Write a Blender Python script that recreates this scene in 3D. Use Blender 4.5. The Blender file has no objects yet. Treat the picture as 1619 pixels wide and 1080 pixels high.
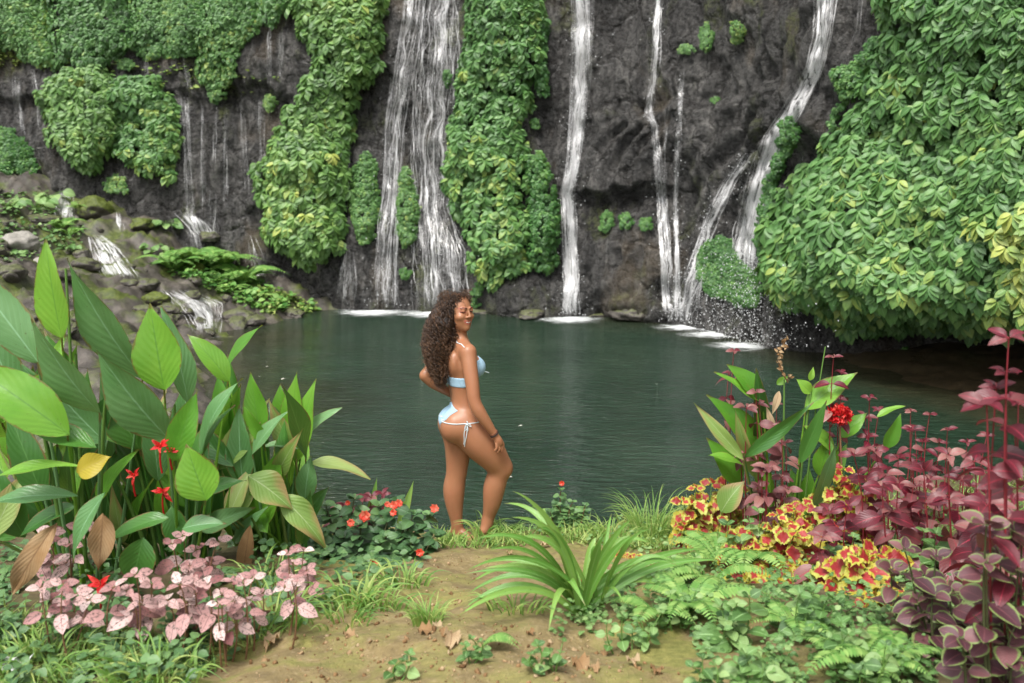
import bpy, math, random
import numpy as np
from mathutils import Vector, Matrix, noise
from mathutils.bvhtree import BVHTree

rng = np.random.default_rng(11)
random.seed(11)
scene = bpy.context.scene
col = scene.collection
R = math.radians

# ---------------------------------------------------------------- camera, sky, sun, exposure
F, HZ, CX, CAMZ = 1574.0, 300.0, 809.5, 2.3      # focal length and eye level in photo pixels, eye height in metres
cam_d = bpy.data.cameras.new("camera")
cam = bpy.data.objects.new("camera", cam_d)
col.objects.link(cam)
scene.camera = cam
cam.location = (0, 0, CAMZ)
cam.rotation_euler = (R(90), 0, 0)
cam_d.sensor_width = 36.0
cam_d.lens = 36.0 * F / 1619.0
cam_d.shift_y = -(540.0 - HZ) / 1619.0
cam_d.clip_start = 0.05
cam_d.clip_end = 400.0
cam_d.dof.use_dof = True
cam_d.dof.focus_distance = 6.6
cam_d.dof.aperture_fstop = 2.6

SUN_EL, SUN_AZ = R(58), R(205)                     # high, soft, from behind the camera's left shoulder
world = bpy.data.worlds.new("World")
scene.world = world
world.use_nodes = True
wn, wl = world.node_tree.nodes, world.node_tree.links
wn.clear()
sky = wn.new("ShaderNodeTexSky")
sky.sky_type = 'NISHITA'
sky.sun_disc = False
sky.sun_elevation = SUN_EL
sky.sun_rotation = SUN_AZ
sky.dust_density = 4.0
hs = wn.new("ShaderNodeHueSaturation")
hs.inputs["Saturation"].default_value = 0.10        # overcast: a nearly white dome
bg = wn.new("ShaderNodeBackground")
bg.inputs["Strength"].default_value = 0.125
wo = wn.new("ShaderNodeOutputWorld")
wl.new(sky.outputs[0], hs.inputs["Color"])
wl.new(hs.outputs[0], bg.inputs["Color"])
wl.new(bg.outputs[0], wo.inputs["Surface"])
sun_d = bpy.data.lights.new("sun", 'SUN')
sun_d.energy = 1.5
sun_d.angle = R(18)
sun_d.color = (1.0, 0.95, 0.87)
sun = bpy.data.objects.new("sun", sun_d)
col.objects.link(sun)
sdir = Vector((math.sin(SUN_AZ) * math.cos(SUN_EL), math.cos(SUN_AZ) * math.cos(SUN_EL), math.sin(SUN_EL)))
sun.rotation_euler = sdir.to_track_quat('Z', 'Y').to_euler()
sun.location = (-6, -12, 20)
scene.view_settings.view_transform = 'Standard'
scene.view_settings.look = 'None'
scene.view_settings.gamma = 1.0
scene.view_settings.exposure = 1.12
scene.render.engine = 'CYCLES'
scene.cycles.max_bounces = 7
scene.cycles.transparent_max_bounces = 24
scene.cycles.use_denoising = True

# ---------------------------------------------------------------- helpers
def nrm(v):
    v = np.asarray(v, float)
    return v / np.maximum(np.linalg.norm(v, axis=-1, keepdims=True), 1e-9)

def pt(px, py, Y):
    return np.array([(px - CX) / F * Y, Y, CAMZ - (py - HZ) / F * Y])

def to_px(P):
    P = np.asarray(P, float)
    return CX + P[..., 0] / P[..., 1] * F, HZ + (CAMZ - P[..., 2]) / P[..., 1] * F

def tag(o, label=None, cat=None, group=None, kind=None):
    if label: o["label"] = label
    if cat: o["category"] = cat
    if group: o["group"] = group
    if kind: o["kind"] = kind
    return o

def empty(name, loc, label, cat, group=None):
    o = bpy.data.objects.new(name, None)
    o.location = tuple(float(c) for c in loc)
    o.empty_display_size = 0.1
    col.objects.link(o)
    return tag(o, label, cat, group)

class Batch:
    """collects quads with uv and a per-vertex tint, links them as one mesh object"""
    def __init__(self):
        self.V, self.Q, self.U, self.T, self.n = [], [], [], [], 0
    def add(self, v, q, uv=None, tint=0.5):
        v = np.asarray(v, float).reshape(-1, 3)
        if uv is None: uv = np.zeros((len(v), 2))
        if np.isscalar(tint): tint = np.full(len(v), float(tint))
        self.V.append(v); self.Q.append(np.asarray(q, int).reshape(-1, 4) + self.n)
        self.U.append(np.asarray(uv, float)); self.T.append(np.asarray(tint, float)); self.n += len(v)
    def inst(self, tpl, M, P, tint):
        """copies of a template (v, q, uv): M (N,3,3) columns x,y,z scaled; P (N,3)"""
        v, q, uv = tpl
        N = len(P)
        if N == 0: return
        W = np.einsum('nij,kj->nki', M, v) + np.asarray(P)[:, None, :]
        Q = q[None] + (np.arange(N) * len(v))[:, None, None]
        self.add(W.reshape(-1, 3), Q.reshape(-1, 4), np.tile(uv, (N, 1)), np.repeat(np.asarray(tint, float), len(v)))
    def build(self, name, mat, parent=None, smooth=True):
        if self.n == 0: return None
        V = np.concatenate(self.V); Q = np.concatenate(self.Q)
        U = np.concatenate(self.U); T = np.concatenate(self.T)
        loc = np.zeros(3)
        if parent is not None:
            w = parent
            while w is not None:
                loc = loc + np.array(w.location); w = w.parent
            V = V - loc
        me = bpy.data.meshes.new(name)
        me.vertices.add(len(V)); me.vertices.foreach_set("co", V.astype(np.float32).ravel())
        me.loops.add(len(Q) * 4); me.loops.foreach_set("vertex_index", Q.astype(np.int32).ravel())
        me.polygons.add(len(Q)); me.polygons.foreach_set("loop_start", (np.arange(len(Q)) * 4).astype(np.int32))
        me.update(calc_edges=True)
        ul = me.uv_layers.new(name="UVMap")
        ul.data.foreach_set("uv", U[Q.ravel()].astype(np.float32).ravel())
        at = me.attributes.new("tint", 'FLOAT', 'POINT')
        at.data.foreach_set("value", T.astype(np.float32))
        me.polygons.foreach_set("use_smooth", np.full(len(Q), smooth))
        me.materials.append(mat)
        me.validate()
        o = bpy.data.objects.new(name, me)
        col.objects.link(o)
        if parent is not None: o.parent = parent
        return o

def grid_quads(n, m):
    """quads of an (n, m) vertex grid, row-major"""
    i, j = np.meshgrid(np.arange(n - 1), np.arange(m - 1), indexing='ij')
    a = (i * m + j).ravel()
    return np.stack([a, a + 1, a + m + 1, a + m], 1)

def prof(a, b):
    tm = a / (a + b)
    mx = tm ** a * (1 - tm) ** b
    return lambda t: np.maximum((np.clip(t, 0, 1) ** a) * (np.clip(1 - t, 0, 1) ** b) / mx, 0.012)

def leaf_tpl(n=4, m=3, w=0.25, pf=prof(0.8, 0.9), fold=0.25, droop=0.35, serr=0.0, cup=0.0, wav=0.0):
    """unit leaf along +y, blade normal +z. w half width / length; fold lifts the margins, droop bends the tip down"""
    t = np.linspace(0, 1, n + 1)
    u = np.linspace(-1, 1, m)
    hw = pf(t) * w
    if serr:
        hw = hw * (1 + serr * np.where(np.arange(n + 1) % 2 == 0, -1, 1))
    tt, uu = np.meshgrid(t, u, indexing='ij')
    x = hw[:, None] * uu
    z = np.abs(x) * fold - droop * tt ** 2 * 0.5 + cup * (tt - tt ** 2)
    if wav: z = z + wav * np.sin(tt * 19 + uu * 2) * np.abs(uu) ** 2 * w
    y = tt - 0.12 * droop * tt ** 2
    v = np.stack([x, y, z], -1).reshape(-1, 3)
    uv = np.stack([uu * 0.5 + 0.5, tt], -1).reshape(-1, 2)
    return v, grid_quads(n + 1, m), uv

def frames(d, up, s=1.0):
    """rotation+scale matrices whose y column is d and whose z column leans to up"""
    y = nrm(d)
    x = np.cross(y, nrm(up))
    x = nrm(np.where(np.linalg.norm(x, axis=-1, keepdims=True) < 1e-4, np.array([1.0, 0, 0]), x))
    z = np.cross(x, y)
    M = np.stack([x, y, z], -1)
    return M * np.asarray(s, float).reshape(-1, 1, 1)

def tube(B, P, r, sides=6, tint=0.5):
    """swept tube along points P with radius r (scalar or per point)"""
    P = np.asarray(P, float); n = len(P)
    r = np.broadcast_to(np.asarray(r, float), (n,))
    T = nrm(np.gradient(P, axis=0))
    a = np.array([0.31, 0.9, 0.3]) if abs(T[0][1]) < 0.8 else np.array([0.95, 0.1, 0.3])
    X = nrm(np.cross(T, a)); Y = np.cross(T, X)
    th = np.arange(sides) / sides * 2 * math.pi
    V = P[:, None] + r[:, None, None] * (np.cos(th)[None, :, None] * X[:, None] + np.sin(th)[None, :, None] * Y[:, None])
    q = []
    i, j = np.meshgrid(np.arange(n - 1), np.arange(sides), indexing='ij')
    jn = (j + 1) % sides
    q = np.stack([i * sides + j, i * sides + jn, (i + 1) * sides + jn, (i + 1) * sides + j], -1).reshape(-1, 4)
    uv = np.stack([np.tile(th / 6.283, n), np.repeat(np.linspace(0, 1, n), sides)], 1)
    B.add(V.reshape(-1, 3), q, uv, tint if np.isscalar(tint) else np.repeat(tint, sides))

def bez(a, b, c, n=8):
    t = np.linspace(0, 1, n)[:, None]
    return (1 - t) ** 2 * np.asarray(a) + 2 * t * (1 - t) * np.asarray(b) + t * t * np.asarray(c)

def in_poly(px, py, poly):
    poly = np.asarray(poly, float)
    c = np.zeros(np.shape(px), bool)
    for (x0, y0), (x1, y1) in zip(poly, np.roll(poly, -1, 0)):
        k = (y0 > py) != (y1 > py)
        c ^= k & (px < (x1 - x0) * (py - y0) / (y1 - y0 + 1e-12) + x0)
    return c

def edge_dist(px, py, poly):
    poly = np.asarray(poly, float)
    d = np.full(np.shape(px), 1e9)
    for a, b in zip(poly, np.roll(poly, -1, 0)):
        ab = b - a
        t = np.clip(((px - a[0]) * ab[0] + (py - a[1]) * ab[1]) / (ab @ ab + 1e-9), 0, 1)
        d = np.minimum(d, np.hypot(px - a[0] - t * ab[0], py - a[1] - t * ab[1]))
    return d

def sstep(a, b, x):
    t = np.clip((np.asarray(x, float) - a) / (b - a), 0, 1)
    return t * t * (3 - 2 * t)

_tab = np.random.default_rng(5).random((256, 256))
def vnoise(x, y):
    """smooth 2-d value noise in -1..1, vectorised"""
    x = np.asarray(x, float); y = np.asarray(y, float)
    xi, yi = np.floor(x).astype(int), np.floor(y).astype(int)
    fx, fy = x - xi, y - yi
    fx = fx * fx * (3 - 2 * fx); fy = fy * fy * (3 - 2 * fy)
    g = lambda i, j: _tab[i & 255, j & 255]
    return (g(xi, yi) * (1 - fx) * (1 - fy) + g(xi + 1, yi) * fx * (1 - fy) + g(xi, yi + 1) * (1 - fx) * fy + g(xi + 1, yi + 1) * fx * fy) * 2 - 1

def fbm(x, y, o=4):
    s, a, f = 0, 1.0, 1.0
    for k in range(o):
        s = s + a * vnoise(np.asarray(x) * f + 17.3 * k, np.asarray(y) * f + 9.1 * k); a *= 0.5; f *= 2.03
    return s

def ridged(x, y, o=4):
    s, a, f = 0, 1.0, 1.0
    for k in range(o):
        s = s + a * (1 - 2 * np.abs(vnoise(np.asarray(x) * f + 31.7 * k, np.asarray(y) * f + 3.3 * k))); a *= 0.52; f *= 2.1
    return s

# ---------------------------------------------------------------- materials
def new_mat(name):
    m = bpy.data.materials.new(name); m.use_nodes = True
    nt = m.node_tree; nt.nodes.clear()
    out = nt.nodes.new("ShaderNodeOutputMaterial")
    return m, nt, out

class NT:
    def __init__(self, nt): self.nt = nt
    def n(self, t, **kw):
        nd = self.nt.nodes.new("ShaderNode" + t)
        for k, v in kw.items():
            if k.startswith("_"): setattr(nd, k[1:], v)
            else:
                key = int(k[1:]) if k[0] == "i" and k[1:].isdigit() else k.replace("__", " ")
                if isinstance(v, bpy.types.NodeSocket): self.nt.links.new(v, nd.inputs[key])
                else: nd.inputs[key].default_value = v
        return nd
    def link(self, a, b): self.nt.links.new(a, b)
    def math(self, op, a, b=0.0, clamp=False):
        return self.n("Math", _operation=op, _use_clamp=clamp, i0=a, i1=b).outputs[0]
    def ramp(self, fac, stops, interp='LINEAR'):
        nd = self.nt.nodes.new("ShaderNodeValToRGB"); nd.color_ramp.interpolation = interp
        e = nd.color_ramp.elements
        while len(e) < len(stops): e.new(0.5)
        for k, (p, c) in enumerate(stops):
            e[k].position = p; e[k].color = (*c, 1) if len(c) == 3 else c
        self.nt.links.new(fac, nd.inputs[0])
        return nd.outputs[0]
    def mix(self, f, a, b, mode='MIX'):
        nd = self.nt.nodes.new("ShaderNodeMix"); nd.data_type = 'RGBA'; nd.blend_type = mode
        for k, v in ((0, f), (6, a), (7, b)):
            if isinstance(v, bpy.types.NodeSocket): self.nt.links.new(v, nd.inputs[k])
            elif k == 0: nd.inputs[0].default_value = v
            else: nd.inputs[k].default_value = (*v, 1) if len(v) == 3 else v
        return nd.outputs[2]
    def noise(self, vec, scale, detail=3, rough=0.55, dist=0.0):
        return self.n("TexNoise", Vector=vec, Scale=scale, Detail=detail, Roughness=rough, Distortion=dist).outputs[0]
    def mapping(self, vec, scale=(1, 1, 1), rot=(0, 0, 0), loc=(0, 0, 0)):
        return self.n("Mapping", Vector=vec, Scale=scale, Rotation=rot, Location=loc).outputs[0]
    def smooth(self, x, a, b):
        nd = self.n("MapRange", _interpolation_type='SMOOTHSTEP')
        nd.inputs[1].default_value = a; nd.inputs[2].default_value = b
        self.link(x, nd.inputs[0])
        return nd.outputs[0]

def leaf_mat(name, stops, rough=0.42, trans=0.25, pattern=None, spec=0.5, rib=(0.0, (1, 1, 1)), veins=0.0, blotch=0.25, tcol=None, spots=0.0):
    """stops colour the leaf by its own tint (0..1); rib paints a midrib; pattern(N, uv_u, uv_v, col, obj) repaints"""
    m, nt, out = new_mat(name)
    N = NT(nt)
    tint = N.n("Attribute", _attribute_name="tint").outputs["Fac"]
    geo = N.n("NewGeometry")
    isl = geo.outputs["Random Per Island"]
    tc = N.n("TexCoord")
    uv = N.n("SeparateXYZ", i0=tc.outputs["UV"])
    u = N.math('ABSOLUTE', N.math('MULTIPLY_ADD', uv.outputs[0], 2.0)) if False else N.math('ABSOLUTE', N.math('SUBTRACT', N.math('MULTIPLY', uv.outputs[0], 2.0), 1.0))
    v = uv.outputs[1]
    nz = N.noise(tc.outputs["Object"], 9.0, 4)
    f = N.math('ADD', N.math('ADD', tint, N.math('MULTIPLY', N.math('SUBTRACT', isl, 0.5), 0.45)), N.math('MULTIPLY', N.math('SUBTRACT', nz, 0.5), blotch), clamp=True)
    c = N.ramp(f, stops)
    if pattern: c = pattern(N, u, v, c, tc, isl)
    if spots:                                             # brown margins, insect marks and a little dirt
        e = N.math('ADD', N.math('MULTIPLY', N.smooth(u, 0.80, 1.0), 0.34), N.math('MULTIPLY', N.smooth(v, 0.86, 1.0), 0.40))
        k = N.smooth(N.math('ADD', e, N.noise(tc.outputs["Object"], 13.0, 5, 0.65)), 0.74, 0.84)
        c = N.mix(N.math('MULTIPLY', k, spots), c, (0.17, 0.10, 0.035))
        k2 = N.smooth(N.noise(tc.outputs["Object"], 75.0, 2, 0.5), 0.70, 0.74)
        c = N.mix(N.math('MULTIPLY', k2, spots * 0.7), c, (0.07, 0.05, 0.02))
    if veins:
        wv = N.math('SINE', N.math('MULTIPLY', N.math('ADD', v, N.math('MULTIPLY', u, -0.35)), 75.0))
        c = N.mix(N.math('MULTIPLY', N.smooth(wv, 0.55, 1.0), veins), c, rib[1])
    if rib[0]:
        c = N.mix(N.math('MULTIPLY', N.math('SUBTRACT', 1.0, N.smooth(u, rib[0] * 0.4, rib[0])), 0.75), c, rib[1])
    bn = N.noise(tc.outputs["Object"], 60.0, 2)
    bv = N.math('SINE', N.math('MULTIPLY', N.math('ADD', v, N.math('MULTIPLY', u, -0.35)), 60.0))
    bump = N.n("Bump", Strength=0.22, Distance=0.004, Height=N.math('ADD', bn, N.math('MULTIPLY', bv, 0.5))).outputs[0]
    p = N.n("BsdfPrincipled", Base__Color=c, Roughness=rough, Normal=bump)
    p.inputs["Specular IOR Level"].default_value = spec
    if trans:
        tr = N.n("BsdfTranslucent", Color=N.mix(0.5, c, tcol or (0.30, 0.45, 0.05)))
        mx = N.n("MixShader", i0=trans, i1=p.outputs[0], i2=tr.outputs[0])
        N.link(mx.outputs[0], out.inputs[0])
    else:
        N.link(p.outputs[0], out.inputs[0])
    return m

def plain(name, colr, rough=0.6, spec=0.4, var=0.25, scale=30.0, sub=0.0, bump=0.1, metal=0.0):
    m, nt, out = new_mat(name)
    N = NT(nt)
    tc = N.n("TexCoord")
    nz = N.noise(tc.outputs["Object"], scale, 4)
    c = N.mix(nz, tuple(k * (1 - var) for k in colr), tuple(min(1, k * (1 + var)) for k in colr))
    b = N.n("Bump", Strength=bump, Distance=0.01, Height=nz).outputs[0]
    p = N.n("BsdfPrincipled", Base__Color=c, Roughness=rough, Normal=b, Metallic=metal)
    p.inputs["Specular IOR Level"].default_value = spec
    if sub:
        p.inputs["Subsurface Weight"].default_value = sub
        p.inputs["Subsurface Radius"].default_value = (0.02, 0.008, 0.004)
        p.inputs["Subsurface Scale"].default_value = 0.6
    N.link(p.outputs[0], out.inputs[0])
    return m

MAT = {}
MAT["vine"] = leaf_mat("vine_leaf", [(0.0, (0.020, 0.070, 0.015)), (0.35, (0.060, 0.165, 0.040)), (0.7, (0.130, 0.275, 0.072)), (1.0, (0.33, 0.42, 0.09))], rough=0.44, trans=0.18, rib=(0.10, (0.22, 0.38, 0.14)), veins=0.25)
MAT["vine_pale"] = leaf_mat("vine_leaf_pale", [(0.0, (0.027, 0.085, 0.016)), (0.35, (0.085, 0.195, 0.043)), (0.7, (0.175, 0.315, 0.075)), (1.0, (0.44, 0.49, 0.11))], rough=0.44, trans=0.2, rib=(0.10, (0.30, 0.46, 0.18)), veins=0.25)
MAT["vine_small"] = leaf_mat("vine_leaf_small", [(0.0, (0.018, 0.065, 0.014)), (0.5, (0.055, 0.165, 0.036)), (1.0, (0.15, 0.30, 0.065))], rough=0.45, trans=0.15)
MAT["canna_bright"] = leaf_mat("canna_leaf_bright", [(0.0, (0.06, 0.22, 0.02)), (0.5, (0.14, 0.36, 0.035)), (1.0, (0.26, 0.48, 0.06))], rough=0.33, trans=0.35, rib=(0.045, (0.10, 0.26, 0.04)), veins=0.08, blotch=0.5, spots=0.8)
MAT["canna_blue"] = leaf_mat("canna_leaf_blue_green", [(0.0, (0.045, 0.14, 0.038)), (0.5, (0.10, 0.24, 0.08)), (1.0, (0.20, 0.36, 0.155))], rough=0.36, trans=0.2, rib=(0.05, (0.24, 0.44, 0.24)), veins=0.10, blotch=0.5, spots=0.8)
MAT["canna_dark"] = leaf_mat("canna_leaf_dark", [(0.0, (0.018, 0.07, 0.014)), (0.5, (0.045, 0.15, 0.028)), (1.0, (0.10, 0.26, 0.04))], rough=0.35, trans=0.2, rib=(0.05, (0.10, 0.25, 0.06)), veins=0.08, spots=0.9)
def _yel(N, u, v, c, tc, isl):
    k = N.smooth(N.math('ADD', N.math('ADD', N.math('MULTIPLY', u, 0.5), N.math('MULTIPLY', v, 0.5)), N.math('SUBTRACT', N.noise(tc.outputs["Object"], 6.0, 4), 0.5)), 0.45, 0.9)
    return N.mix(k, c, (0.32, 0.22, 0.09))
MAT["canna_tatty"] = leaf_mat("canna_leaf_tattered", [(0.0, (0.10, 0.20, 0.03)), (0.5, (0.20, 0.32, 0.07)), (1.0, (0.36, 0.42, 0.14))], rough=0.5, trans=0.25, rib=(0.05, (0.35, 0.45, 0.2)), veins=0.2, pattern=_yel)
MAT["canna_yellow"] = leaf_mat("canna_leaf_yellow", [(0.0, (0.25, 0.22, 0.02)), (0.5, (0.40, 0.32, 0.02)), (1.0, (0.45, 0.34, 0.08))], rough=0.5, trans=0.3, veins=0.2, rib=(0.05, (0.4, 0.3, 0.05)))
MAT["dry"] = leaf_mat("dry_leaf", [(0.0, (0.13, 0.07, 0.03)), (0.5, (0.30, 0.18, 0.085)), (1.0, (0.48, 0.36, 0.22))], rough=0.75, trans=0.15, veins=0.35, rib=(0.08, (0.18, 0.10, 0.05)), spec=0.2, blotch=0.8, tcol=(0.4, 0.22, 0.08))
MAT["strap"] = leaf_mat("strap_leaf", [(0.0, (0.05, 0.17, 0.025)), (0.5, (0.13, 0.30, 0.05)), (1.0, (0.27, 0.44, 0.10))], rough=0.35, trans=0.22, rib=(0.16, (0.22, 0.40, 0.12)), spots=0.7)
MAT["grass"] = leaf_mat("grass_blade", [(0.0, (0.05, 0.15, 0.02)), (0.5, (0.15, 0.29, 0.05)), (1.0, (0.38, 0.45, 0.13))], rough=0.5, trans=0.25)
MAT["fern"] = leaf_mat("fern_leaf", [(0.0, (0.05, 0.17, 0.03)), (0.5, (0.15, 0.33, 0.07)), (1.0, (0.34, 0.50, 0.14))], rough=0.5, trans=0.25)
MAT["herb"] = leaf_mat("herb_leaf", [(0.0, (0.028, 0.085, 0.017)), (0.5, (0.10, 0.215, 0.052)), (1.0, (0.28, 0.40, 0.15))], rough=0.48, trans=0.22, rib=(0.1, (0.3, 0.5, 0.2)), veins=0.25)
MAT["herb_dark"] = leaf_mat("balsam_leaf", [(0.0, (0.018, 0.055, 0.017)), (0.5, (0.048, 0.12, 0.036)), (1.0, (0.13, 0.24, 0.08))], rough=0.42, trans=0.12, rib=(0.08, (0.11, 0.22, 0.1)), veins=0.3)
def _polka(N, u, v, c, tc, isl):
    vn = N.math('SINE', N.math('MULTIPLY', N.math('ADD', v, N.math('MULTIPLY', u, -0.3)), 34.0))
    a = N.smooth(vn, 0.62, 0.95)
    b = N.smooth(N.noise(tc.outputs["Object"], 90.0, 3), 0.52, 0.62)
    k = N.math('MAXIMUM', N.math('MULTIPLY', a, b), N.math('MULTIPLY', N.smooth(N.noise(tc.outputs["Object"], 75.0, 3, 0.6), 0.55, 0.64), 0.85))
    k = N.math('MAXIMUM', k, N.math('MULTIPLY', N.smooth(u, 0.86, 1.0), 0.7))
    return N.mix(k, c, (0.055, 0.05, 0.035))
MAT["polka"] = leaf_mat("pink_speckled_leaf", [(0.0, (0.24, 0.09, 0.09)), (0.35, (0.42, 0.22, 0.21)), (0.7, (0.56, 0.37, 0.35)), (1.0, (0.66, 0.50, 0.47))], rough=0.55, trans=0.12, pattern=_polka, rib=(0.07, (0.10, 0.05, 0.05)), tcol=(0.5, 0.2, 0.15))
def _coleus(N, u, v, c, tc, isl):
    r = N.math('ADD', N.math('MULTIPLY', u, 0.62), N.math('MULTIPLY', N.math('ABSOLUTE', N.math('SUBTRACT', v, 0.42)), 1.15))
    r = N.math('ADD', r, N.math('MULTIPLY', N.math('SUBTRACT', N.noise(tc.outputs["Object"], 55.0, 3), 0.5), 0.5))
    r = N.math('ADD', r, N.math('MULTIPLY', N.math('SUBTRACT', isl, 0.5), 0.25))
    red = N.mix(isl, (0.26, 0.010, 0.018), (0.44, 0.05, 0.045))
    return N.mix(N.math('SUBTRACT', 1.0, N.smooth(r, 0.44, 0.55)), c, red)
MAT["coleus"] = leaf_mat("coleus_red_yellow_leaf", [(0.0, (0.26, 0.22, 0.02)), (0.5, (0.42, 0.37, 0.035)), (1.0, (0.46, 0.48, 0.10))], rough=0.5, trans=0.2, pattern=_coleus, tcol=(0.6, 0.45, 0.03))
def _pcol(N, u, v, c, tc, isl):
    e = N.math('MAXIMUM', N.smooth(N.math('ADD', u, N.math('MULTIPLY', N.math('SUBTRACT', N.noise(tc.outputs["Object"], 70.0, 2), 0.5), 0.25)), 0.70, 0.86), N.smooth(v, 0.93, 0.98))
    return N.mix(e, c, (0.18, 0.25, 0.075))
MAT["coleus_purple"] = leaf_mat("coleus_purple_green_leaf", [(0.0, (0.055, 0.018, 0.026)), (0.5, (0.115, 0.042, 0.052)), (1.0, (0.21, 0.095, 0.095))], rough=0.5, trans=0.12, pattern=_pcol, rib=(0.05, (0.22, 0.08, 0.09)), tcol=(0.3, 0.1, 0.08))
MAT["iresine"] = leaf_mat("red_leaf", [(0.0, (0.030, 0.005, 0.009)), (0.30, (0.095, 0.008, 0.018)), (0.55, (0.115, 0.026, 0.034)), (0.8, (0.17, 0.066, 0.066)), (1.0, (0.28, 0.145, 0.125))], rough=0.38, trans=0.2, veins=0.3, rib=(0.08, (0.38, 0.03, 0.06)), tcol=(0.5, 0.03, 0.05))
MAT["stem_green"] = plain("stem_green", (0.10, 0.20, 0.04), 0.5)
MAT["stem_dark"] = plain("stem_dark", (0.06, 0.07, 0.025), 0.6)
MAT["stem_red"] = plain("stem_red", (0.20, 0.020, 0.030), 0.45)
MAT["stem_brown"] = plain("stem_brown", (0.19, 0.10, 0.05), 0.75)
MAT["red"] = leaf_mat("red_petal", [(0.0, (0.40, 0.008, 0.012)), (0.5, (0.68, 0.018, 0.022)), (1.0, (0.78, 0.10, 0.07))], rough=0.45, trans=0.25, tcol=(0.8, 0.03, 0.03))
MAT["orange"] = leaf_mat("orange_red_petal", [(0.0, (0.60, 0.03, 0.02)), (0.5, (0.80, 0.075, 0.035)), (1.0, (0.85, 0.22, 0.14))], rough=0.5, trans=0.2, tcol=(0.9, 0.1, 0.03))
MAT["petal"] = plain("pale_petal", (0.7, 0.68, 0.6), 0.5)
MAT["paper"] = plain("white_paper", (0.8, 0.8, 0.8), 0.7)
# ---------------------------------------------------------------- terrain (one sheet: near bank, pool bed, left rock slope)
WATER_Z = -0.6
def crest_y(x):
    return np.interp(x, [-9, -4, -2, -0.3, 0.6, 1.35, 2.95, 4.2, 6, 9], [8.6, 7.4, 7.0, 6.85, 7.0, 7.25, 7.9, 8.4, 9.6, 12])
def shore_l(y):
    return np.interp(y, [5, 7.5, 9.1, 11.4, 15.2, 17.6, 20.3, 22.8, 24.4, 27], [-0.5, -1.4, -2.9, -4.0, -5.0, -5.6, -6.1, -5.3, -4.4, -3.2])
def shore_r(y):
    return np.interp(y, [6, 8.4, 9.2, 10, 12, 15.2, 17, 24], [4.2, 4.6, 5.8, 6.7, 6.9, 5.9, 5.5, 9.5])

def ground_z(x, y):
    x = np.asarray(x, float); y = np.asarray(y, float)
    # near bank
    near = np.where(y < 7.0, 0.17 * (6.5 - y), -0.085)
    near = np.minimum(near, 0.62 + 0.02 * (6.5 - y))
    near = near + 0.035 * fbm(x * 0.9 + 4, y * 0.9, 4) + 0.022 * fbm(x * 3.4, y * 3.4, 4) + 0.004 * fbm(x * 14, y * 14, 2)
    near = near + 0.05 * np.exp(-(((x + 1.5) / 0.9) ** 2 + ((y - 5.3) / 0.8) ** 2))
    near = near - 0.10 * np.exp(-(((x + 0.37) / 0.15) ** 2 + ((y - 4.66) / 0.13) ** 2) ** 1.5)
    near = near + 0.03 * sstep(-0.03, 0.03, 0.16 * vnoise(x * 2.2, y * 1.3 + 8) + (y - 4.15))   # worn step in the path
    d = y - crest_y(x) - 0.06 * fbm(x * 2.5, y * 0.5, 3)
    bed = -1.5 + 0.1 * fbm(x, y, 2)
    z = near + (bed - near) * sstep(0.0, 0.95, d)
    z = np.where(d <= 0, near, z)
    # left rocky slope, stepped
    sl = shore_l(y) - x + 0.45 * fbm(x * 0.55, y * 0.55, 3)
    h = 0.40 * sl
    st = 0.34
    hs_ = (np.floor(h / st) + sstep(0.55, 1.0, h / st - np.floor(h / st))) * st
    slope = WATER_Z + np.where(sl > 0, 0.35 * h + 0.65 * hs_, sl * 0.55) + np.where(sl > -0.5, 0.13 * ridged(x * 1.3, y * 1.3, 5) + 0.05 * ridged(x * 4.3, y * 4.3, 3), 0)
    slope = np.minimum(slope, 3.0)
    far = sstep(6.6, 9.5, y)
    z = np.maximum(z, slope * far + (-3) * (1 - far))
    # right shoal under the overhang
    sr = x - shore_r(y) + 0.15 * fbm(x * 1.2, y * 1.2, 3)
    sh = WATER_Z - 0.02 + np.where(sr > 0, 0.16 * sr, sr * 0.28) + np.where(sr > -0.4, 0.035 * fbm(x * 3, y * 3, 4), 0)
    z = np.where(y > 7.6, np.maximum(z, np.minimum(sh, 0.6)), z)
    return np.maximum(z, -2.5)

def axis_pts(segs):
    out = []
    for a, b, s in segs:
        out.append(np.arange(a, b, s))
    out.append(np.array([segs[-1][1]]))
    return np.concatenate(out)
gx = axis_pts([(-60, -15, 3.0), (-15, -4.5, 0.07), (-4.5, -3.0, 0.05), (-3.0, 3.6, 0.025), (3.6, 8, 0.06), (8, 60, 3.0)])
gy = axis_pts([(-60, -2, 4.0), (-2, 2.6, 0.25), (2.6, 8.4, 0.025), (8.4, 26, 0.09), (26, 60, 4.0)])
GX, GY = np.meshgrid(gx, gy)
GZ = ground_z(GX, GY)
gv = np.stack([GX, GY, GZ], -1).reshape(-1, 3)
gq = grid_quads(len(gy), len(gx))
gb = Batch(); gb.add(gv, gq, np.zeros((len(gv), 2)), 0.5)

def ground_hit(px, py, y0=2.4, y1=27.0):
    """where photo-pixel rays meet the terrain"""
    px = np.atleast_1d(np.asarray(px, float)); py = np.atleast_1d(np.asarray(py, float))
    Y = np.concatenate([np.arange(y0, 9, 0.02), np.arange(9, y1, 0.08)])
    X = (px[:, None] - CX) / F * Y; Z = CAMZ - (py[:, None] - HZ) / F * Y
    below = Z < ground_z(X, np.broadcast_to(Y, X.shape))
    k = np.argmax(below, axis=1)
    Yh = Y[k]
    Xh = (px - CX) / F * Yh
    return np.stack([Xh, Yh, ground_z(Xh, Yh)], -1)

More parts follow.
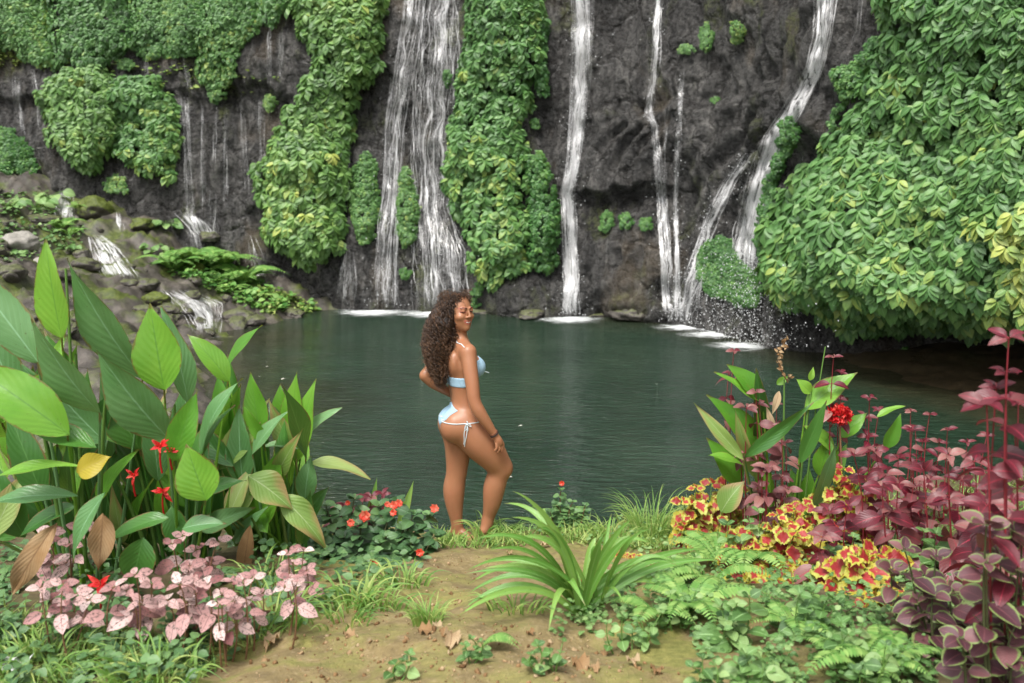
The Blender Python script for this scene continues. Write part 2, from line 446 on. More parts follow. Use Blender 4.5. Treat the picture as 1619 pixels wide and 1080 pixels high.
def ground_mat():
    m, nt, out = new_mat("bank_soil_and_rock")
    N = NT(nt)
    tc = N.n("TexCoord"); o = tc.outputs["Object"]
    xyz = N.n("SeparateXYZ", i0=o)
    geo = N.n("NewGeometry")
    up = N.n("SeparateXYZ", i0=geo.outputs["Normal"]).outputs[2]
    n1 = N.noise(o, 1.3, 6, 0.6); n2 = N.noise(o, 7.0, 6, 0.6); n3 = N.noise(o, 40.0, 4, 0.6); n4 = N.noise(o, 2.6, 5, 0.65, 0.5)
    dirt = N.ramp(n2, [(0.25, (0.13, 0.096, 0.043)), (0.5, (0.225, 0.170, 0.076)), (0.75, (0.31, 0.24, 0.12))])
    dirt = N.mix(N.math('MULTIPLY', N.smooth(n3, 0.5, 0.75), 0.45), dirt, (0.40, 0.31, 0.20))
    dirt = N.mix(N.math('MULTIPLY', N.smooth(n3, 0.42, 0.28), 0.5), dirt, (0.10, 0.065, 0.035))
    moss = N.ramp(N.noise(o, 22.0, 4), [(0.3, (0.11, 0.125, 0.024)), (0.7, (0.25, 0.24, 0.065))])
    mk = N.smooth(N.math('ADD', n4, N.math('MULTIPLY', N.math('SUBTRACT', n2, 0.5), 0.5)), 0.40, 0.60)
    # the trodden middle of the path is bare, the sides keep their moss
    side = N.smooth(N.math('ABSOLUTE', N.math('ADD', xyz.outputs[0], 0.12)), 0.25, 1.1)
    bank = N.mix(N.math('MULTIPLY', mk, N.math('ADD', 0.60, N.math('MULTIPLY', side, 0.4))), dirt, moss)
    soil = N.ramp(n2, [(0.3, (0.045, 0.033, 0.02)), (0.7, (0.13, 0.095, 0.055))])
    bank = N.mix(N.math('MULTIPLY', N.smooth(N.math('ABSOLUTE', N.math('ADD', xyz.outputs[0], 0.1)), 0.9, 1.7), 0.75), bank, soil)
    rock = N.ramp(N.noise(o, 3.0, 8, 0.65), [(0.3, (0.030, 0.026, 0.022)), (0.5, (0.085, 0.075, 0.065)), (0.72, (0.19, 0.165, 0.14))])
    rmoss = N.ramp(N.noise(o, 12.0, 4), [(0.3, (0.035, 0.06, 0.008)), (0.7, (0.13, 0.16, 0.03))])
    rock = N.mix(N.math('MULTIPLY', N.math('MULTIPLY', N.smooth(n1, 0.46, 0.6), N.smooth(up, 0.4, 0.85)), 0.85), rock, rmoss)
    mud = N.ramp(n2, [(0.3, (0.03, 0.022, 0.012)), (0.7, (0.09, 0.065, 0.035))])
    rock = N.mix(N.smooth(xyz.outputs[0], 2.0, 4.0), rock, mud)
    c = N.mix(N.smooth(xyz.outputs[1], 7.2, 9.0), bank, rock)
    hgt = N.math('ADD', N.math('MULTIPLY', n2, 0.6), N.math('ADD', N.math('MULTIPLY', n3, 0.35), N.math('MULTIPLY', N.noise(o, 160.0, 3), 0.12)))
    b = N.n("Bump", Strength=0.75, Distance=0.035, Height=hgt).outputs[0]
    wet = N.smooth(xyz.outputs[1], 7.2, 9.0)
    rg = N.n("Mix", _data_type='FLOAT', i0=wet, i2=0.92, i3=0.42).outputs[0]
    p = N.n("BsdfPrincipled", Base__Color=c, Roughness=rg, Normal=b)
    p.inputs["Specular IOR Level"].default_value = 0.4
    N.link(p.outputs[0], out.inputs[0])
    return m
ground = gb.build("ground", ground_mat()); tag(ground, kind="structure")

# ---------------------------------------------------------------- cliff
base_pl = np.array([(-34, 28), (-22, 26.5), (-14, 25.2), (-8.5, 24.7), (-4.4, 24.4), (-1, 24.0), (1.3, 22.9), (3.2, 21.7), (4.3, 20.0), (4.75, 18.2), (5.3, 16.6), (6.5, 14.6), (8.0, 12.4), (9.6, 9.5), (11.5, 5), (13, -4)], float)
# smooth the plan line
for _ in range(3):
    a = base_pl[:-1] * 0.75 + base_pl[1:] * 0.25; b = base_pl[:-1] * 0.25 + base_pl[1:] * 0.75
    mid = np.empty((len(a) * 2, 2)); mid[0::2] = a; mid[1::2] = b
    base_pl = np.vstack([base_pl[:1], mid, base_pl[-1:]])
seg = np.linalg.norm(np.diff(base_pl, axis=0), axis=1); sl_ = np.concatenate([[0], np.cumsum(seg)])
us = []
u_ = 0.0
while u_ < sl_[-1]:
    x_ = np.interp(u_, sl_, base_pl[:, 0]); y_ = np.interp(u_, sl_, base_pl[:, 1])
    us.append(u_); u_ += 0.055 if (-13.5 < x_ < 9.5 and y_ > 9) else 0.4
us = np.array(us)
bx, by = np.interp(us, sl_, base_pl[:, 0]), np.interp(us, sl_, base_pl[:, 1])
tx, ty = np.gradient(bx), np.gradient(by)
tl = np.hypot(tx, ty); tx, ty = tx / tl, ty / tl
nx_, ny_ = ty, -tx                                  # towards the pool
zs = axis_pts([(-2.2, -0.9, 0.3), (-0.9, 7.6, 0.055), (7.6, 12.0, 0.25)])
U, Z = np.meshgrid(us, zs, indexing='ij')
BX, BY = bx[:, None] + 0 * Z, by[:, None] + 0 * Z
NX, NY = nx_[:, None] + 0 * Z, ny_[:, None] + 0 * Z
lean = -0.10 * np.maximum(Z, 0)                     # leans back as it rises
PX = CX + BX / np.maximum(BY, 1) * F; PY = HZ + (CAMZ - Z) / np.maximum(BY, 1) * F
D = lean + 0.40 * fbm(U * 0.35, Z * 0.30, 3) + 0.13 * ridged(U * 0.95 + 3, Z * 0.45, 4) + 0.075 * fbm(U * 2.6, Z * 2.0, 4) + 0.045 * ridged(U * 4.6, Z * 2.4, 4) + 0.05 * vnoise(U * 5.5, Z * 0.9) + 0.02 * vnoise(U * 11, Z * 1.6)
# strata: benches that undercut
def bench(zc, amp, x0, x1, depth=0.5):
    w = sstep(x0 - 40, x0 + 40, PX) * (1 - sstep(x1 - 40, x1 + 40, PX))
    zz = Z - zc - 0.34 * fbm(U * 0.8, 0 * U + zc * 3, 4)
    return w * amp * np.where(zz > 0, np.exp(-zz / depth), -0.55 * np.exp(zz / 0.5)) * sstep(0.0, 0.16, np.abs(zz))
zpx = lambda py, Y: CAMZ - (py - HZ) / F * Y
D = D + bench(zpx(140, 24.5), 0.20, -200, 470, 0.5)
D = D + bench(zpx(308, 22.4), 0.36, 900, 1050, 0.9)
D = D + bench(zpx(165, 22.0), -0.28, 950, 1200, 0.7)
# curved grooves above the ledge
gw = np.exp(-(((PX - 985) / 70) ** 2 + ((PY - 245) / 62) ** 2) ** 1.5)
D = D + gw * 0.16 * np.sin((PX + (PY - 245) * 0.55 + 12 * np.sin(PY / 30)) / 4.6)
gw2 = np.exp(-(((PX - 1150) / 75) ** 2 + ((PY - 250) / 90) ** 2) ** 1.5)
D = D + gw2 * 0.13 * np.sin((PX + (PY - 245) * 0.75) / 6.0)
# boulders bulging out of the foot of the wall
def bulge(cx, cy, rx, ry, amp):
    return amp * np.exp(-(((PX - cx) / rx) ** 2 + ((PY - cy) / ry) ** 2) ** 2)
D = D + bulge(985, 410, 75, 75, 0.55) + bulge(860, 480, 60, 45, 0.55) + bulge(1010, 490, 60, 22, 0.35) + bulge(700, 300, 60, 300, 0.15) + bulge(1285, 190, 50, 45, 0.45) + bulge(880, 300, 22, 110, 0.3)
D = D + bulge(520, 180, 110, 300, 0.35) + bulge(800, 180, 80, 300, 0.40)
# the right buttress overhangs a dark hollow at the water
rw = sstep(sl_[-1] * 0 + np.interp(4.7, base_pl[:, 0], sl_), np.interp(5.8, base_pl[:, 0], sl_), U)
D = D + rw * (0.9 * sstep(0.1, 1.2, Z) - 2.4 * (1 - sstep(-0.1, 0.8, Z)))
CXv, CYv = BX + NX * D, BY + NY * D
# flat top running back
cv = np.stack([CXv, CYv, Z], -1)
cap = cv[:, -1:].copy(); cap[..., 0] -= nx_[:, None] * 14; cap[..., 1] -= ny_[:, None] * 14; cap[..., 2] += 1.5
cv = np.concatenate([cv, cap], 1)
cq = grid_quads(cv.shape[0], cv.shape[1])
cb = Batch(); cb.add(cv.reshape(-1, 3), cq, np.zeros((cv.shape[0] * cv.shape[1], 2)), 0.5)

def cliff_mat():
    m, nt, out = new_mat("wet_cliff_rock")
    N = NT(nt)
    tc = N.n("TexCoord"); o = tc.outputs["Object"]
    xyz = N.n("SeparateXYZ", i0=o)
    st = N.mapping(o, (1.0, 1.0, 0.35))
    a = N.noise(st, 1.6, 10, 0.66, 0.4); b_ = N.noise(o, 9.0, 7, 0.68, 0.3); c_ = N.noise(N.mapping(o, (1, 1, 0.10)), 7.0, 6, 0.6)
    v = N.n("TexVoronoi", _feature='DISTANCE_TO_EDGE', Vector=N.mapping(N.n("VectorMath", i0=o, i1=N.n("VectorMath", _operation='SCALE', i0=N.n("TexNoise", Vector=o, Scale=2.0, Detail=4.0).outputs[1], Scale=0.7).outputs[0]).outputs[0], (1, 1, 0.8)), Scale=1.3).outputs[0]
    mixf = N.math('ADD', N.math('MULTIPLY', a, 0.55), N.math('MULTIPLY', b_, 0.45))
    c = N.ramp(mixf, [(0.34, (0.016, 0.0155, 0.015)), (0.45, (0.046, 0.045, 0.044)), (0.54, (0.104, 0.101, 0.097)), (0.66, (0.24, 0.23, 0.215))])
    c = N.mix(N.math('MULTIPLY', N.smooth(c_, 0.47, 0.62), 0.72), c, (0.021, 0.020, 0.0195))
    c = N.mix(N.math('MULTIPLY', N.smooth(v, 0.05, 0.0), 0.6), c, (0.014, 0.012, 0.011))
    mossk = N.math('MULTIPLY', N.smooth(N.noise(N.mapping(o, (1, 1, 0.6)), 0.9, 6, 0.62), 0.545, 0.66), N.smooth(b_, 0.35, 0.6))
    c = N.mix(N.math('MULTIPLY', mossk, 0.8), c, N.ramp(b_, [(0.3, (0.018, 0.028, 0.006)), (0.7, (0.10, 0.12, 0.025))]))
    tan = N.smooth(N.noise(N.mapping(o, (1, 1, 0.5), loc=(4, 2, 7)), 0.7, 5), 0.55, 0.68)
    c = N.mix(N.math('MULTIPLY', tan, 0.4), c, (0.16, 0.125, 0.085))
    fine = N.noise(o, 34.0, 5, 0.7)
    speck = N.noise(o, 70.0, 2, 0.5)
    c = N.mix(N.math('MULTIPLY', N.smooth(speck, 0.62, 0.70), 0.5), c, (0.30, 0.28, 0.25))
    hgt = N.math('ADD', N.math('ADD', N.math('MULTIPLY', a, 0.6), N.math('MULTIPLY', b_, 0.6)), N.math('ADD', N.math('MULTIPLY', fine, 0.34), N.math('MULTIPLY', N.smooth(v, 0.0, 0.12), 0.35)))
    b = N.n("Bump", Strength=1.0, Distance=0.22, Height=hgt).outputs[0]
    p = N.n("BsdfPrincipled", Base__Color=c, Roughness=N.ramp(b_, [(0.3, (0.14,) * 3), (0.7, (0.44,) * 3)]), Normal=b)
    p.inputs["Specular IOR Level"].default_value = 0.45
    N.link(p.outputs[0], out.inputs[0])
    return m
cliff = cb.build("cliff", cliff_mat()); tag(cliff, kind="structure")

# combined surface for placing things on rock
_bv = [tuple(p) for p in cv.reshape(-1, 3)]
_bq = [tuple(q) for q in cq]
far_rows = GY[:, 0] > 8.0
gvf = np.stack([GX, GY, GZ], -1)[far_rows]
_off = len(_bv)
_bv += [tuple(p) for p in gvf.reshape(-1, 3)]
_bq += [tuple(int(i) + _off for i in q) for q in grid_quads(gvf.shape[0], gvf.shape[1])]
ROCK = BVHTree.FromPolygons(_bv, _bq)
ONLY_CLIFF = BVHTree.FromPolygons(_bv[:_off], _bq[:len(cq)])
_cam = Vector((0, 0, CAMZ))
def rock_hit(px, py, tree=None):
    d = Vector(((px - CX) / F, 1.0, -(py - HZ) / F)).normalized()
    h = (tree or ROCK).ray_cast(_cam, d)
    if h[0] is None:
        return pt(px, py, 24.0), np.array([0, -1.0, 0.1])
    n = np.array(h[1])
    if n @ np.array(d) > 0: n = -n
    return np.array(h[0]), n

# ---------------------------------------------------------------- pool
def water_mat():
    m, nt, out = new_mat("pool_water")
    N = NT(nt)
    tc = N.n("TexCoord"); o = tc.outputs["Object"]
    xyz = N.n("SeparateXYZ", i0=o)
    x, y = xyz.outputs[0], xyz.outputs[1]
    n = N.noise(o, 0.5, 5, 0.6)
    # brown bed showing through the shallows: left shore, far foot of the cliff, right shoal
    nj = N.math('MULTIPLY', N.math('SUBTRACT', n, 0.5), 5.0)
    lft = N.smooth(N.math('ADD', N.math('ADD', x, N.math('MULTIPLY', N.math('SUBTRACT', y, 12.0), 0.18)), nj), -1.0, -4.6)
    rgt = N.smooth(N.math('ADD', N.math('ADD', x, N.math('MULTIPLY', N.math('SUBTRACT', y, 12.0), 0.34)), N.math('MULTIPLY', nj, 0.3)), 5.2, 7.0)
    far_ = N.smooth(N.math('ADD', N.math('ADD', y, N.math('MULTIPLY', x, 0.55)), N.math('MULTIPLY', nj, 0.6)), 21.2, 23.8)
    sh = N.math('MAXIMUM', N.math('MAXIMUM', N.math('MULTIPLY', lft, 0.9), N.math('MULTIPLY', rgt, 0.95)), N.math('MULTIPLY', far_, 0.6))
    deep = N.ramp(n, [(0.3, (0.009, 0.026, 0.015)), (0.7, (0.026, 0.050, 0.031))])
    shal = N.ramp(N.noise(o, 2.0, 5, 0.6), [(0.3, (0.018, 0.020, 0.010)), (0.7, (0.045, 0.040, 0.022))])
    c = N.mix(sh, deep, shal)
    w1 = N.noise(N.mapping(o, (1.0, 2.4, 1.0), rot=(0, 0, 0.15)), 3.6, 4, 0.55, 0.3)
    w2 = N.noise(N.mapping(o, (1.0, 2.0, 1.0), rot=(0, 0, -0.35)), 10.0, 3, 0.5)
    w3 = N.noise(o, 0.8, 2)
    hgt = N.math('ADD', N.math('MULTIPLY', w1, 0.8), N.math('MULTIPLY', w2, 0.32))
    amp = N.math('ADD', 0.35, N.math('MULTIPLY', w3, 0.9))
    b = N.n("Bump", Strength=1.0, Distance=0.14, Height=N.math('MULTIPLY', hgt, amp)).outputs[0]
    p = N.n("BsdfPrincipled", Base__Color=c, Roughness=0.10, IOR=1.33, Normal=b)
    N.link(p.outputs[0], out.inputs[0])
    return m
wb = Batch()
wxx, wyy = np.meshgrid(np.linspace(-12, 14, 60), np.linspace(6.2, 27, 60), indexing='ij')
wb.add(np.stack([wxx, wyy, np.full_like(wxx, WATER_Z)], -1).reshape(-1, 3), grid_quads(60, 60))
water = wb.build("water", water_mat()); tag(water, kind="structure")
# ---------------------------------------------------------------- waterfalls
def fall_mat(name, dens, sx, white=0.85, amax=0.9):
    m, nt, out = new_mat(name)
    N = NT(nt)
    tc = N.n("TexCoord")
    uv = tc.outputs["UV"]
    v2 = N.mapping(uv, (sx, 1.0, 1.0))
    a = N.noise(N.mapping(uv, (sx * 1.6, 0.8, 1)), 1.0, 4, 0.65)
    b = N.noise(N.mapping(uv, (sx * 5.0, 9.0, 1)), 1.0, 4, 0.7)
    f = N.math('ADD', N.math('MULTIPLY', a, 0.5), N.math('MULTIPLY', b, 0.5))
    tint = N.n("Attribute", _attribute_name="tint").outputs["Fac"]
    g = N.noise(N.mapping(uv, (sx * 0.7, 0.35, 1), loc=(3.1, 7.7, 0)), 1.0, 2, 0.5)
    f = N.math('ADD', f, N.math('MULTIPLY', N.math('SUBTRACT', g, 0.5), 0.45))
    k = N.math('MULTIPLY', N.smooth(N.math('ADD', f, N.math('MULTIPLY', N.math('SUBTRACT', tint, 0.5), 0.5)), 0.60 - dens, 0.80 - dens), amax)
    d = N.n("BsdfDiffuse", Color=(white, white, white * 1.01, 1))
    t = N.n("BsdfTranslucent", Color=(white, white, white, 1))
    g = N.n("BsdfGlossy", Color=(1, 1, 1, 1), Roughness=0.3)
    m1 = N.n("MixShader", i0=0.3, i1=d.outputs[0], i2=t.outputs[0])
    m2 = N.n("MixShader", i0=0.12, i1=m1.outputs[0], i2=g.outputs[0])
    tr = N.n("BsdfTransparent")
    mx = N.n("MixShader", i0=k, i1=tr.outputs[0], i2=m2.outputs[0])
    N.link(mx.outputs[0], out.inputs[0])
    return m
MAT["fall_strand"] = fall_mat("falling_water_strand", 0.12, 1.0, 0.85, 0.66)
MAT["fall_sheet"] = fall_mat("falling_water_film", 0.07, 10.0, 0.85, 0.66)
MAT["fall_sheet_thick"] = fall_mat("falling_water_sheet", 0.11, 9.0, 0.85, 0.76)
def foam_mat():
    m, nt, out = new_mat("foam")
    N = NT(nt)
    tc = N.n("TexCoord"); uv = tc.outputs["UV"]
    s = N.n("SeparateXYZ", i0=uv)
    r = N.math('SQRT', N.math('ADD', N.math('POWER', N.math('ABSOLUTE', s.outputs[0]), 2.0), N.math('POWER', N.math('ABSOLUTE', s.outputs[1]), 2.0)))
    n = N.noise(N.mapping(tc.outputs["Object"], (1, 2.2, 1)), 4.0, 7, 0.7, 0.4)
    k = N.smooth(N.math('SUBTRACT', N.math('ADD', n, 0.30), N.math('MULTIPLY', r, 0.55)), 0.30, 0.80)
    d = N.n("BsdfDiffuse", Color=(0.75, 0.78, 0.78, 1)); tr = N.n("BsdfTransparent")
    mx = N.n("MixShader", i0=k, i1=tr.outputs[0], i2=d.outputs[0])
    N.link(mx.outputs[0], out.inputs[0])
    return m
MAT["foam"] = foam_mat()
MAT["drop"] = plain("water_drop", (0.85, 0.87, 0.88), 0.3, 0.6, 0.05)

DROP = (np.array([(-1, -1, -1.5), (1, -1, -1.5), (1, 1, -1.5), (-1, 1, -1.5), (-1, -1, 1.5), (1, -1, 1.5), (1, 1, 1.5), (-1, 1, 1.5)]) * 0.6, np.array([(0, 3, 2, 1), (4, 5, 6, 7), (0, 1, 5, 4), (1, 2, 6, 5), (2, 3, 7, 6), (3, 0, 4, 7)]))
def edges_at(rows, py):
    rows = np.asarray(rows, float)
    return np.interp(py, rows[:, 0], rows[:, 1]), np.interp(py, rows[:, 0], rows[:, 2])

def waterfall(label, rows, strands=40, film=0.0, wpx=(0.8, 2.6), off=0.07, step=9, thick=False, foam=None, spray=0, free=None, seed=0, group=None, jit=1.0):
    """rows = (py, left px, right px) down the fall. free=(py) below which it falls clear of the rock"""
    r_ = np.random.default_rng(100 + seed)
    y0, y1 = rows[0][0], rows[-1][0]
    mid = (rows[len(rows) // 2][1] + rows[len(rows) // 2][2]) / 2
    root = empty("waterfall", rock_hit((rows[-1][1] + rows[-1][2]) / 2, y1)[0], label, "waterfall", group)
    P0, _ = rock_hit(mid, (y0 + y1) / 2)
    # film: a continuous wet sheet over the rock
    ys = np.arange(y0, y1 + step, step)
    S = np.linspace(0, 1, 14)
    vv, uu, tt_ = [], [], []
    for yy in ys:
        l, r = edges_at(rows, yy)
        for s in S:
            x = l + (r - l) * s + (r - l) * 0.16 * vnoise(yy / 30 + seed, s * 2.0) + 2.0 * vnoise(yy / 9, s * 3 + seed)
            p, n = rock_hit(x, yy)
            tt_.append(film + 0.16 - 0.55 * (1 - sstep(0.0, 0.28, min(s, 1 - s))) - 0.5 * (1 - sstep(0, 2.5, min((yy - y0) / step, (y1 - yy) / step + 1.0))) - (0.45 * sstep(free, free + 50, yy) if free else 0))
            if free and yy > free:
                pf, nf = rock_hit(x, free); p = pt(x, yy, min(pf[1], p[1] + 0.05))
            d_ = nrm(np.array([0, 0, CAMZ]) - p)
            vv.append(p + d_ * off); uu.append((s * max(r - l, 4) / 40, -p[2]))
    if film > 0:
        B = Batch(); B.add(np.array(vv), grid_quads(len(ys), len(S)), np.array(uu), np.array(tt_))
        B.build("water_film", MAT["fall_sheet_thick" if thick else "fall_sheet"], root)
    # strands
    B = Batch()
    for k in range(strands):
        s = r_.random()
        ya = y0 if r_.random() < 0.45 else y0 + (y1 - y0) * r_.random() * 0.85
        yb = min(y1, ya + (y1 - y0) * (0.25 + 0.75 * r_.random()))
        yy = np.arange(ya, yb + 4, step * 0.8)
        if len(yy) < 3: continue
        ph = r_.random() * 50
        ss = np.clip(s + jit * 0.07 * vnoise(yy / 38 + ph, 0 * yy + k) + 0.02 * vnoise(yy / 11 + ph, 0 * yy + k + 7), -0.06, 1.06)
        l, r = edges_at(rows, yy)
        x = l + (r - l) * ss
        w = 0.62 * (wpx[0] + (wpx[1] - wpx[0]) * r_.random() ** 2) * (0.6 + 0.6 * np.abs(vnoise(yy / 25 + ph, 0 * yy + 3.3)))
        w *= np.clip(np.minimum(np.arange(len(yy)) + 0.4, len(yy) - np.arange(len(yy)) - 0.6) / 2.5, 0.15, 1)
        pts = []
        for a, b in zip(x, yy):
            p, n = rock_hit(a, b)
            if free and b > free:
                pf, nf = rock_hit(a, free); p = pt(a, b, min(pf[1], p[1] + 0.05))
            d_ = nrm(np.array([0, 0, CAMZ]) - p)
            pts.append(p + d_ * (off + 0.02 + 0.05 * ((k * 37) % 11) / 11))
        pts = np.array(pts)
        t = nrm(np.gradient(pts, axis=0)); sd = nrm(np.cross(t, np.array([0, 0, CAMZ]) - pts))
        wm = (w * pts[:, 1] / F * 0.5)[:, None] * sd
        n_ = len(pts)
        tc0 = 0.50 + 0.55 * r_.random() - (0.45 * sstep(free, free + 60, yy) if free else 0.0) - 0.25 * np.clip(vnoise(yy / 16 + ph, 0 * yy + 9), 0, 1)
        wm = wm * 1.25
        B.add(np.stack([pts - wm, pts + wm * 0.02, pts + wm], 1).reshape(-1, 3), grid_quads(n_, 3), np.stack([np.tile([0.0, 0.08, 0.16], n_) + ph, np.repeat(-pts[:, 2], 3) + ph], 1), np.stack([tc0 - 0.75, tc0, tc0 - 0.75], 1).ravel())
    B.build("water_strands", MAT["fall_strand"], root)
    if spray:
        B = Batch()
        oc, oq = DROP
        n = spray
        yy = y1 - (y1 - (y0 if free is None else free)) * r_.random(n) ** 1.3
        l, r = edges_at(rows, yy)
        xx = (l + r) / 2 + (r - l) * 0.55 * r_.normal(size=n)
        Pp = []
        for a, b in zip(xx, yy):
            p, nn = rock_hit(a, b)
            if free and b > free:
                pf, _n = rock_hit(a, free); p = pt(a, b, min(pf[1], p[1]))
            Pp.append(p + nrm(np.array([0, 0, CAMZ]) - p) * (off + 0.35 * r_.random()))
        sz = 0.003 + 0.010 * r_.random(n) ** 3
        M = np.eye(3)[None] * sz[:, None, None]
        B.inst((oc, oq, np.zeros((8, 2))), M, np.array(Pp), np.full(n, 0.5))
        o = B.build("spray", MAT["drop"], root); o["kind"] = "stuff"
    if foam:
        for (fx, fy, frx, fry) in foam:
            Yw = F * (CAMZ - WATER_Z) / (fy - HZ)
            Yw = min(Yw, rock_hit(fx, fy - 8)[0][1] - 0.30)
            c = pt(fx, fy, Yw); c[2] = WATER_Z + 0.012
            rx = frx * Yw / F; ry = fry * Yw / F * (Yw / (CAMZ - WATER_Z))
            g = np.linspace(-1, 1, 12)
            a, b = np.meshgrid(g, g, indexing='ij')
            B = Batch(); B.add(np.stack([c[0] + a * rx, c[1] + b * ry, np.full_like(a, c[2]) + 0.004 * (fx % 3)], -1).reshape(-1, 3), grid_quads(12, 12), np.stack([a, b], -1).reshape(-1, 2))
            B.build("foam", MAT["foam"], root)
    return root

waterfall("left stream of the broad white curtain fall, beside the two oval vine clumps", [(-30, 640, 676), (40, 634, 668), (100, 623, 655), (200, 608, 640), (300, 604, 636), (380, 594, 630), (484, 586, 628)], 95, 0.50, (0.7, 2.6), foam=[(590, 488, 72, 9)], spray=350, seed=1, jit=1.0)
waterfall("right stream of the broad white curtain fall, running along the tall central vine column", [(-30, 672, 727), (60, 662, 727), (130, 655, 727), (230, 652, 720), (330, 655, 712), (400, 655, 735), (486, 655, 742)], 150, 0.50, (0.7, 2.6), foam=[(690, 489, 74, 9)], spray=500, seed=2, jit=0.9)
waterfall("tall straight white fall just right of the tall central vine column", [(-30, 906, 941), (100, 904, 936), (200, 899, 926), (270, 894, 918), (305, 886, 909), (330, 888, 912), (420, 890, 915), (498, 888, 918)], 85, 0.62, (0.9, 2.8), thick=True, foam=[(900, 499, 62, 9), (905, 503, 36, 6)], spray=700, seed=3)
waterfall("thin fall that breaks on a small ledge in the middle of the bare rock", [(-30, 1036, 1048), (90, 1030, 1044), (140, 1024, 1040), (182, 1017, 1033), (195, 1030, 1041), (300, 1036, 1054), (380, 1040, 1060), (500, 1046, 1072)], 44, 0.5, (0.9, 2.6), thick=True, spray=250, seed=4, jit=0.8)
waterfall("narrowest of the falls on the bare rock, a white thread starting halfway up", [(112, 1075, 1083), (220, 1067, 1078), (330, 1064, 1073), (420, 1066, 1078), (505, 1062, 1080)], 26, 0.45, (0.8, 2.2), thick=True, spray=150, seed=5, jit=0.8)
waterfall("biggest white fall sweeping down diagonally beside the leafy right wall", [(-30, 1288, 1328), (60, 1284, 1313), (120, 1268, 1298), (170, 1236, 1272), (220, 1205, 1246), (260, 1190, 1232), (310, 1174, 1216), (370, 1160, 1202), (450, 1145, 1205), (548, 1110, 1215)], 150, 0.60, (0.9, 3.2), thick=True, foam=[(1085, 518, 60, 8), (1130, 530, 66, 8), (1168, 548, 58, 9)], spray=2600, free=400, seed=6)
waterfall("branch that splits left from the big diagonal fall and drops to the pool", [(238, 1176, 1192), (290, 1140, 1164), (340, 1114, 1140), (390, 1098, 1122), (450, 1075, 1112), (512, 1055, 1100)], 60, 0.5, (0.9, 2.8), thick=True, spray=600, seed=7)
waterfall("faint trickle at the top beside the right leafy wall", [(-20, 1360, 1366), (50, 1353, 1360), (80, 1335, 1345), (105, 1318, 1328)], 10, 0.4, (0.8, 1.8), seed=8)
for i, (lab, rows, ns) in enumerate([
    ("small fall at the left edge of the photo beside the round leafy mound", [(120, 20, 34), (160, 20, 36), (215, 26, 46)], 18),
    ("short trickle touching the left side of the round leafy mound", [(110, 46, 56), (150, 54, 64), (205, 58, 68)], 14),
    ("short trickle dropping off the upper ledge above the round leafy mound", [(86, 229, 236), (110, 227, 236), (128, 222, 236)], 9),
    ("short trickle on the upper ledge to the right of two others", [(92, 264, 276), (126, 258, 270)], 8),
    ("narrow forked fall right of the round leafy mound", [(148, 283, 303), (200, 288, 303), (280, 290, 306), (345, 292, 310), (400, 300, 326)], 34),
    ("thread of water between the forked fall and the tall left vine", [(165, 338, 344), (262, 336, 342)], 7),
    ("second thread of water near the left vine, running down wet rock", [(165, 380, 388), (230, 381, 390), (305, 384, 394)], 12),
    ("thread of water touching the tall left vine column", [(155, 408, 420), (210, 408, 418), (285, 410, 422)], 16),
    ("veil of water falling beneath the tall left vine column", [(372, 386, 402), (415, 392, 420), (452, 400, 430)], 20),
    ("veil of water under the left oval vine clump", [(395, 540, 560), (440, 528, 566), (482, 520, 568)], 16),
    ("hair thin trickle left of a slightly wider thread on the left cliff", [(165, 318, 326), (230, 316, 326), (330, 318, 330)], 8), ("broken trickle in the middle of the left cliff's wet rock", [(170, 354, 362), (240, 352, 362), (330, 350, 362)], 8), ("trickle falling from the upper ledge left of the tongue shaped vine", [(88, 286, 296), (120, 290, 300), (150, 294, 304)], 9), ("faint trickle between the tall left vine and the left oval clump", [(180, 545, 556), (260, 540, 553), (330, 538, 550)], 8), ("trickle down wet rock from the rim right of the tongue shaped vine", [(20, 424, 432), (90, 420, 430), (135, 416, 428)], 8), ("thin veil left of the big diagonal fall on the grooved rock", [(150, 1052, 1060), (240, 1044, 1052), (330, 1048, 1056)], 6), ("trickle at the foot of the left cliff right of the forked fall", [(300, 330, 345), (350, 325, 345), (385, 322, 350)], 10),
    ("thin trickle beside the tall left vine near the top of the cliff", [(50, 440, 452), (130, 438, 446)], 7)]):
    waterfall(lab, rows, ns, 0.46, (0.8, 2.2), seed=20 + i, group="small trickles on the left cliff")
for i, (lab, rows, ns) in enumerate([
    ("white cascade below the grey boulder on the left slope", [(372, 138, 160), (395, 142, 190), (420, 150, 208), (436, 160, 222)], 60),
    ("lowest white cascade running into the pool at the left shore", [(458, 252, 300), (480, 275, 350), (500, 296, 350), (524, 306, 346)], 60),
    ("upper cascade on the left slope beside the mossy boulder", [(298, 92, 112), (325, 90, 118), (345, 84, 122)], 26),
    ("small spill of water right of the mossy boulder", [(335, 178, 190), (362, 184, 196)], 8),
    ("shallow cascade spreading over rock beneath the forked fall", [(335, 270, 300), (355, 290, 335), (372, 300, 350)], 20)]):
    waterfall(lab, rows, int(ns * 1.4), 0.58, (1.2, 3.4), off=0.07, step=4, thick=True, jit=2.2, seed=40 + i, group="cascades on the left slope", foam=[(325, 524, 30, 6)] if i == 1 else None)
# ---------------------------------------------------------------- vines on the cliff: every leaf a little bent blade
VLEAF = leaf_tpl(4, 3, 0.25, prof(0.75, 0.85), 0.30, 0.55)
VLEAF_S = leaf_tpl(2, 3, 0.34, prof(0.6, 0.7), 0.25, 0.5)

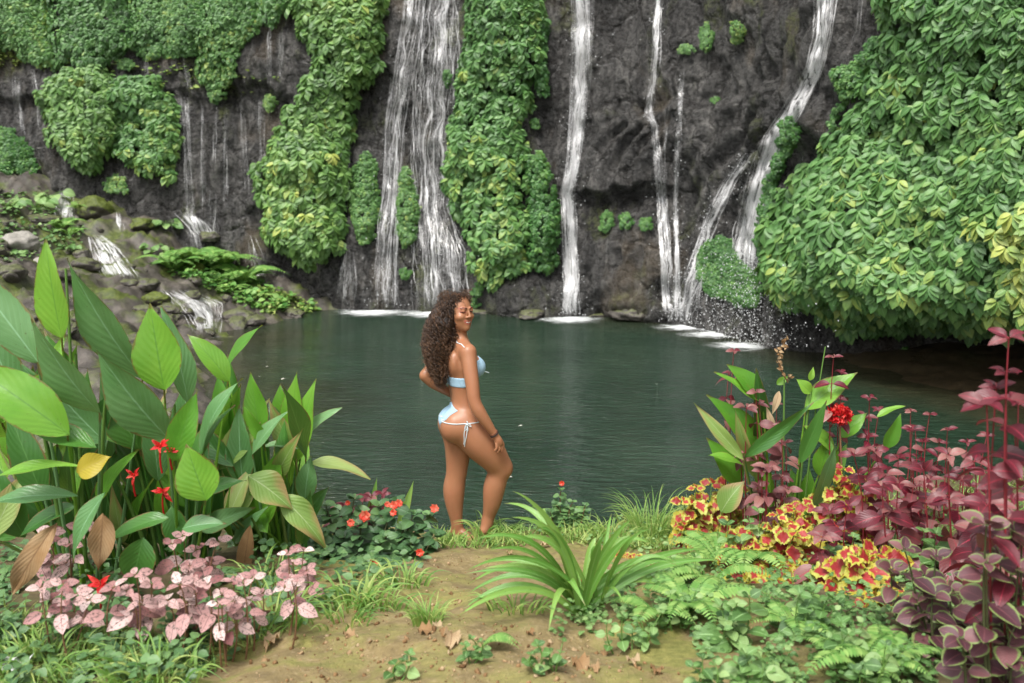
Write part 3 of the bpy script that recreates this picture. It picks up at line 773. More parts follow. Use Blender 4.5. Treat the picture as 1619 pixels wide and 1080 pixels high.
def whorls(B, P, n, size, r_, tint, k=7, small=False, nod=1.0, drop=0.34):
    """drooping whorls of leaflets at P facing n"""
    N = len(P)
    up = np.array([0, 0, 1.0])
    n = nrm(n * np.array([1, 1, 0.35]))
    # each whorl nods its own way
    n = nrm(n + 0.17 * nod * r_.normal(size=(N, 3)))
    t = nrm(np.cross(np.broadcast_to(up, n.shape), n))
    upv = np.cross(n, t)
    ang = np.linspace(-104, 104, k)
    a = np.deg2rad(ang[None] + r_.normal(size=(N, k)) * 11)
    out = 0.36 + 0.16 * np.abs(np.sin(a)) + 0.12 * nod * r_.normal(size=(N, k))
    d = (-np.cos(a) * 0.85)[..., None] * upv[:, None] + np.sin(a)[..., None] * t[:, None] + out[..., None] * n[:, None] - drop * up
    d = nrm(d)
    hint = n[:, None] * 0.9 + upv[:, None] * 0.8 + 0.15 * r_.normal(size=(N, k, 3))
    L = size[:, None] * (0.52 + 0.16 * np.cos(a)) * (0.82 + 0.36 * r_.random((N, k)))
    Pp = P[:, None] + d * (0.05 * size[:, None, None])
    M = frames(d.reshape(-1, 3), hint.reshape(-1, 3), L.ravel())
    B.inst(VLEAF_S if small else VLEAF, M, Pp.reshape(-1, 3), np.repeat(tint, k) + 0.05 * r_.normal(size=N * k))

def vine(label, poly, wpx, thick, mat="vine", layers=(0.25, 0.65, 1.0), space=0.60, tint=0.45, k=7, seed=0, group=None, small=False, round_px=40, name="vine", cat="vine", tree=None, yellow=0.04, front=None, nod=0.7, drop=0.42):
    wpx = wpx * (0.84 if wpx < 40 and not small else 0.76)
    r_ = np.random.default_rng(500 + seed)
    poly = np.asarray(poly, float)
    B = Batch()
    x0, y0 = poly.min(0); x1, y1 = poly.max(0)
    stems = []
    for li, lay in enumerate(layers):
        sp = wpx * space * (1.0 if lay > 0.8 else 1.25)
        gx_, gy_ = np.meshgrid(np.arange(x0, x1, sp), np.arange(y0, y1, sp * 0.86))
        gx_ = gx_ + (np.arange(gx_.shape[0])[:, None] % 2) * sp / 2
        gx_ = (gx_ + r_.normal(size=gx_.shape) * sp * 0.30).ravel(); gy_ = (gy_ + r_.normal(size=gy_.size).reshape(gy_.shape) * sp * 0.25).ravel()
        wob = 0.55 * wpx * vnoise(gx_ / (wpx * 1.6), gy_ / (wpx * 1.6) + seed) + 0.2 * wpx * vnoise(gx_ / (wpx * 5) + 7, gy_ / (wpx * 5) + seed)
        ed = edge_dist(gx_, gy_, poly)
        ins = in_poly(gx_, gy_, poly)
        sd = np.where(ins, ed, -ed) + wob - min(0.30 * wpx, 0.06 * min(x1 - x0, y1 - y0))
        keep = sd > 0
        gx_, gy_, sd = gx_[keep], gy_[keep], sd[keep]
        if len(gx_) == 0: continue
        bul = np.sqrt(np.clip(1 - (1 - np.clip(sd / round_px, 0, 1)) ** 2, 0, 1))
        lump = 0.85 + 0.22 * fbm(gx_ / (wpx * 2.6) + seed * 3.1, gy_ / (wpx * 2.2), 3)
        P, Nn = [], []
        for a, b, q, l in zip(gx_, gy_, bul, lump):
            p, n = rock_hit(a, b, tree)
            back = nrm(np.array([0, 0, CAMZ]) - p)
            h = nrm(np.array([n[0], n[1], 0]) * 0.6 + np.array([back[0], back[1], 0]))
            off = 0.06 + 0.62 * thick * lay * q * max(l, 0.45)
            if front: off = max(off, 0)
            P.append(p + h * off); Nn.append(h)
        P = np.array(P); Nn = np.array(Nn)
        # sideways facing at the rims so the mass rounds off
        e = 2.0
        gxp = np.where(in_poly(gx_ + e, gy_, poly), edge_dist(gx_ + e, gy_, poly), 0) - np.where(in_poly(gx_ - e, gy_, poly), edge_dist(gx_ - e, gy_, poly), 0)
        rim = (1 - np.clip(sd / round_px, 0, 1)) * np.clip(-gxp / (2 * e), -1, 1)
        Nn = nrm(Nn + rim[:, None] * np.array([0.9, 0, 0]))
        size = wpx * P[:, 1] / F * (0.78 + 0.44 * r_.random(len(P))) * 1.15
        tt = tint + 0.16 * vnoise(gx_ / (wpx * 3), gy_ / (wpx * 3) + 5) + 0.08 * r_.normal(size=len(P)) + np.where(r_.random(len(P)) < yellow, 0.30, 0)
        whorls(B, P, Nn, size, r_, np.clip(tt, 0, 1), k, small, nod, drop)
    o = B.build(name, MAT[mat])
    return tag(o, label, cat, group)

VG = "vine masses hanging on the cliff"
vine("pale misty vine mass in the photo's top left corner", [(-40, -40), (70, -40), (80, 30), (95, 105), (60, 108), (20, 80), (-40, 75)], 13, 0.5, "vine", tint=0.55, seed=1, group=VG)
vine("dark vine mass hanging over the rim directly above the round leafy mounds", [(62, -40), (215, -40), (212, 70), (190, 92), (165, 105), (135, 112), (110, 100), (85, 108), (75, 40)], 17, 0.7, "vine", tint=0.35, seed=2, group=VG)
vine("fine leaved vine mass above the upper ledge with its small trickles", [(205, -40), (330, -40), (330, 60), (300, 92), (240, 92), (205, 80)], 12, 0.5, "vine", tint=0.45, seed=3, group=VG)
vine("tongue shaped vine hanging down over the ledge at the top left of the cliff", [(315, -40), (420, -40), (412, 40), (385, 72), (372, 110), (362, 136), (330, 140), (308, 132), (308, 90)], 12, 0.55, "vine", tint=0.5, seed=4, group=VG)
vine("short vine fringe at the top edge beside the tall left vine column", [(408, -40), (462, -40), (455, 22), (430, 40), (408, 30)], 15, 0.5, "vine", tint=0.5, seed=5, group=VG)
vine("left half of the big round leafy mound on the left cliff", [(60, 148), (76, 116), (105, 98), (140, 100), (180, 112), (205, 150), (200, 220), (176, 246), (158, 270), (140, 290), (122, 268), (100, 240), (70, 232), (76, 190)], 22, 1.0, "vine_pale", tint=0.42, seed=6, round_px=35, group=VG)
vine("right half of the big round leafy mound on the left cliff", [(145, 116), (205, 114), (246, 118), (276, 158), (294, 205), (290, 255), (270, 290), (248, 280), (235, 288), (215, 262), (186, 246), (172, 225), (160, 170)], 21, 1.0, "vine", tint=0.48, seed=7, round_px=35, group=VG)
vine("mossy green vine patch at the photo's left edge under the small fall", [(-30, 185), (25, 200), (50, 235), (70, 270), (30, 278), (-30, 262)], 11, 0.3, "vine_small", tint=0.5, seed=8, small=True, group=VG)
vine("tall vine column left of the broad white curtain fall, upper half", [(452, -40), (616, -40), (612, 50), (598, 100), (575, 150), (558, 200), (545, 262), (418, 262), (438, 180), (470, 130), (490, 85), (462, 40)], 25, 0.9, "vine_pale", tint=0.42, seed=9, round_px=45, group=VG)
vine("tall vine column left of the broad white curtain fall, lower bushy half", [(432, 205), (560, 195), (550, 280), (546, 335), (534, 385), (515, 415), (490, 430), (465, 422), (440, 400), (418, 372), (402, 320), (404, 268)], 27, 1.0, "vine_pale", tint=0.45, seed=10, round_px=45, group=VG)
el = lambda cx, cy, rx, ry: [(cx + rx * math.cos(t) * (1 - 0.18 * math.sin(t) * -1), cy + ry * math.sin(t)) for t in np.linspace(0, 2 * math.pi, 28)[:-1]]
vine("wider of two oval vine clumps in front of the broad white curtain fall", el(577, 310, 25, 73), 11, 0.55, "vine", tint=0.5, seed=11, round_px=22, group=VG)
vine("narrower of two oval vine clumps, set between the streams of the curtain fall", el(643, 325, 20, 68), 10, 0.6, "vine", tint=0.5, seed=12, round_px=18, group=VG)
vine("tall central vine column, upper part from the rim down", [(728, -40), (852, -40), (860, 30), (856, 80), (846, 130), (834, 180), (830, 265), (698, 275), (710, 195), (726, 130), (730, 50)], 24, 1.0, "vine", tint=0.46, seed=13, round_px=45, group=VG)
vine("tall central vine column, lower hanging part above the woman", [(706, 215), (834, 195), (840, 260), (842, 320), (845, 380), (832, 412), (812, 420), (800, 448), (778, 450), (752, 425), (738, 385), (716, 330), (700, 285)], 26, 1.1, "vine", tint=0.48, seed=14, round_px=45, group=VG)
vine("small leaved vine skirt attached to the right side of the tall central column", [(826, 245), (852, 238), (874, 262), (888, 310), (890, 360), (887, 405), (866, 434), (844, 426), (828, 400), (830, 330)], 14, 0.8, "vine_small", tint=0.55, seed=15, round_px=22, group=VG)
vine("dark vine fringe on the upper right side of the tall central column", [(848, 20), (862, 30), (868, 100), (862, 148), (846, 150), (846, 90)], 14, 0.4, "vine_small", tint=0.4, seed=16, round_px=12, group=VG)
vine("huge leafy vine wall covering the right side, upper part", [(1392, -40), (1680, -40), (1680, 300), (1440, 320), (1235, 310), (1295, 222), (1345, 165), (1368, 110), (1386, 60)], 41, 0.9, "vine", tint=0.45, seed=17, round_px=60, k=7, nod=0.55, drop=0.55, space=0.54, group=VG, tree=ONLY_CLIFF)
vine("huge leafy vine wall covering the right side, lower part hanging over the dark hollow", [(1250, 235), (1440, 235), (1680, 220), (1680, 535), (1600, 530), (1545, 522), (1500, 512), (1450, 520), (1410, 516), (1370, 528), (1345, 520), (1310, 500), (1262, 492), (1228, 470), (1212, 430), (1210, 345), (1228, 290)], 44, 0.95, "vine", tint=0.50, seed=18, round_px=60, k=7, nod=0.55, drop=0.55, space=0.54, group=VG, tree=ONLY_CLIFF, yellow=0.04)
vine("yellow green vine mass sticking out at the photo's right edge", [(1570, 300), (1680, 280), (1680, 520), (1600, 520), (1555, 475), (1580, 420), (1560, 380)], 50, 1.7, "vine_pale", layers=(0.6, 1.0), tint=0.62, seed=19, round_px=60, k=8, group=VG, tree=ONLY_CLIFF, yellow=0.3)
vine("small leaved dark fringe between the big diagonal fall and the leafy right wall", [(1232, 190), (1258, 180), (1262, 220), (1240, 262), (1224, 320), (1216, 400), (1220, 470), (1200, 460), (1200, 360), (1204, 310), (1222, 250)], 13, 0.35, "vine_small", tint=0.45, seed=20, round_px=12, small=True, group=VG, tree=ONLY_CLIFF)
vine("mossy fringe on the rock shoulder beside the top of the leafy right wall", [(1290, 125), (1340, 100), (1385, 55), (1398, 60), (1380, 120), (1330, 185), (1300, 220), (1330, 150), (1318, 122)], 14, 0.35, "vine_small", tint=0.5, seed=21, round_px=12, small=True, group=VG, tree=ONLY_CLIFF)
vine("wet green vine patch behind the foot of the big diagonal fall", [(1104, 395), (1135, 362), (1160, 372), (1175, 410), (1200, 420), (1205, 470), (1175, 490), (1150, 470), (1125, 462), (1100, 440)], 11, 0.15, "vine_small", tint=0.5, seed=22, round_px=14, small=True, group=VG, tree=ONLY_CLIFF)
TG = "small tufts growing on the bare rock"
for i, (lab, cx, cy, rx, ry, w, mt) in enumerate([
    ("left tuft of a row of three under the rock ledge", 960, 349, 12, 18, 8, "vine_small"),
    ("middle tuft of a row of three under the rock ledge", 991, 345, 11, 15, 8, "vine_small"),
    ("right tuft of a row of three under the rock ledge", 1022, 351, 10, 11, 8, "vine_small"),
    ("tiny tuft low on the dark rock beneath the narrower oval vine clump", 641, 432, 9, 10, 8, "vine_small"),
    ("slim green tuft high inside the broad white curtain fall", 709, 122, 6, 16, 8, "vine_small"),
    ("upper hanging sprig on the dark rock right of the woman's head", 757, 455, 8, 14, 9, "vine_small"),
    ("lower hanging sprig on the dark rock right of the woman's face", 750, 478, 6, 8, 8, "vine_small"),
    ("leafy tuft on the ledge between the left trickles", 345, 150, 12, 10, 10, "vine"),
    ("leafy tuft on the upper ledge above the round leafy mound", 200, 98, 14, 8, 10, "vine"),
    ("tuft hanging below the round leafy mound", 185, 290, 20, 16, 12, "vine"),
    ("pale tuft high on the bare rock beside the mossy stain", 1118, 55, 12, 26, 9, "vine"),
    ("tiny tuft high on the bare rock near the diagonal fall", 1168, 50, 12, 20, 9, "vine"),
    ("smallest tuft on the grooved bare rock", 1132, 156, 6, 5, 7, "vine_small"),
    ("low tuft on the bare rock at the top of the thin fall", 1085, 78, 14, 7, 8, "vine"),
    ("tuft on the trickle ledge beside the tall left vine", 425, 158, 12, 16, 10, "vine_pale"),
    ("sprig on the ochre rock beside the tall central vine column", 846, 195, 8, 12, 8, "vine_small"),
    ("larger ball of leaves hanging on a stem in the dark hollow", 1430, 556, 9, 12, 10, "vine_small"),
    ("smaller ball of leaves hanging on a stem in the dark hollow", 1489, 552, 7, 8, 9, "vine_small")]):
    vine(lab, el(cx, cy, rx, ry), w, 0.28, mt, layers=(0.4, 1.0), tint=0.6, seed=60 + i, round_px=max(6, rx * 0.8), small=True, group=TG, name="rock_vine", cat="plant", tree=ONLY_CLIFF)
# ---------------------------------------------------------------- plant builders
CANNA = leaf_tpl(16, 7, 1.0, prof(0.85, 1.3), 0.0, 0.0)

def blade(B, base, tip, wid, bend=0.15, face=None, fold=0.30, wav=0.07, tint=0.5, tpl=None, twist=0.0, r_=rng):
    """one broad leaf from base to tip (metres); bend lifts its middle along face; face = where its upper side looks"""
    base, tip = np.asarray(base, float), np.asarray(tip, float)
    ax = tip - base; L = np.linalg.norm(ax); y = ax / L
    face = np.array([0.0, -1, 0.4]) if face is None else np.asarray(face, float)
    x = nrm(np.cross(y, face)); z = np.cross(x, y)
    v, q, uv = tpl or CANNA
    t = v[:, 1]; u = uv[:, 0] * 2 - 1
    hw = v[:, 0] * wid / 2
    z_ = np.abs(hw) * fold + bend * L * 4 * t * (1 - t) * 0.5 + wav * L * 0.25 * np.sin(t * 9 + u * 1.5 + tint * 20) * np.abs(u)
    tw = twist * t
    P = base + t[:, None] * L * y + (hw * np.cos(tw))[:, None] * x + (z_ + hw * np.sin(tw))[:, None] * z
    B.add(P, q, uv, tint)

_nobj = {}
def leafobj(parent, base, tip, wid, mat="canna_bright", label=None, stalk=None, name="leaf", **kw):
    B = Batch(); kw.setdefault("tint", 0.35 + 0.3 * rng.random())
    blade(B, base, tip, wid, **kw)
    if stalk is not None:
        tube(B, bez(stalk, (np.asarray(stalk) + base) / 2 + np.array([0, 0, 0.02]), np.asarray(base) + (np.asarray(tip) - base) * 0.02, 8), [0.012, 0.011, 0.010, 0.009, 0.008, 0.007, 0.006, 0.005], 6, 0.5)
    o = B.build(name, MAT[mat], parent)
    if label: o["label"] = label
    return o

def canna(label, root_px, leaves, stems=(), flowers=(), group="canna lilies on the bank", depth=None):
    """leaves: (tip x, tip y, base x, base y, width px, depth, material, options)"""
    g = ground_hit(*root_px)[0]
    if depth: g = np.array([(root_px[0] - CX) / F * depth, depth, float(ground_z((root_px[0] - CX) / F * depth, depth))])
    root = empty("canna_lily", g, label, "plant", group)
    for lf in leaves:
        tx, ty, bx_, by_, w, dY, mt = lf[:7]; op = dict(lf[7]) if len(lf) > 7 else {}
        Yb = g[1] + dY; Yt = Yb + op.pop("lean", 0.0)
        b, t = pt(bx_, by_, Yb), pt(tx, ty, Yt)
        stalk = None
        if op.pop("stalk", False): stalk = g + np.array([(b[0] - g[0]) * 0.4, (b[1] - g[1]) * 0.4, 0])
        leafobj(root, b, t, (w * 0.92 if w > 40 else w) * Yb / F, mt, stalk=stalk, **op)
    for (x, y, dY, r) in stems:
        e = pt(x, y, g[1] + dY); B = Batch(); a = g + np.array([(e[0] - g[0]) * 0.45, (e[1] - g[1]) * 0.45, -0.02])
        tube(B, bez(a, (a + e) / 2 + np.array([(a - e)[0] * 0.15, 0, 0.05]), e, 10), np.linspace(r * 1.2, r * 0.6, 10), 7)
        B.build("stem", MAT["stem_green"], root)
    for (x, y, dY, s, mt) in flowers:
        c = pt(x, y, g[1] + dY); B = Batch()
        for k in range(9):
            a = k * 2.4 + rng.random(); d = nrm(np.array([math.cos(a), -0.5 + 0.5 * math.sin(a), 0.7 * math.sin(a * 1.3) + 0.25]))
            blade(B, c + d * 0.004, c + d * s * (0.6 + 0.7 * rng.random()), s * 0.30, 0.2, np.array([0, -1, 0.6]), 0.3, 0.15, rng.random())
        tube(B, bez(c - np.array([0, -0.02, s * 2.2]), c - np.array([0.01, 0, s]), c, 5), 0.005, 5, 0.2)
        B.build("flower", MAT[mt], root)
    return root

OV = leaf_tpl(6, 5, 0.30, prof(0.7, 0.95), 0.22, 0.35, cup=0.08)
OVW = leaf_tpl(6, 5, 0.38, prof(0.6, 0.85), 0.18, 0.40, cup=0.08)
SERR = leaf_tpl(13, 5, 0.34, prof(0.55, 0.85), 0.16, 0.55, serr=0.12, wav=0.25)
IRE = leaf_tpl(7, 5, 0.26, prof(0.65, 0.85), 0.28, 0.75, cup=0.12)

def herb(label, tops, L, tpl, mat, stem_mat, cat="plant", name="herb", group=None, nodes=4, gap=None, per=2, elev=0.15, base=None, spread=0.25, bottom=0.35, flower=None, seed=0, tint=0.5, stemr=0.004, shrink=0.45, camtilt=0.25, extra=0, jx=20, topn=4):
    """stems from the ground up to given tops (px, py, depth or None -> on the ground depth), leaves in opposite pairs"""
    r_ = np.random.default_rng(900 + seed)
    tops = list(tops) + [(tops[k % len(tops)][0] + r_.normal() * jx, tops[k % len(tops)][1] + abs(r_.normal()) * jx * 0.9 + 4, tops[k % len(tops)][2] + r_.normal() * 0.10) for k in range(extra)]
    tops3 = [pt(x, y, Y) for x, y, Y in tops]
    if base is None:
        m = np.mean([t for t in tops3], axis=0); bxy = np.array([m[0], m[1] + 0.03])
    else: bxy = np.array(base[:2])
    g = np.array([bxy[0], bxy[1], float(ground_z(bxy[0], bxy[1]))])
    root = empty(name, g, label, cat, group)
    LB, SB = Batch(), Batch()
    fl = []
    for si, t in enumerate(tops3):
        f0 = g[:2] + (t[:2] - g[:2]) * (0.55 + 0.3 * r_.random()) + r_.normal(size=2) * 0.015
        a = np.array([f0[0], f0[1], float(ground_z(f0[0], f0[1])) - 0.01])
        if t[2] < a[2] + 0.02: t[2] = a[2] + 0.02
        mid = (a + t) / 2 + np.array([r_.normal() * 0.03, r_.normal() * 0.03, 0.02])
        H = np.linalg.norm(t - a)
        n_ = max(nodes, int(H * (1 - bottom) / gap)) if gap else nodes
        path = bez(a, mid, t, 14)
        tube(SB, path, np.linspace(stemr * 1.3, stemr * 0.6, 14), 5)
        tl_ = np.linspace(bottom, 1.0, n_)
        az = r_.random() * 6.28
        P, D, U_, S_ = [], [], [], []
        for k, q in enumerate(tl_):
            p = (1 - q) ** 2 * a + 2 * q * (1 - q) * mid + q * q * t
            last = k == n_ - 1
            npair = topn if last else per
            s = L * (1 - shrink * (q - bottom) / (1 - bottom + 1e-6) * 0.5 - (0.25 if last else 0)) * (0.8 + 0.4 * r_.random())
            for j in range(npair):
                aa = az + j * 2 * math.pi / npair + r_.normal() * 0.25
                e = elev + (0.45 if last else 0) + r_.normal() * 0.18
                d = np.array([math.cos(aa) * math.cos(e), math.sin(aa) * math.cos(e), math.sin(e)])
                up = nrm(np.array([0, 0, 1.0]) + camtilt * np.array([0, -1, 0]) * (1 + 0.5 * r_.normal()) - d * 0.2 + 0.15 * r_.normal(size=3))
                P.append(p + d * s * 0.10); D.append(d); U_.append(up); S_.append(s * (0.85 + 0.3 * r_.random()))
                tube(SB, np.array([p, p + d * s * 0.12]), stemr * 0.5, 4)
            az += 1.57 + r_.normal() * 0.2
        LB.inst(tpl, frames(np.array(D), np.array(U_), np.array(S_)), np.array(P), np.clip(tint + 0.22 * r_.normal(size=len(P)) + 0.12 * r_.normal(), 0, 1))
    SB.build("stems", MAT[stem_mat], root)
    LB.build("foliage", MAT[mat], root)
    return root

def tuft(label, base, n, L, w, mat="grass", name="grass_tuft", cat="grass", group=None, seed=0, spread=0.06, upr=0.75, tint=0.5, arch=0.5):
    r_ = np.random.default_rng(1300 + seed)
    B = Batch()
    tpl = leaf_tpl(8, 3, 1.0, lambda t: np.maximum((1 - t) ** 0.7 * (0.55 + 0.9 * np.sqrt(np.clip(t, 0, 1)) * (1 - t)), 0.02), 0, 0)
    for k in range(n):
        a = r_.random() * 6.28; rad = spread * math.sqrt(r_.random())
        b = np.array([base[0] + math.cos(a) * rad, base[1] + math.sin(a) * rad, 0]); b[2] = float(ground_z(b[0], b[1])) - 0.005
        l = L * (0.45 + 0.75 * r_.random()); o = nrm(np.array([math.cos(a + r_.normal() * 0.4), math.sin(a + r_.normal() * 0.4), 0]))
        lean = (1 - upr) + 0.5 * r_.random() * (1 - upr) + r_.random() * 0.35
        m = b + np.array([0, 0, l * 0.75]) + o * l * 0.25 * lean; e = b + o * l * (0.35 + lean * 0.7) + np.array([0, 0, l * (0.95 - arch * lean * 1.3)])
        arc_blade(B, b, m, e, w * (0.7 + 0.6 * r_.random()), np.clip(tint + 0.2 * r_.normal(), 0, 1), tpl)
    o = B.build(name, MAT[mat])
    return tag(o, label, cat, group)

def arc_blade(B, b, m, e, w, tint, tpl, face=None, fold=0.25):
    v, q, uv = tpl
    n = int(round(len(np.unique(v[:, 1]))))
    t = v[:, 1]
    P = ((1 - t) ** 2)[:, None] * b + (2 * t * (1 - t))[:, None] * m + (t * t)[:, None] * e
    T = nrm((2 * (1 - t))[:, None] * (m - b) + (2 * t)[:, None] * (e - m))
    fc = np.array([0.1, -0.8, 0.9]) if face is None else face
    X = nrm(np.cross(T, fc)); Zv = np.cross(X, T)
    hw = v[:, 0] * w / 2
    B.add(P + hw[:, None] * X + (np.abs(hw) * fold)[:, None] * Zv, q, uv, tint)

STRAP = leaf_tpl(14, 5, 1.0, lambda t: np.maximum(np.minimum(1, (1 - t) * 2.6) ** 0.8 * (0.62 + 0.38 * np.sin(np.clip(t * 1.6, 0, 1) * math.pi / 2)), 0.02), 0, 0)

def fern(label, base, fronds, L, name="fern", group=None, seed=0, tint=0.5, dirs=None, mat="fern", base_on=True, droop=0.6):
    """arching fronds of paired pinnae"""
    r_ = np.random.default_rng(1700 + seed)
    B = Batch()
    pin = leaf_tpl(3, 3, 0.16, prof(0.4, 0.7), 0.2, 0.3)
    for k in range(fronds):
        az = (dirs[k % len(dirs)] + 0.25 * r_.normal()) if dirs else (k / fronds * 6.28 + r_.normal() * 0.3)
        o = np.array([math.cos(az), math.sin(az), 0]); l = L * (0.7 + 0.5 * r_.random())
        b = np.asarray(base, float); m = b + o * l * 0.35 + np.array([0, 0, l * (0.55 + 0.15 * r_.random())]); e = b + o * l * 0.95 + np.array([0, 0, l * (0.55 - droop * 0.55)])
        n = 20
        t = np.linspace(0.12, 0.99, n)[:, None]
        P = (1 - t) ** 2 * b + 2 * t * (1 - t) * m + t * t * e; T = nrm(2 * (1 - t) * (m - b) + 2 * t * (e - m))
        X = nrm(np.cross(T, np.array([0, 0, 1.0]) + 0 * T)); Zv = np.cross(X, T)
        s = l * 0.24 * (np.sin(np.clip(t[:, 0] * 1.05, 0, 1) * math.pi) ** 0.7 * 0.9 + 0.1) * (1.15 - 0.55 * t[:, 0])
        for sd in (1, -1):
            d = nrm(X * sd + T * 0.35 - Zv * 0.12)
            B.inst(pin, frames(d, Zv + 0.1 * r_.normal(size=P.shape), s * 1.0), P, np.clip(tint + 0.1 * r_.normal(size=n), 0, 1))
        tube(B, bez(b, m, e, 12), np.linspace(0.004, 0.001, 12) * max(1, L), 4, 0.4)
    ob = B.build(name, MAT[mat])
    return tag(ob, label, "fern", group)

# ---------------------------------------------------------------- the canna lilies on the left
up_ = np.array([0, -0.35, 1.0]); fr_ = np.array([0.1, -1.0, 0.35])
CB, CU, CD, CT = "canna_bright", "canna_blue", "canna_dark", "canna_tatty"
S_ = dict(stalk=True)
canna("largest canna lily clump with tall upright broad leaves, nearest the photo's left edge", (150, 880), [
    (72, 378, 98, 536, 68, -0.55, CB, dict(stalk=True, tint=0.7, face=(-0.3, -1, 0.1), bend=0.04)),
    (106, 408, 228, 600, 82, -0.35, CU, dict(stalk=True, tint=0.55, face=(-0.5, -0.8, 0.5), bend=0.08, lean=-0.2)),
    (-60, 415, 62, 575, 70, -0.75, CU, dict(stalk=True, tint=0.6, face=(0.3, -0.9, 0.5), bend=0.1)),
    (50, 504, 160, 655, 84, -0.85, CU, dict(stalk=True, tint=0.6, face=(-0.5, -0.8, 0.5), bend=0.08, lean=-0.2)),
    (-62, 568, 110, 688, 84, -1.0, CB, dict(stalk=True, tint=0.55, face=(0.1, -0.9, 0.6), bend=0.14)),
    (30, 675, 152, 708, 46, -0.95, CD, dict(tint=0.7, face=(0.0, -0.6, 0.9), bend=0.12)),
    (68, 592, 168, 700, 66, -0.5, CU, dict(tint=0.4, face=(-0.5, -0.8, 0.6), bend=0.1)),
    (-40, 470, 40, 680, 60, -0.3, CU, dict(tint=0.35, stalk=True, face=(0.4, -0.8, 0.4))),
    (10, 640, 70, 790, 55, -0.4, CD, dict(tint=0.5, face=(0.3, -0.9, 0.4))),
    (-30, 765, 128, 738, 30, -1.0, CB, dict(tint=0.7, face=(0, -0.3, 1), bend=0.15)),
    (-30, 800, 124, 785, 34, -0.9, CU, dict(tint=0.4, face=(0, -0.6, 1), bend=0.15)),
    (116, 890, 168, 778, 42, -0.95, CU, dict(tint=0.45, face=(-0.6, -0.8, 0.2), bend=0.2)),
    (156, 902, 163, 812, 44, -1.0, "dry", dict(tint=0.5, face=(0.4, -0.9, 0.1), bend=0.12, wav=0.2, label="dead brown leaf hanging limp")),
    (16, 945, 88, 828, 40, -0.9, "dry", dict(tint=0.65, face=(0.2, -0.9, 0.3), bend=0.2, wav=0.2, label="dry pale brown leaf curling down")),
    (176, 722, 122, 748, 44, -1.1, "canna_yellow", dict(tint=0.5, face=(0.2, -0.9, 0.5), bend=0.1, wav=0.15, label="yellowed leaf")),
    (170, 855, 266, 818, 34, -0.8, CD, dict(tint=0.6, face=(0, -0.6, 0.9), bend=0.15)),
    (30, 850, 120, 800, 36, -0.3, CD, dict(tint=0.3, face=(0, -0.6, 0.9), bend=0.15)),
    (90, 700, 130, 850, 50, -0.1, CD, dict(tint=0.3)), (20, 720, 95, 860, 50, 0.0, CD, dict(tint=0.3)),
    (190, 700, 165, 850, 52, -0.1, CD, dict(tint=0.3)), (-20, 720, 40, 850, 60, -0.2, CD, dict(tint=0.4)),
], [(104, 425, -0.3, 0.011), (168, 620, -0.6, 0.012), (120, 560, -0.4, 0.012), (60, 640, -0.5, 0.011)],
   [(22, 572, 0.6, 0.07, "red"), (2, 578, 0.6, 0.06, "red"), (160, 925, -1.0, 0.075, "red")], depth=5.45)
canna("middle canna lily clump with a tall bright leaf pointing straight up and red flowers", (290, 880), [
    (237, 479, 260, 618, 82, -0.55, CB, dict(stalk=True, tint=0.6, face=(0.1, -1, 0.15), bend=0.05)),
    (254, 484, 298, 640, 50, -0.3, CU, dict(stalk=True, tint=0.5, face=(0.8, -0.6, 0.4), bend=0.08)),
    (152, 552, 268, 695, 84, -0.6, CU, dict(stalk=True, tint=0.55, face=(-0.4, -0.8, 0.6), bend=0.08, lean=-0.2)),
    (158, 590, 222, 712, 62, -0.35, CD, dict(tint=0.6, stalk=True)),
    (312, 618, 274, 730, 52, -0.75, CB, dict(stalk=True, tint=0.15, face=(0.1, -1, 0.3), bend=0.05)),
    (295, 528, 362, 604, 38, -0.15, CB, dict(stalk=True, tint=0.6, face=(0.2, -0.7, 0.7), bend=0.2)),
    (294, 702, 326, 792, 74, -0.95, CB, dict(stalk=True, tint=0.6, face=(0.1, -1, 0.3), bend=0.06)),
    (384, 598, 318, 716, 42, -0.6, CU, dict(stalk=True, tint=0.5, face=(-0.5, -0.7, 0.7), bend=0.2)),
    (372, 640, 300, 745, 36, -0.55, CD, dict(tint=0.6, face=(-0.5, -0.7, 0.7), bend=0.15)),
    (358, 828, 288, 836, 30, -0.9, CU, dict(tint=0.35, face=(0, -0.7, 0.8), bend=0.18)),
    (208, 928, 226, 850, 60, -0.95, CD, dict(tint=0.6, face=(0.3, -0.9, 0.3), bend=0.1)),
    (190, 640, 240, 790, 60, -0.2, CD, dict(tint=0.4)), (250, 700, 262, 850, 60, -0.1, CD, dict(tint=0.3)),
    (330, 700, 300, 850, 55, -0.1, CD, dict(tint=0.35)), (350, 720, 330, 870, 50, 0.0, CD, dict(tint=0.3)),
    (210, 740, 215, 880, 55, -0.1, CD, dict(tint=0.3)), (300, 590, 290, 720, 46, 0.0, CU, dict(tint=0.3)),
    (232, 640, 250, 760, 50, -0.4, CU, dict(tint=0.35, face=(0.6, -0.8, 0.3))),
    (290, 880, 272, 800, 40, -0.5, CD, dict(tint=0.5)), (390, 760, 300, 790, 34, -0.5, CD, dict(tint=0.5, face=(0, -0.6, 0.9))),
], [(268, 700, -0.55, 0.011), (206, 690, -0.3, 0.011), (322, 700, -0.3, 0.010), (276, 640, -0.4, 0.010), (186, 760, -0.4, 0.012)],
   [(254, 706, -0.8, 0.06, "red"), (270, 712, -0.75, 0.045, "red"), (212, 752, -0.5, 0.05, "red"), (258, 778, -0.6, 0.06, "red")], depth=5.55)
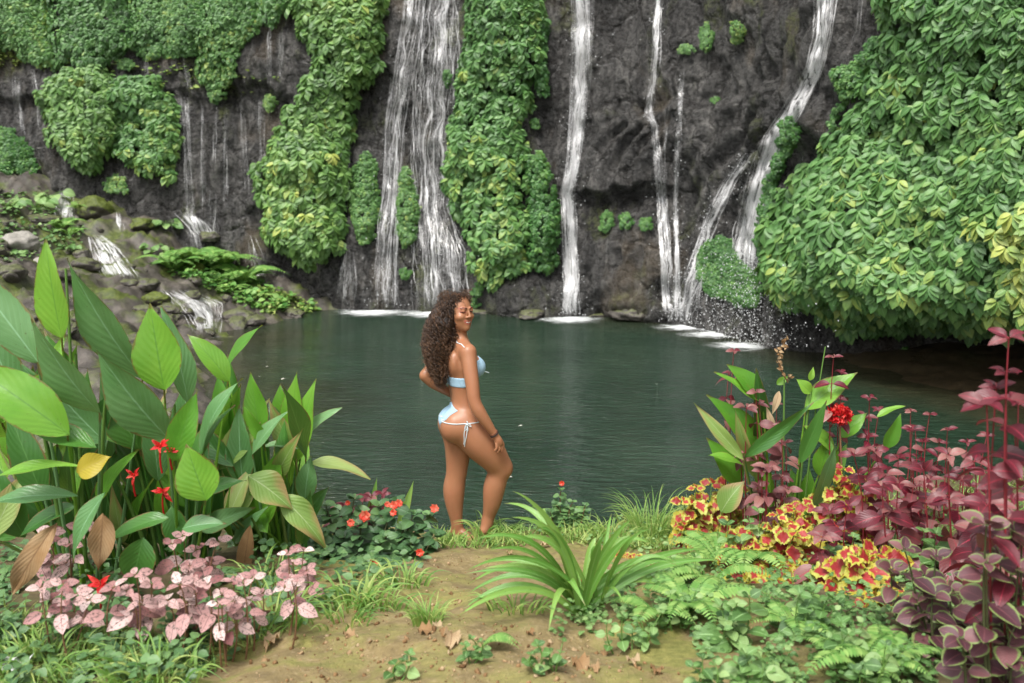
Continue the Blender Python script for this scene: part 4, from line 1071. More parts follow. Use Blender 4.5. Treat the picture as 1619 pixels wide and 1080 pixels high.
canna("smaller canna lily clump with narrower pale leaves leaning over the water", (440, 870), [
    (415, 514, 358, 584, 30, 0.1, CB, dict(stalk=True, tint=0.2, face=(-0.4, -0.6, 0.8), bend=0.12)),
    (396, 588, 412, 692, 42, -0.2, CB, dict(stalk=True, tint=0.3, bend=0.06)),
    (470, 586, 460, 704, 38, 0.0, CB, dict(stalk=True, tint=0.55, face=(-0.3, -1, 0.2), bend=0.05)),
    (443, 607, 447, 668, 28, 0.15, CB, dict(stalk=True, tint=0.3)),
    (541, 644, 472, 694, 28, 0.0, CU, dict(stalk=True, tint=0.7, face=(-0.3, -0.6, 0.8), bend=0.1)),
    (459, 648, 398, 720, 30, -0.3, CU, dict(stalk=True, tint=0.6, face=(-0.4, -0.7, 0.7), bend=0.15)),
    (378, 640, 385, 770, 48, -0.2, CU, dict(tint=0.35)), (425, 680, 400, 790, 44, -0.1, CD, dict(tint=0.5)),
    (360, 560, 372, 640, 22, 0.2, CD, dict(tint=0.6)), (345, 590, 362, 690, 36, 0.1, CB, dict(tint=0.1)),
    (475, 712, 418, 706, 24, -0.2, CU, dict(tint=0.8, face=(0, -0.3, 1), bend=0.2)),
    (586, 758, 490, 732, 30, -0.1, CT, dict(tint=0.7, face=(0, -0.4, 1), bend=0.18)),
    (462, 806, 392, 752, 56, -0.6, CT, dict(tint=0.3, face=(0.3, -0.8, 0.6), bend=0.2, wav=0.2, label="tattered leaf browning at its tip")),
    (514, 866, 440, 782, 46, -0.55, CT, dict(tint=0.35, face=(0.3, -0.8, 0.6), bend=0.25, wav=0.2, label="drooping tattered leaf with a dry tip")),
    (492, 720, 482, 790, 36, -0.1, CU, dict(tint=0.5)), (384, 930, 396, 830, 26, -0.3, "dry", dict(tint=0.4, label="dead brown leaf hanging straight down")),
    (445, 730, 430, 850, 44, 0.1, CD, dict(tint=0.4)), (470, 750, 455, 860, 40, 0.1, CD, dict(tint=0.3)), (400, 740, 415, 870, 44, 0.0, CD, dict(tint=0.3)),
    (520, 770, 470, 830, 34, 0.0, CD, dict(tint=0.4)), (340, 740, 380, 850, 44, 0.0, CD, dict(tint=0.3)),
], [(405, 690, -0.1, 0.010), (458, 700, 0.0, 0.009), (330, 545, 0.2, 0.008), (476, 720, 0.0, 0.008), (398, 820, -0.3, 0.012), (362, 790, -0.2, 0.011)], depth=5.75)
canna("canna lily with a withered brown flower stalk on the right bank", (1235, 850), [
    (1149, 576, 1206, 634, 40, 0.0, CB, dict(stalk=True, tint=0.2, face=(0.3, -0.8, 0.6), bend=0.1)),
    (1129, 588, 1196, 634, 22, -0.05, CB, dict(stalk=True, tint=0.5, face=(0.3, -0.6, 0.9), bend=0.1)),
    (1117, 624, 1204, 716, 50, 0.05, CB, dict(stalk=True, tint=0.15, face=(0.3, -0.8, 0.5), bend=0.12)),
    (1117, 692, 1172, 768, 44, 0.1, CB, dict(stalk=True, tint=0.2, face=(0.2, -0.9, 0.4), bend=0.08)),
    (1182, 740, 1120, 720, 20, 0.0, CB, dict(tint=0.6, face=(0, -0.4, 1))),
    (1356, 589, 1272, 648, 40, -0.1, CB, dict(stalk=True, tint=0.6, face=(-0.4, -0.8, 0.6), bend=0.1)),
    (1259, 599, 1282, 622, 20, -0.1, CB, dict(tint=0.8)), (1286, 580, 1280, 602, 10, -0.1, CB, dict(tint=0.8)),
    (1246, 595, 1228, 608, 12, 0, CB, dict(tint=0.7)),
    (1268, 672, 1318, 712, 30, -0.1, CB, dict(stalk=True, tint=0.6, face=(0.3, -0.8, 0.7), bend=0.15)),
    (1372, 652, 1330, 692, 26, 0.0, CB, dict(stalk=True, tint=0.5, face=(-0.3, -0.8, 0.6), bend=0.1)),
    (1424, 654, 1398, 710, 26, 0.1, CB, dict(stalk=True, tint=0.2, face=(0.3, -0.9, 0.3), bend=0.08)),
    (1432, 642, 1386, 660, 14, 0.1, CB, dict(tint=0.7, face=(0, -0.4, 1), bend=0.15)),
    (1312, 688, 1294, 752, 36, -0.1, CB, dict(stalk=True, tint=0.4)), (1340, 700, 1306, 760, 26, 0.0, CB, dict(tint=0.5)),
    (1210, 640, 1224, 690, 12, -0.05, "dry", dict(tint=1.0, label="bleached dry leaf hanging by the stalk")), (1221, 655, 1232, 618, 12, -0.05, "dry", dict(tint=1.0)),
    (1250, 740, 1262, 810, 34, 0.1, CD, dict(tint=0.8)), (1190, 760, 1205, 850, 34, 0.1, CB, dict(tint=0.2)), (1280, 740, 1270, 800, 26, 0.0, CB, dict(tint=0.3)),
    (1178, 760, 1140, 810, 40, -0.2, CT, dict(tint=0.2, face=(-0.3, -0.8, 0.7), bend=0.2)),
], [(1282, 620, -0.1, 0.011), (1240, 600, -0.05, 0.008), (1305, 548, -0.1, 0.006), (1200, 650, 0.0, 0.008), (1205, 720, 0.0, 0.010)],
   [], depth=6.35)
fr2 = np.random.default_rng(404)
for nm, gx0, gx1, yb0, yb1, cnt in (("canna_lily", -30, 190, 640, 860, 34), ("canna_lily.001", 190, 340, 690, 870, 30), ("canna_lily.002", 330, 490, 700, 870, 28), ("canna_lily.003", 1160, 1300, 720, 820, 8)):
    rt = bpy.data.objects[nm]
    for k in range(cnt):
        bx0 = gx0 + (gx1 - gx0) * fr2.random(); by0 = yb0 + (yb1 - yb0) * fr2.random(); a = fr2.normal() * 0.55; l = 70 + 75 * fr2.random()
        mt = ["canna_dark", "canna_bright", "canna_blue", "canna_bright", "canna_bright", "canna_dark", "canna_tatty"][int(fr2.random() * 7)]
        dY = -0.35 + 0.6 * fr2.random(); Yb = rt.location[1] + dY
        leafobj(rt, pt(bx0, by0, Yb), pt(bx0 + math.sin(a) * l, by0 - math.cos(a) * l, Yb + 0.15 * fr2.normal()), (0.26 + 0.12 * fr2.random()) * l * Yb / F * (0.6 if nm.endswith("3") else 1), mt, stalk=np.array(rt.location) + np.array([(bx0 - (gx0 + gx1) / 2) * 0.6 * Yb / F, 0, 0]), face=(fr2.normal() * 0.5, -0.9, 0.2 + 0.5 * fr2.random()), bend=0.03 + 0.15 * fr2.random(), tint=0.2 + 0.5 * fr2.random(), twist=fr2.normal() * 0.5)
cr_root = bpy.data.objects["canna_lily.003"]
B = Batch()                                             # withered flower spike
for k in range(26):
    q = k / 25; c = pt(1246 - 14 * math.sin(q * 3.0) + 4 * math.sin(k), 600 - 62 * q, 6.28)
    d = nrm(rng.normal(size=3)); blade(B, c, c + d * 0.035, 0.018, 0.3, None, 0.4, 0.3, rng.random())
tube(B, np.array([pt(1246 - 14 * math.sin(q * 3.0), 605 - 70 * q, 6.28) for q in np.linspace(0, 1, 10)]), 0.005, 5, 0.2)
B.build("withered_spike", MAT["dry"], cr_root)
# red globe flower on its own stalk
c = pt(1326, 655, 6.2)
fr_root = empty("red_flower", [c[0], c[1], float(ground_z(c[0], c[1]))], "ruffled scarlet flower head on a dark stalk among the purple leaves", "flower")
B = Batch()
for k in range(90):
    d = nrm(rng.normal(size=3) + np.array([0, -0.2, 0.2])); p = c + d * np.array([0.045, 0.04, 0.03])
    blade(B, p, p + d * 0.045, 0.035, 0.2, rng.normal(size=3), 0.4, 0.5, rng.random())
B.build("flower_head", MAT["red"], fr_root)
B = Batch(); tube(B, bez([c[0] + 0.02, c[1], float(ground_z(c[0], c[1])) - 0.02], c + np.array([0.03, 0, -0.4]), c, 12), 0.006, 6); B.build("stem", MAT["stem_brown"], fr_root)

# ---------------------------------------------------------------- pink speckled plants under the cannas
PG = "pink speckled plants along the left of the path"
def Yat(px, py, lift=0.0):
    return float(ground_hit(px, py + lift)[0][1])
for i, (lab, tops) in enumerate([
    ("pink speckled plant in front of the tall middle canna, highest of its kind", [(272, 870), (290, 858), (310, 880), (345, 866), (330, 900), (300, 905)]),
    ("bushiest pink speckled plant, palest leaves, front middle of the left bed", [(285, 935), (305, 950), (320, 930), (265, 985), (295, 990), (330, 960), (310, 975)]),
    ("pink speckled plant with long pointed leaves left of the bushiest one", [(215, 945), (200, 970), (225, 985), (180, 965), (240, 960)]),
    ("small pink speckled plant low by the mossy path edge", [(345, 990), (360, 1005), (335, 1010), (350, 975), (370, 985)]),
    ("pink speckled plant beside the path, right of the bushiest one", [(385, 960), (400, 950), (415, 975), (395, 985), (370, 955)]),
    ("pink speckled plant beneath the dead brown canna leaf", [(110, 870), (85, 850), (60, 880), (105, 900), (75, 865), (130, 845)]),
    ("dim pink speckled plant under the left canna, close to the ground", [(100, 960), (80, 985), (120, 975), (65, 965), (140, 985)]),
    ("two pink speckled sprigs beside the red flowered balsam bush", [(455, 885), (480, 880), (462, 900), (485, 912)]),
    ("tiny pink speckled sprig in the weeds at the path's left edge", [(460, 950), (450, 965), (470, 958)])]):
    cy = max(t[1] for t in tops) + 45
    Y0 = Yat(np.mean([t[0] for t in tops]), cy)
    herb(lab, [(x, y - (36 if y > 940 else 10), Y0 + 0.05 * ((k * 7) % 5 - 2)) for k, (x, y) in enumerate(tops)], (0.075 if i in (3, 4, 8, 9) else 0.10), OV, "polka", "stem_brown", name="speckled_plant", group=PG, nodes=2, per=2, elev=-0.25, seed=i, bottom=0.62, tint=0.52, stemr=0.0035, camtilt=1.0, topn=4, shrink=0.2)

# ---------------------------------------------------------------- the balsam bush with orange-red flowers
bt = [(570, 830), (600, 800), (630, 792), (655, 812), (680, 815), (690, 845), (640, 835), (610, 850), (580, 870), (545, 850), (520, 870), (540, 810), (515, 800), (560, 790), (600, 890), (640, 880), (665, 890), (560, 900), (530, 910), (620, 915), (500, 840), (650, 860), (590, 825), (560, 925), (590, 930), (520, 935), (625, 925), (490, 900), (650, 905), (480, 870), (545, 890)]
bush = herb("dark green balsam bush with scattered orange red flowers left of the woman's feet", [(x, y, 6.15 - 0.5 * (y - 790) / 130 + 0.08 * ((k * 5) % 7 - 3)) for k, (x, y) in enumerate(bt)], 0.085, OVW, "herb_dark", "stem_dark", cat="bush", name="balsam_bush", nodes=6, per=3, elev=0.05, seed=30, bottom=0.25, tint=0.5, stemr=0.006, camtilt=0.5, topn=5, shrink=0.1, base=(-0.95, 5.95))
for (x, y, s) in [(577, 815, 1.3), (623, 798, 1.0), (631, 795, 0.9), (613, 797, 0.7), (687, 803, 1.0), (664, 873, 0.9), (590, 892, 1.2), (555, 826, 0.9), (550, 795, 0.6), (622, 810, 0.8), (562, 946, 0.7)]:
    c = pt(x, y, 5.85 - 0.5 * (y - 790) / 130); B = Batch()
    for k in range(7):
        a = k * 0.9 + rng.random() * 0.4; d = nrm(np.array([math.cos(a), -0.35, math.sin(a)]))
        blade(B, c, c + d * 0.030 * s, 0.030 * s, 0.1, (0, -1, 0.3), 0.1, 0.3, rng.random())
    B.build("flower", MAT["orange"], bush)

# ---------------------------------------------------------------- strap-leaved lily in the middle
g = ground_hit(925, 965)[0]
lily = empty("strap_lily", g, "fountain of long strap leaves standing beside the path in front of the pool", "plant")
SL = [((770, 905), (850, 870)), ((783, 853), (860, 850)), ((765, 980), (830, 915)), ((783, 895), (850, 885)), ((818, 796), (880, 820)), ((830, 818), (900, 850)), ((790, 900), (870, 905)), ((770, 940), (840, 900)),
      ((1080, 868), (1000, 900)), ((1012, 835), (975, 880)), ((985, 822), (960, 880)), ((1010, 860), (960, 850)), ((900, 975), (890, 900)), ((878, 1000), (885, 920)), ((862, 835), (900, 860)), ((950, 880), (925, 860)),
      ((1030, 930), (990, 905)), ((905, 960), (910, 880)), ((975, 955), (960, 930)), ((855, 800), (880, 840)), ((940, 850), (930, 890)), ((930, 970), (925, 900)), ((800, 870), (860, 880)), ((990, 845), (955, 900)), ((1045, 890), (1000, 880))]
SL += [((ex + 26 * math.sin(j * 1.7), ey + 20 * math.cos(j * 2.3)), (mx_ + 10 * math.sin(j), my_ + 8)) for j, ((ex, ey), (mx_, my_)) in enumerate(SL) if j % 2 == 0]
for k, ((ex, ey), (mx_, my_)) in enumerate(SL):
    dY = -0.45 + 0.75 * ((k * 29) % 13) / 12
    e = pt(ex, ey, g[1] + dY); m = pt(mx_, my_, g[1] + dY * 0.5); b = g + np.array([0.06 * math.cos(k * 2.1), 0.06 * math.sin(k * 2.1), -0.01])
    e[2] = max(e[2], float(ground_z(e[0], e[1])) + 0.01)
    m = m + np.array([0, 0, 0.09]); e = e + np.array([(ex - 925) * 0.0006, 0, 0])
    B = Batch(); arc_blade(B, b, m, e, 0.024 + 0.006 * (k % 3), 0.32 + 0.08 * (k % 7), STRAP, face=np.array([(mx_ - 920) / 160.0, -0.9, 0.9]), fold=0.35)
    B.build("leaf", MAT["strap"], lily)

# ---------------------------------------------------------------- coleus, red leaf and purple plants on the right
CG = "yellow and red coleus plants on the right"
for i, (lab, Y, tops) in enumerate([
    ("yellow and red coleus at the water's edge below the right canna", 6.55, [(1100, 772), (1125, 765), (1150, 760), (1110, 800), (1095, 820), (1145, 785), (1160, 800), (1165, 770), (1098, 790)]),
    ("yellow and red coleus with many small frilled leaves in the middle of the right bed", 5.75, [(1230, 815), (1255, 805), (1270, 800), (1220, 835), (1245, 840), (1200, 860), (1265, 830), (1290, 850), (1240, 870), (1280, 880), (1225, 880)]),
    ("coleus with the largest blood red leaves, low in the right bed", 5.35, [(1205, 925), (1230, 935), (1260, 905), (1240, 950), (1275, 915), (1195, 905), (1215, 900)]),
    ("yellow and red coleus tucked behind the red leaf plants", 6.15, [(1320, 750), (1335, 740), (1310, 775), (1345, 760), (1355, 800), (1365, 790), (1300, 790)]),
    ("coleus with broad yellow margins beside the purple leaved plant", 5.0, [(1355, 880), (1365, 870), (1340, 925), (1345, 930), (1330, 890), (1370, 900)]),
    ("coleus pair low in front of the purple leaved plant", 4.6, [(1400, 955), (1425, 975), (1415, 945), (1440, 970)]),
    ("few small coleus sprigs by the fern", 5.9, [(1165, 845), (1180, 850), (1172, 865), (1185, 838)])]):
    herb(lab, [(x, y, Y + 0.06 * ((k * 7) % 5 - 2)) for k, (x, y) in enumerate(tops)], 0.165 if i in (2, 4) else 0.132, SERR, "coleus", "stem_green", name="coleus_plant", group=CG, nodes=4, per=2, elev=-0.3, seed=50 + i, bottom=0.35, tint=0.5, stemr=0.004, camtilt=1.3, topn=3, shrink=0.25, extra=(4, 11, 9, 4, 4, 2, 2)[i], jx=26)
tuft_col = [("coleus sprigs peeping out of the strap lily", 5.2, [(918, 945), (932, 955), (925, 930), (945, 950)]), ("yellow coleus behind the strap lily's right side", 5.9, [(950, 890), (985, 888), (1000, 885), (965, 900), (1015, 890), (955, 915)])]
for i, (lab, Y, tops) in enumerate(tuft_col):
    herb(lab, [(x, y, Y) for x, y in tops], 0.07, SERR, "coleus", "stem_green", name="coleus_plant", group=CG, nodes=3, per=2, elev=0.1, seed=58 + i, bottom=0.4, tint=0.55, stemr=0.003, camtilt=0.8, topn=5)
IG = "red leaf plants on the right bank"
for i, (lab, Y, tops, L, mt) in enumerate([
    ("red leaf sprig behind the canna, topmost against the white foam", 6.6, [(1160, 555), (1152, 590)], 0.085, "iresine"),
    ("dull purple sprig around the right canna's first stem", 6.3, [(1180, 645), (1200, 640), (1170, 670), (1195, 620)], 0.095, "coleus_dull"),
    ("thin dull purple sprig standing between the two canna stems", 6.3, [(1235, 675), (1242, 700), (1228, 640)], 0.085, "coleus_dull"),
    ("purple sprig rising above the scarlet flower", 6.3, [(1318, 565), (1330, 590), (1325, 630)], 0.085, "iresine"),
    ("dark maroon plant at the foot of the right canna", 6.0, [(1215, 740), (1235, 755), (1200, 770), (1245, 775), (1225, 790), (1205, 745)], 0.115, "coleus_dull"),
    ("red leaf plant right of the scarlet flower with a rosette on top", 6.4, [(1375, 630), (1368, 660), (1390, 650), (1372, 690)], 0.09, "iresine"),
    ("red leaf plant with small pale pink rosettes, farthest out over the water", 6.9, [(1440, 650), (1470, 655), (1447, 680), (1498, 680), (1485, 700), (1440, 720)], 0.085, "iresine"),
    ("red leaf plant in the middle of the right thicket", 5.9, [(1350, 720), (1385, 715), (1420, 725), (1400, 750), (1445, 740), (1470, 760), (1370, 760)], 0.13, "iresine"),
    ("red leaf plant with bright crimson stems in front of the thicket", 5.5, [(1395, 770), (1420, 765), (1440, 800), (1460, 745), (1480, 790), (1410, 810), (1445, 850), (1455, 820)], 0.125, "iresine"),
    ("red leaf plant with a large flat star of leaves near the yellow coleus", 5.3, [(1300, 850), (1320, 830), (1310, 810), (1340, 800)], 0.135, "iresine"),
    ("tall red leaf plant growing at the photo's right side, pale bronze tops", 5.2, [(1500, 720), (1540, 730), (1520, 760), (1560, 750), (1580, 780), (1500, 790), (1545, 800)], 0.13, "iresine"),
    ("red leaf plant crowded at the right edge below the tallest one", 4.6, [(1560, 800), (1600, 790), (1585, 830), (1610, 820), (1545, 840), (1570, 860)], 0.13, "iresine"),
    ("tallest red leaf plant at the right edge, blurred crimson stems close to the lens", 3.6, [(1595, 535), (1575, 615), (1610, 640), (1590, 590), (1605, 690), (1560, 640)], 0.105, "iresine"),
    ("small red sprigs behind the red leaf thicket by the pale bank edge", 7.0, [(1530, 700), (1500, 715), (1560, 690), (1480, 740)], 0.09, "iresine"),
    ("magenta balsam leaves behind the orange flowered bush", 6.5, [(572, 790), (605, 782), (545, 800), (530, 805)], 0.09, "iresine")]):
    if mt == "coleus_dull" and mt not in MAT:
        MAT[mt] = leaf_mat("dull_purple_leaf", [(0.0, (0.07, 0.016, 0.022)), (0.5, (0.15, 0.05, 0.055)), (1.0, (0.27, 0.13, 0.11))], rough=0.45, trans=0.12, veins=0.35, rib=(0.08, (0.24, 0.06, 0.06)), tcol=(0.3, 0.08, 0.06))
    herb(lab, [(x, y, Y + 0.07 * ((k * 7) % 5 - 2)) for k, (x, y) in enumerate(tops)], L * 1.25, IRE, mt, "stem_red", name="red_leaf_plant", group=IG, gap=0.15, nodes=3, per=2, elev=-0.1, seed=70 + i, bottom=0.35 if i not in (0, 2, 3) else 0.7, tint=0.5, stemr=0.0042, camtilt=0.8, topn=5, shrink=0.4, extra=(0, 0, 0, 0, 1, 1, 2, 0, 0, 0, 0, 0, 0, 2, 2)[i], jx=32)
UG = "purple coleus with green leaf margins"
for i, (lab, Y, tops) in enumerate([
    ("purple coleus with green margins, middle of the front right corner", 4.0, [(1430, 870), (1480, 880), (1460, 910), (1500, 930), (1410, 900), (1450, 950), (1520, 960), (1490, 985), (1440, 1000), (1540, 920), (1475, 940)]),
    ("purple coleus with green margins at the right edge, blurred, highest", 3.5, [(1560, 830), (1600, 840), (1580, 880), (1610, 900), (1590, 930), (1560, 890), (1615, 860)]),
    ("purple coleus with green margins in the bottom right corner", 3.5, [(1520, 1010), (1560, 1000), (1590, 1020), (1610, 980), (1560, 960), (1600, 1050), (1540, 1050), (1580, 1060)]),
    ("low purple coleus spilling towards the bottom edge", 3.9, [(1430, 1035), (1460, 1045), (1490, 1050), (1415, 1060), (1480, 1020), (1450, 1075)])]):
    herb(lab, [(x, y, Y + 0.06 * ((k * 7) % 5 - 2)) for k, (x, y) in enumerate(tops)], 0.105, OVW, "coleus_purple", "stem_dark", name="purple_coleus", group=UG, nodes=3, per=2, elev=-0.1, seed=90 + i, bottom=0.45, tint=0.5, stemr=0.005, camtilt=0.7, topn=5, shrink=0.2)

# ---------------------------------------------------------------- green weeds, ferns and grass of the bank
HG = "pale green weeds along the right of the path"
for i, (lab, tops, L) in enumerate([
    ("mint like weed at the front right with the palest round leaves", [(1165, 955), (1185, 945), (1140, 960), (1150, 985), (1170, 1000)], 0.085),
    ("mint like weed at the bottom edge below the palest one", [(1180, 1035), (1205, 1040), (1165, 1050), (1190, 1065), (1210, 1060)], 0.085),
    ("leafy weed below the blood red coleus", [(1290, 930), (1310, 945), (1275, 960), (1320, 965), (1300, 985), (1265, 940)], 0.075),
    ("leafy weed with dark soil showing beneath it", [(1330, 985), (1350, 1000), (1310, 1010), (1340, 1030), (1365, 985)], 0.07),
    ("weed with small round leaves at the lily's right foot", [(985, 975), (1010, 980), (1030, 990), (1000, 1000), (960, 985), (1045, 970)], 0.05),
    ("weed creeping onto the bare path", [(850, 1020), (870, 1030), (890, 1015), (840, 1035)], 0.05),
    ("weed left of a brown leaf on the bare path", [(745, 1010), (760, 1015), (735, 1020)], 0.045),
    ("tiny seedling alone on the bare path", [(648, 1035), (640, 1045)], 0.05),
    ("weed in the bottom right between coleus and purple leaves", [(1385, 1045), (1400, 1020), (1370, 1065), (1350, 1060)], 0.06),
    ("pale weed beside the pool below the far right shrub", [(1060, 880), (1085, 890), (1070, 905), (1100, 880), (1110, 900)], 0.06),
    ("weed in the middle of the right green carpet", [(1060, 940), (1085, 950), (1100, 935), (1075, 965), (1045, 950)], 0.055),
    ("green leafy plant growing up between the red stems", [(1420, 830), (1460, 840), (1500, 830), (1390, 860), (1540, 830), (1470, 870)], 0.10), ("green leafy plant between the yellow coleus and the red thicket", [(1350, 850), (1310, 870), (1290, 900), (1380, 890)], 0.09), ("green plant behind the yellow coleus at the bank edge", [(1150, 830), (1185, 825), (1200, 810), (1170, 860)], 0.085), ("green leaves rising beside the purple coleus", [(1480, 845), (1520, 880), (1550, 870), (1440, 880)], 0.10),
    ("weed at the bottom edge beside the mint like one", [(1110, 1040), (1130, 1050), (1095, 1055), (1120, 1065)], 0.06)]):
    Y0 = Yat(np.mean([t[0] for t in tops]), max(t[1] for t in tops) + 30)
    herb(lab, [(x, y, Y0) for x, y in tops], L, OVW, "herb", "stem_green", name="weed", group=HG, nodes=3, per=2, elev=0.05, seed=110 + i, bottom=0.3, tint=0.62 if i < 2 else 0.5, stemr=0.003, camtilt=0.5, topn=3, shrink=0.5, extra=2 if i in (2, 3, 8) else 0, jx=16)
herb("slender shrub with one orange flower at the bank edge before the pool", [(887, 775), (905, 795), (880, 800), (925, 800), (915, 815), (895, 815), (870, 810)], 0.07, OVW, "herb_dark", "stem_brown", cat="bush", name="slender_shrub", nodes=5, per=3, elev=0.1, seed=130, bottom=0.35, tint=0.85, camtilt=0.5) if False else None
sh = herb("slender shrub with one orange flower at the bank edge before the pool", [(x, y, 6.85) for x, y in [(887, 775), (905, 795), (880, 800), (925, 800), (915, 815), (895, 815), (870, 810)]], 0.07, OVW, "herb_dark", "stem_brown", cat="bush", name="slender_shrub", nodes=5, per=3, elev=0.1, seed=130, bottom=0.35, tint=0.85, camtilt=0.5)
B = Batch(); c = pt(888, 764, 6.8)
for k in range(7):
    a = k * 0.9; d = nrm(np.array([math.cos(a), -0.35, math.sin(a)])); blade(B, c, c + d * 0.022, 0.022, 0.1, (0, -1, 0.3), 0.1, 0.3, rng.random())
B.build("flower", MAT["orange"], sh)
FG = "ferns on the near bank"
for i, (lab, px, py, n, L, dirs) in enumerate([
    ("fern with upright fronds at the foot of the yellow coleus", 1140, 900, 7, 0.34, [1.2, 2.6, 3.6, -1.2, -0.4]),
    ("fern drooping over the right green carpet", 1190, 900, 6, 0.36, [3.3, 3.9, -1.8, -1.0]),
    ("small flat fern right of the strap lily", 1040, 985, 6, 0.30, [0.2, 2.9, -0.8, -2.3]),
    ("fern in the bottom right weeds", 1360, 1075, 6, 0.26, [0.5, 2.4, -1.2, 3.6]),
    ("tiny fern frond lying beside the path weed", 760, 1030, 3, 0.16, [-0.2, 0.3, 0.0]),
    ("pale fern spreading between the strap lily and the mint like weed", 1090, 975, 8, 0.34, None), ("pale fern under the yellow coleus, fronds towards the path", 1120, 930, 8, 0.34, [3.0, 3.8, -1.6, -0.6, 2.2]), ("low pale fern on the dark soil of the right bed", 1255, 1000, 7, 0.24, None), ("pale fern at the foot of the purple coleus", 1395, 1065, 7, 0.26, None),
    ("small fern behind the strap lily's top", 885, 835, 4, 0.28, [1.4, 2.2, 0.6])]):
    fern(lab, ground_hit(px, py)[0], n, L, group=FG, seed=i, tint=0.65, dirs=dirs)
TGr = "grass tufts on the near bank"
for i, (lab, px, py, n, L, w, sp, upr) in enumerate([
    ("grass tuft growing in the hollow of the path", 676, 985, 90, 0.13, 0.007, 0.07, 0.7),
    ("tall wispy grass tuft at the bank edge right of the shrub", 1030, 850, 110, 0.36, 0.008, 0.14, 0.75),
    ("grass tuft beside the woman's lifted foot", 795, 845, 60, 0.16, 0.012, 0.10, 0.6),
    ("grass tuft in front of the woman's lifted foot", 764, 852, 26, 0.20, 0.016, 0.05, 0.7),
    ("grass tuft at the woman's standing foot", 716, 858, 34, 0.12, 0.010, 0.07, 0.6),
    ("coarse grass tuft by the bank edge between the shrub and the tall grass", 965, 850, 70, 0.17, 0.009, 0.16, 0.6),
    ("grass tuft right of the tall wispy one", 1085, 845, 70, 0.17, 0.009, 0.16, 0.6),
    ("grass clump beneath the balsam bush", 560, 960, 46, 0.22, 0.014, 0.12, 0.5),
    ("grass clump on the path's mossy left edge", 430, 985, 46, 0.20, 0.012, 0.14, 0.5),
    ("grass clump in the bottom left corner", 60, 1060, 70, 0.16, 0.012, 0.20, 0.5),
    ("grass clump at the bottom edge left of the mossy path", 250, 1075, 50, 0.18, 0.014, 0.16, 0.5),
    ("grass blades sprouting at the bottom of the middle canna", 420, 930, 40, 0.22, 0.012, 0.14, 0.5),
    ("grass clump creeping onto the path from the balsam bush", 640, 925, 50, 0.16, 0.011, 0.13, 0.5), ("low grass along the path's left edge near the hollow", 545, 985, 40, 0.14, 0.010, 0.14, 0.5), ("low grass between the path and the strap lily", 815, 965, 40, 0.13, 0.009, 0.12, 0.5), ("grass blades left of the hollow in the path", 600, 955, 44, 0.16, 0.011, 0.12, 0.5),
    ("grass clump under the right coleus", 1120, 850, 60, 0.18, 0.010, 0.16, 0.6)]):
    tuft(lab, ground_hit(px, py)[0], n, L, w, group=TGr, seed=i, spread=sp, upr=upr, tint=0.55)
for i, (lab, x0, y0, x1, y1) in enumerate([("pale sword leaf pointing up right behind the balsam bush", 628, 800, 654, 760), ("green sword leaf pointing up behind the balsam bush", 580, 800, 596, 755)]):
    B = Batch(); blade(B, pt(x0, y0 + 40, 6.5), pt(x1, y1, 6.5), 0.06, 0.05, (0.3, -1, 0.2), 0.3, 0, 0.9 - 0.4 * i); B.build("sword_leaf", MAT["strap"]); tag(bpy.data.objects["sword_leaf" if i == 0 else "sword_leaf.001"], lab, "leaf", "sword leaves behind the balsam bush")
# ---------------------------------------------------------------- ground cover, litter and the left slope's plants
def scatter_px(poly, n, r_):
    poly = np.asarray(poly, float); lo, hi = poly.min(0), poly.max(0); out = []
    while len(out) < n:
        p = lo + (hi - lo) * r_.random((n * 2, 2)); k = in_poly(p[:, 0], p[:, 1], poly); out.extend(p[k])
    return np.array(out[:n])
GT = leaf_tpl(3, 3, 0.36, prof(0.6, 0.8), 0.2, 0.4)
def cover(name, label, polys, n, L, mat, seed, tint=0.5, hmax=0.10, grass=0.0):
    r_ = np.random.default_rng(2000 + seed); B = Batch()
    for poly, share in polys:
        p = scatter_px(poly, int(n * share), r_)
        clump = vnoise(p[:, 0] / 26 + seed, p[:, 1] / 20) + 0.5 * vnoise(p[:, 0] / 9, p[:, 1] / 8)
        p = p[clump > 0.0]
        G_ = ground_hit(p[:, 0], p[:, 1])
        m = len(p); up = np.array([0, 0, 1.0])
        hgt = hmax * r_.random(m) ** 1.5 * (0.6 + 0.8 * np.clip(vnoise(p[:, 0] / 30, p[:, 1] / 24 + 3) + 0.4, 0, 1.2))
        az = r_.random(m) * 6.28; el_ = -0.1 + 0.6 * r_.random(m)
        d = np.stack([np.cos(az) * np.cos(el_), np.sin(az) * np.cos(el_), np.sin(el_)], 1)
        upv = nrm(up + 0.4 * np.array([0, -1, 0]) + 0.3 * r_.normal(size=(m, 3)))
        s = L * (0.5 + 0.9 * r_.random(m))
        B.inst(GT, frames(d, upv, s), G_ + hgt[:, None] * up, np.clip(tint + 0.16 * r_.normal(size=m) + 0.22 * vnoise(p[:, 0] / 40 + 9, p[:, 1] / 30), 0, 1))
    o = B.build(name, MAT[mat]); o["kind"] = "stuff"; tag(o, label, "ground cover")
    return o
cover("ground_cover", "carpet of small pale green leaves right of the path", [
    ([(835, 1000), (900, 955), (960, 930), (1060, 890), (1200, 900), (1300, 960), (1850, 960), (1850, 1090), (1120, 1090), (1080, 1010), (960, 1000), (900, 1010)], 0.72),
    ([(820, 850), (900, 820), (1100, 820), (1250, 790), (1850, 780), (1850, 960), (1300, 950), (1100, 880), (960, 880), (900, 860)], 0.28)], 13500, 0.030, "herb", 1, 0.48)
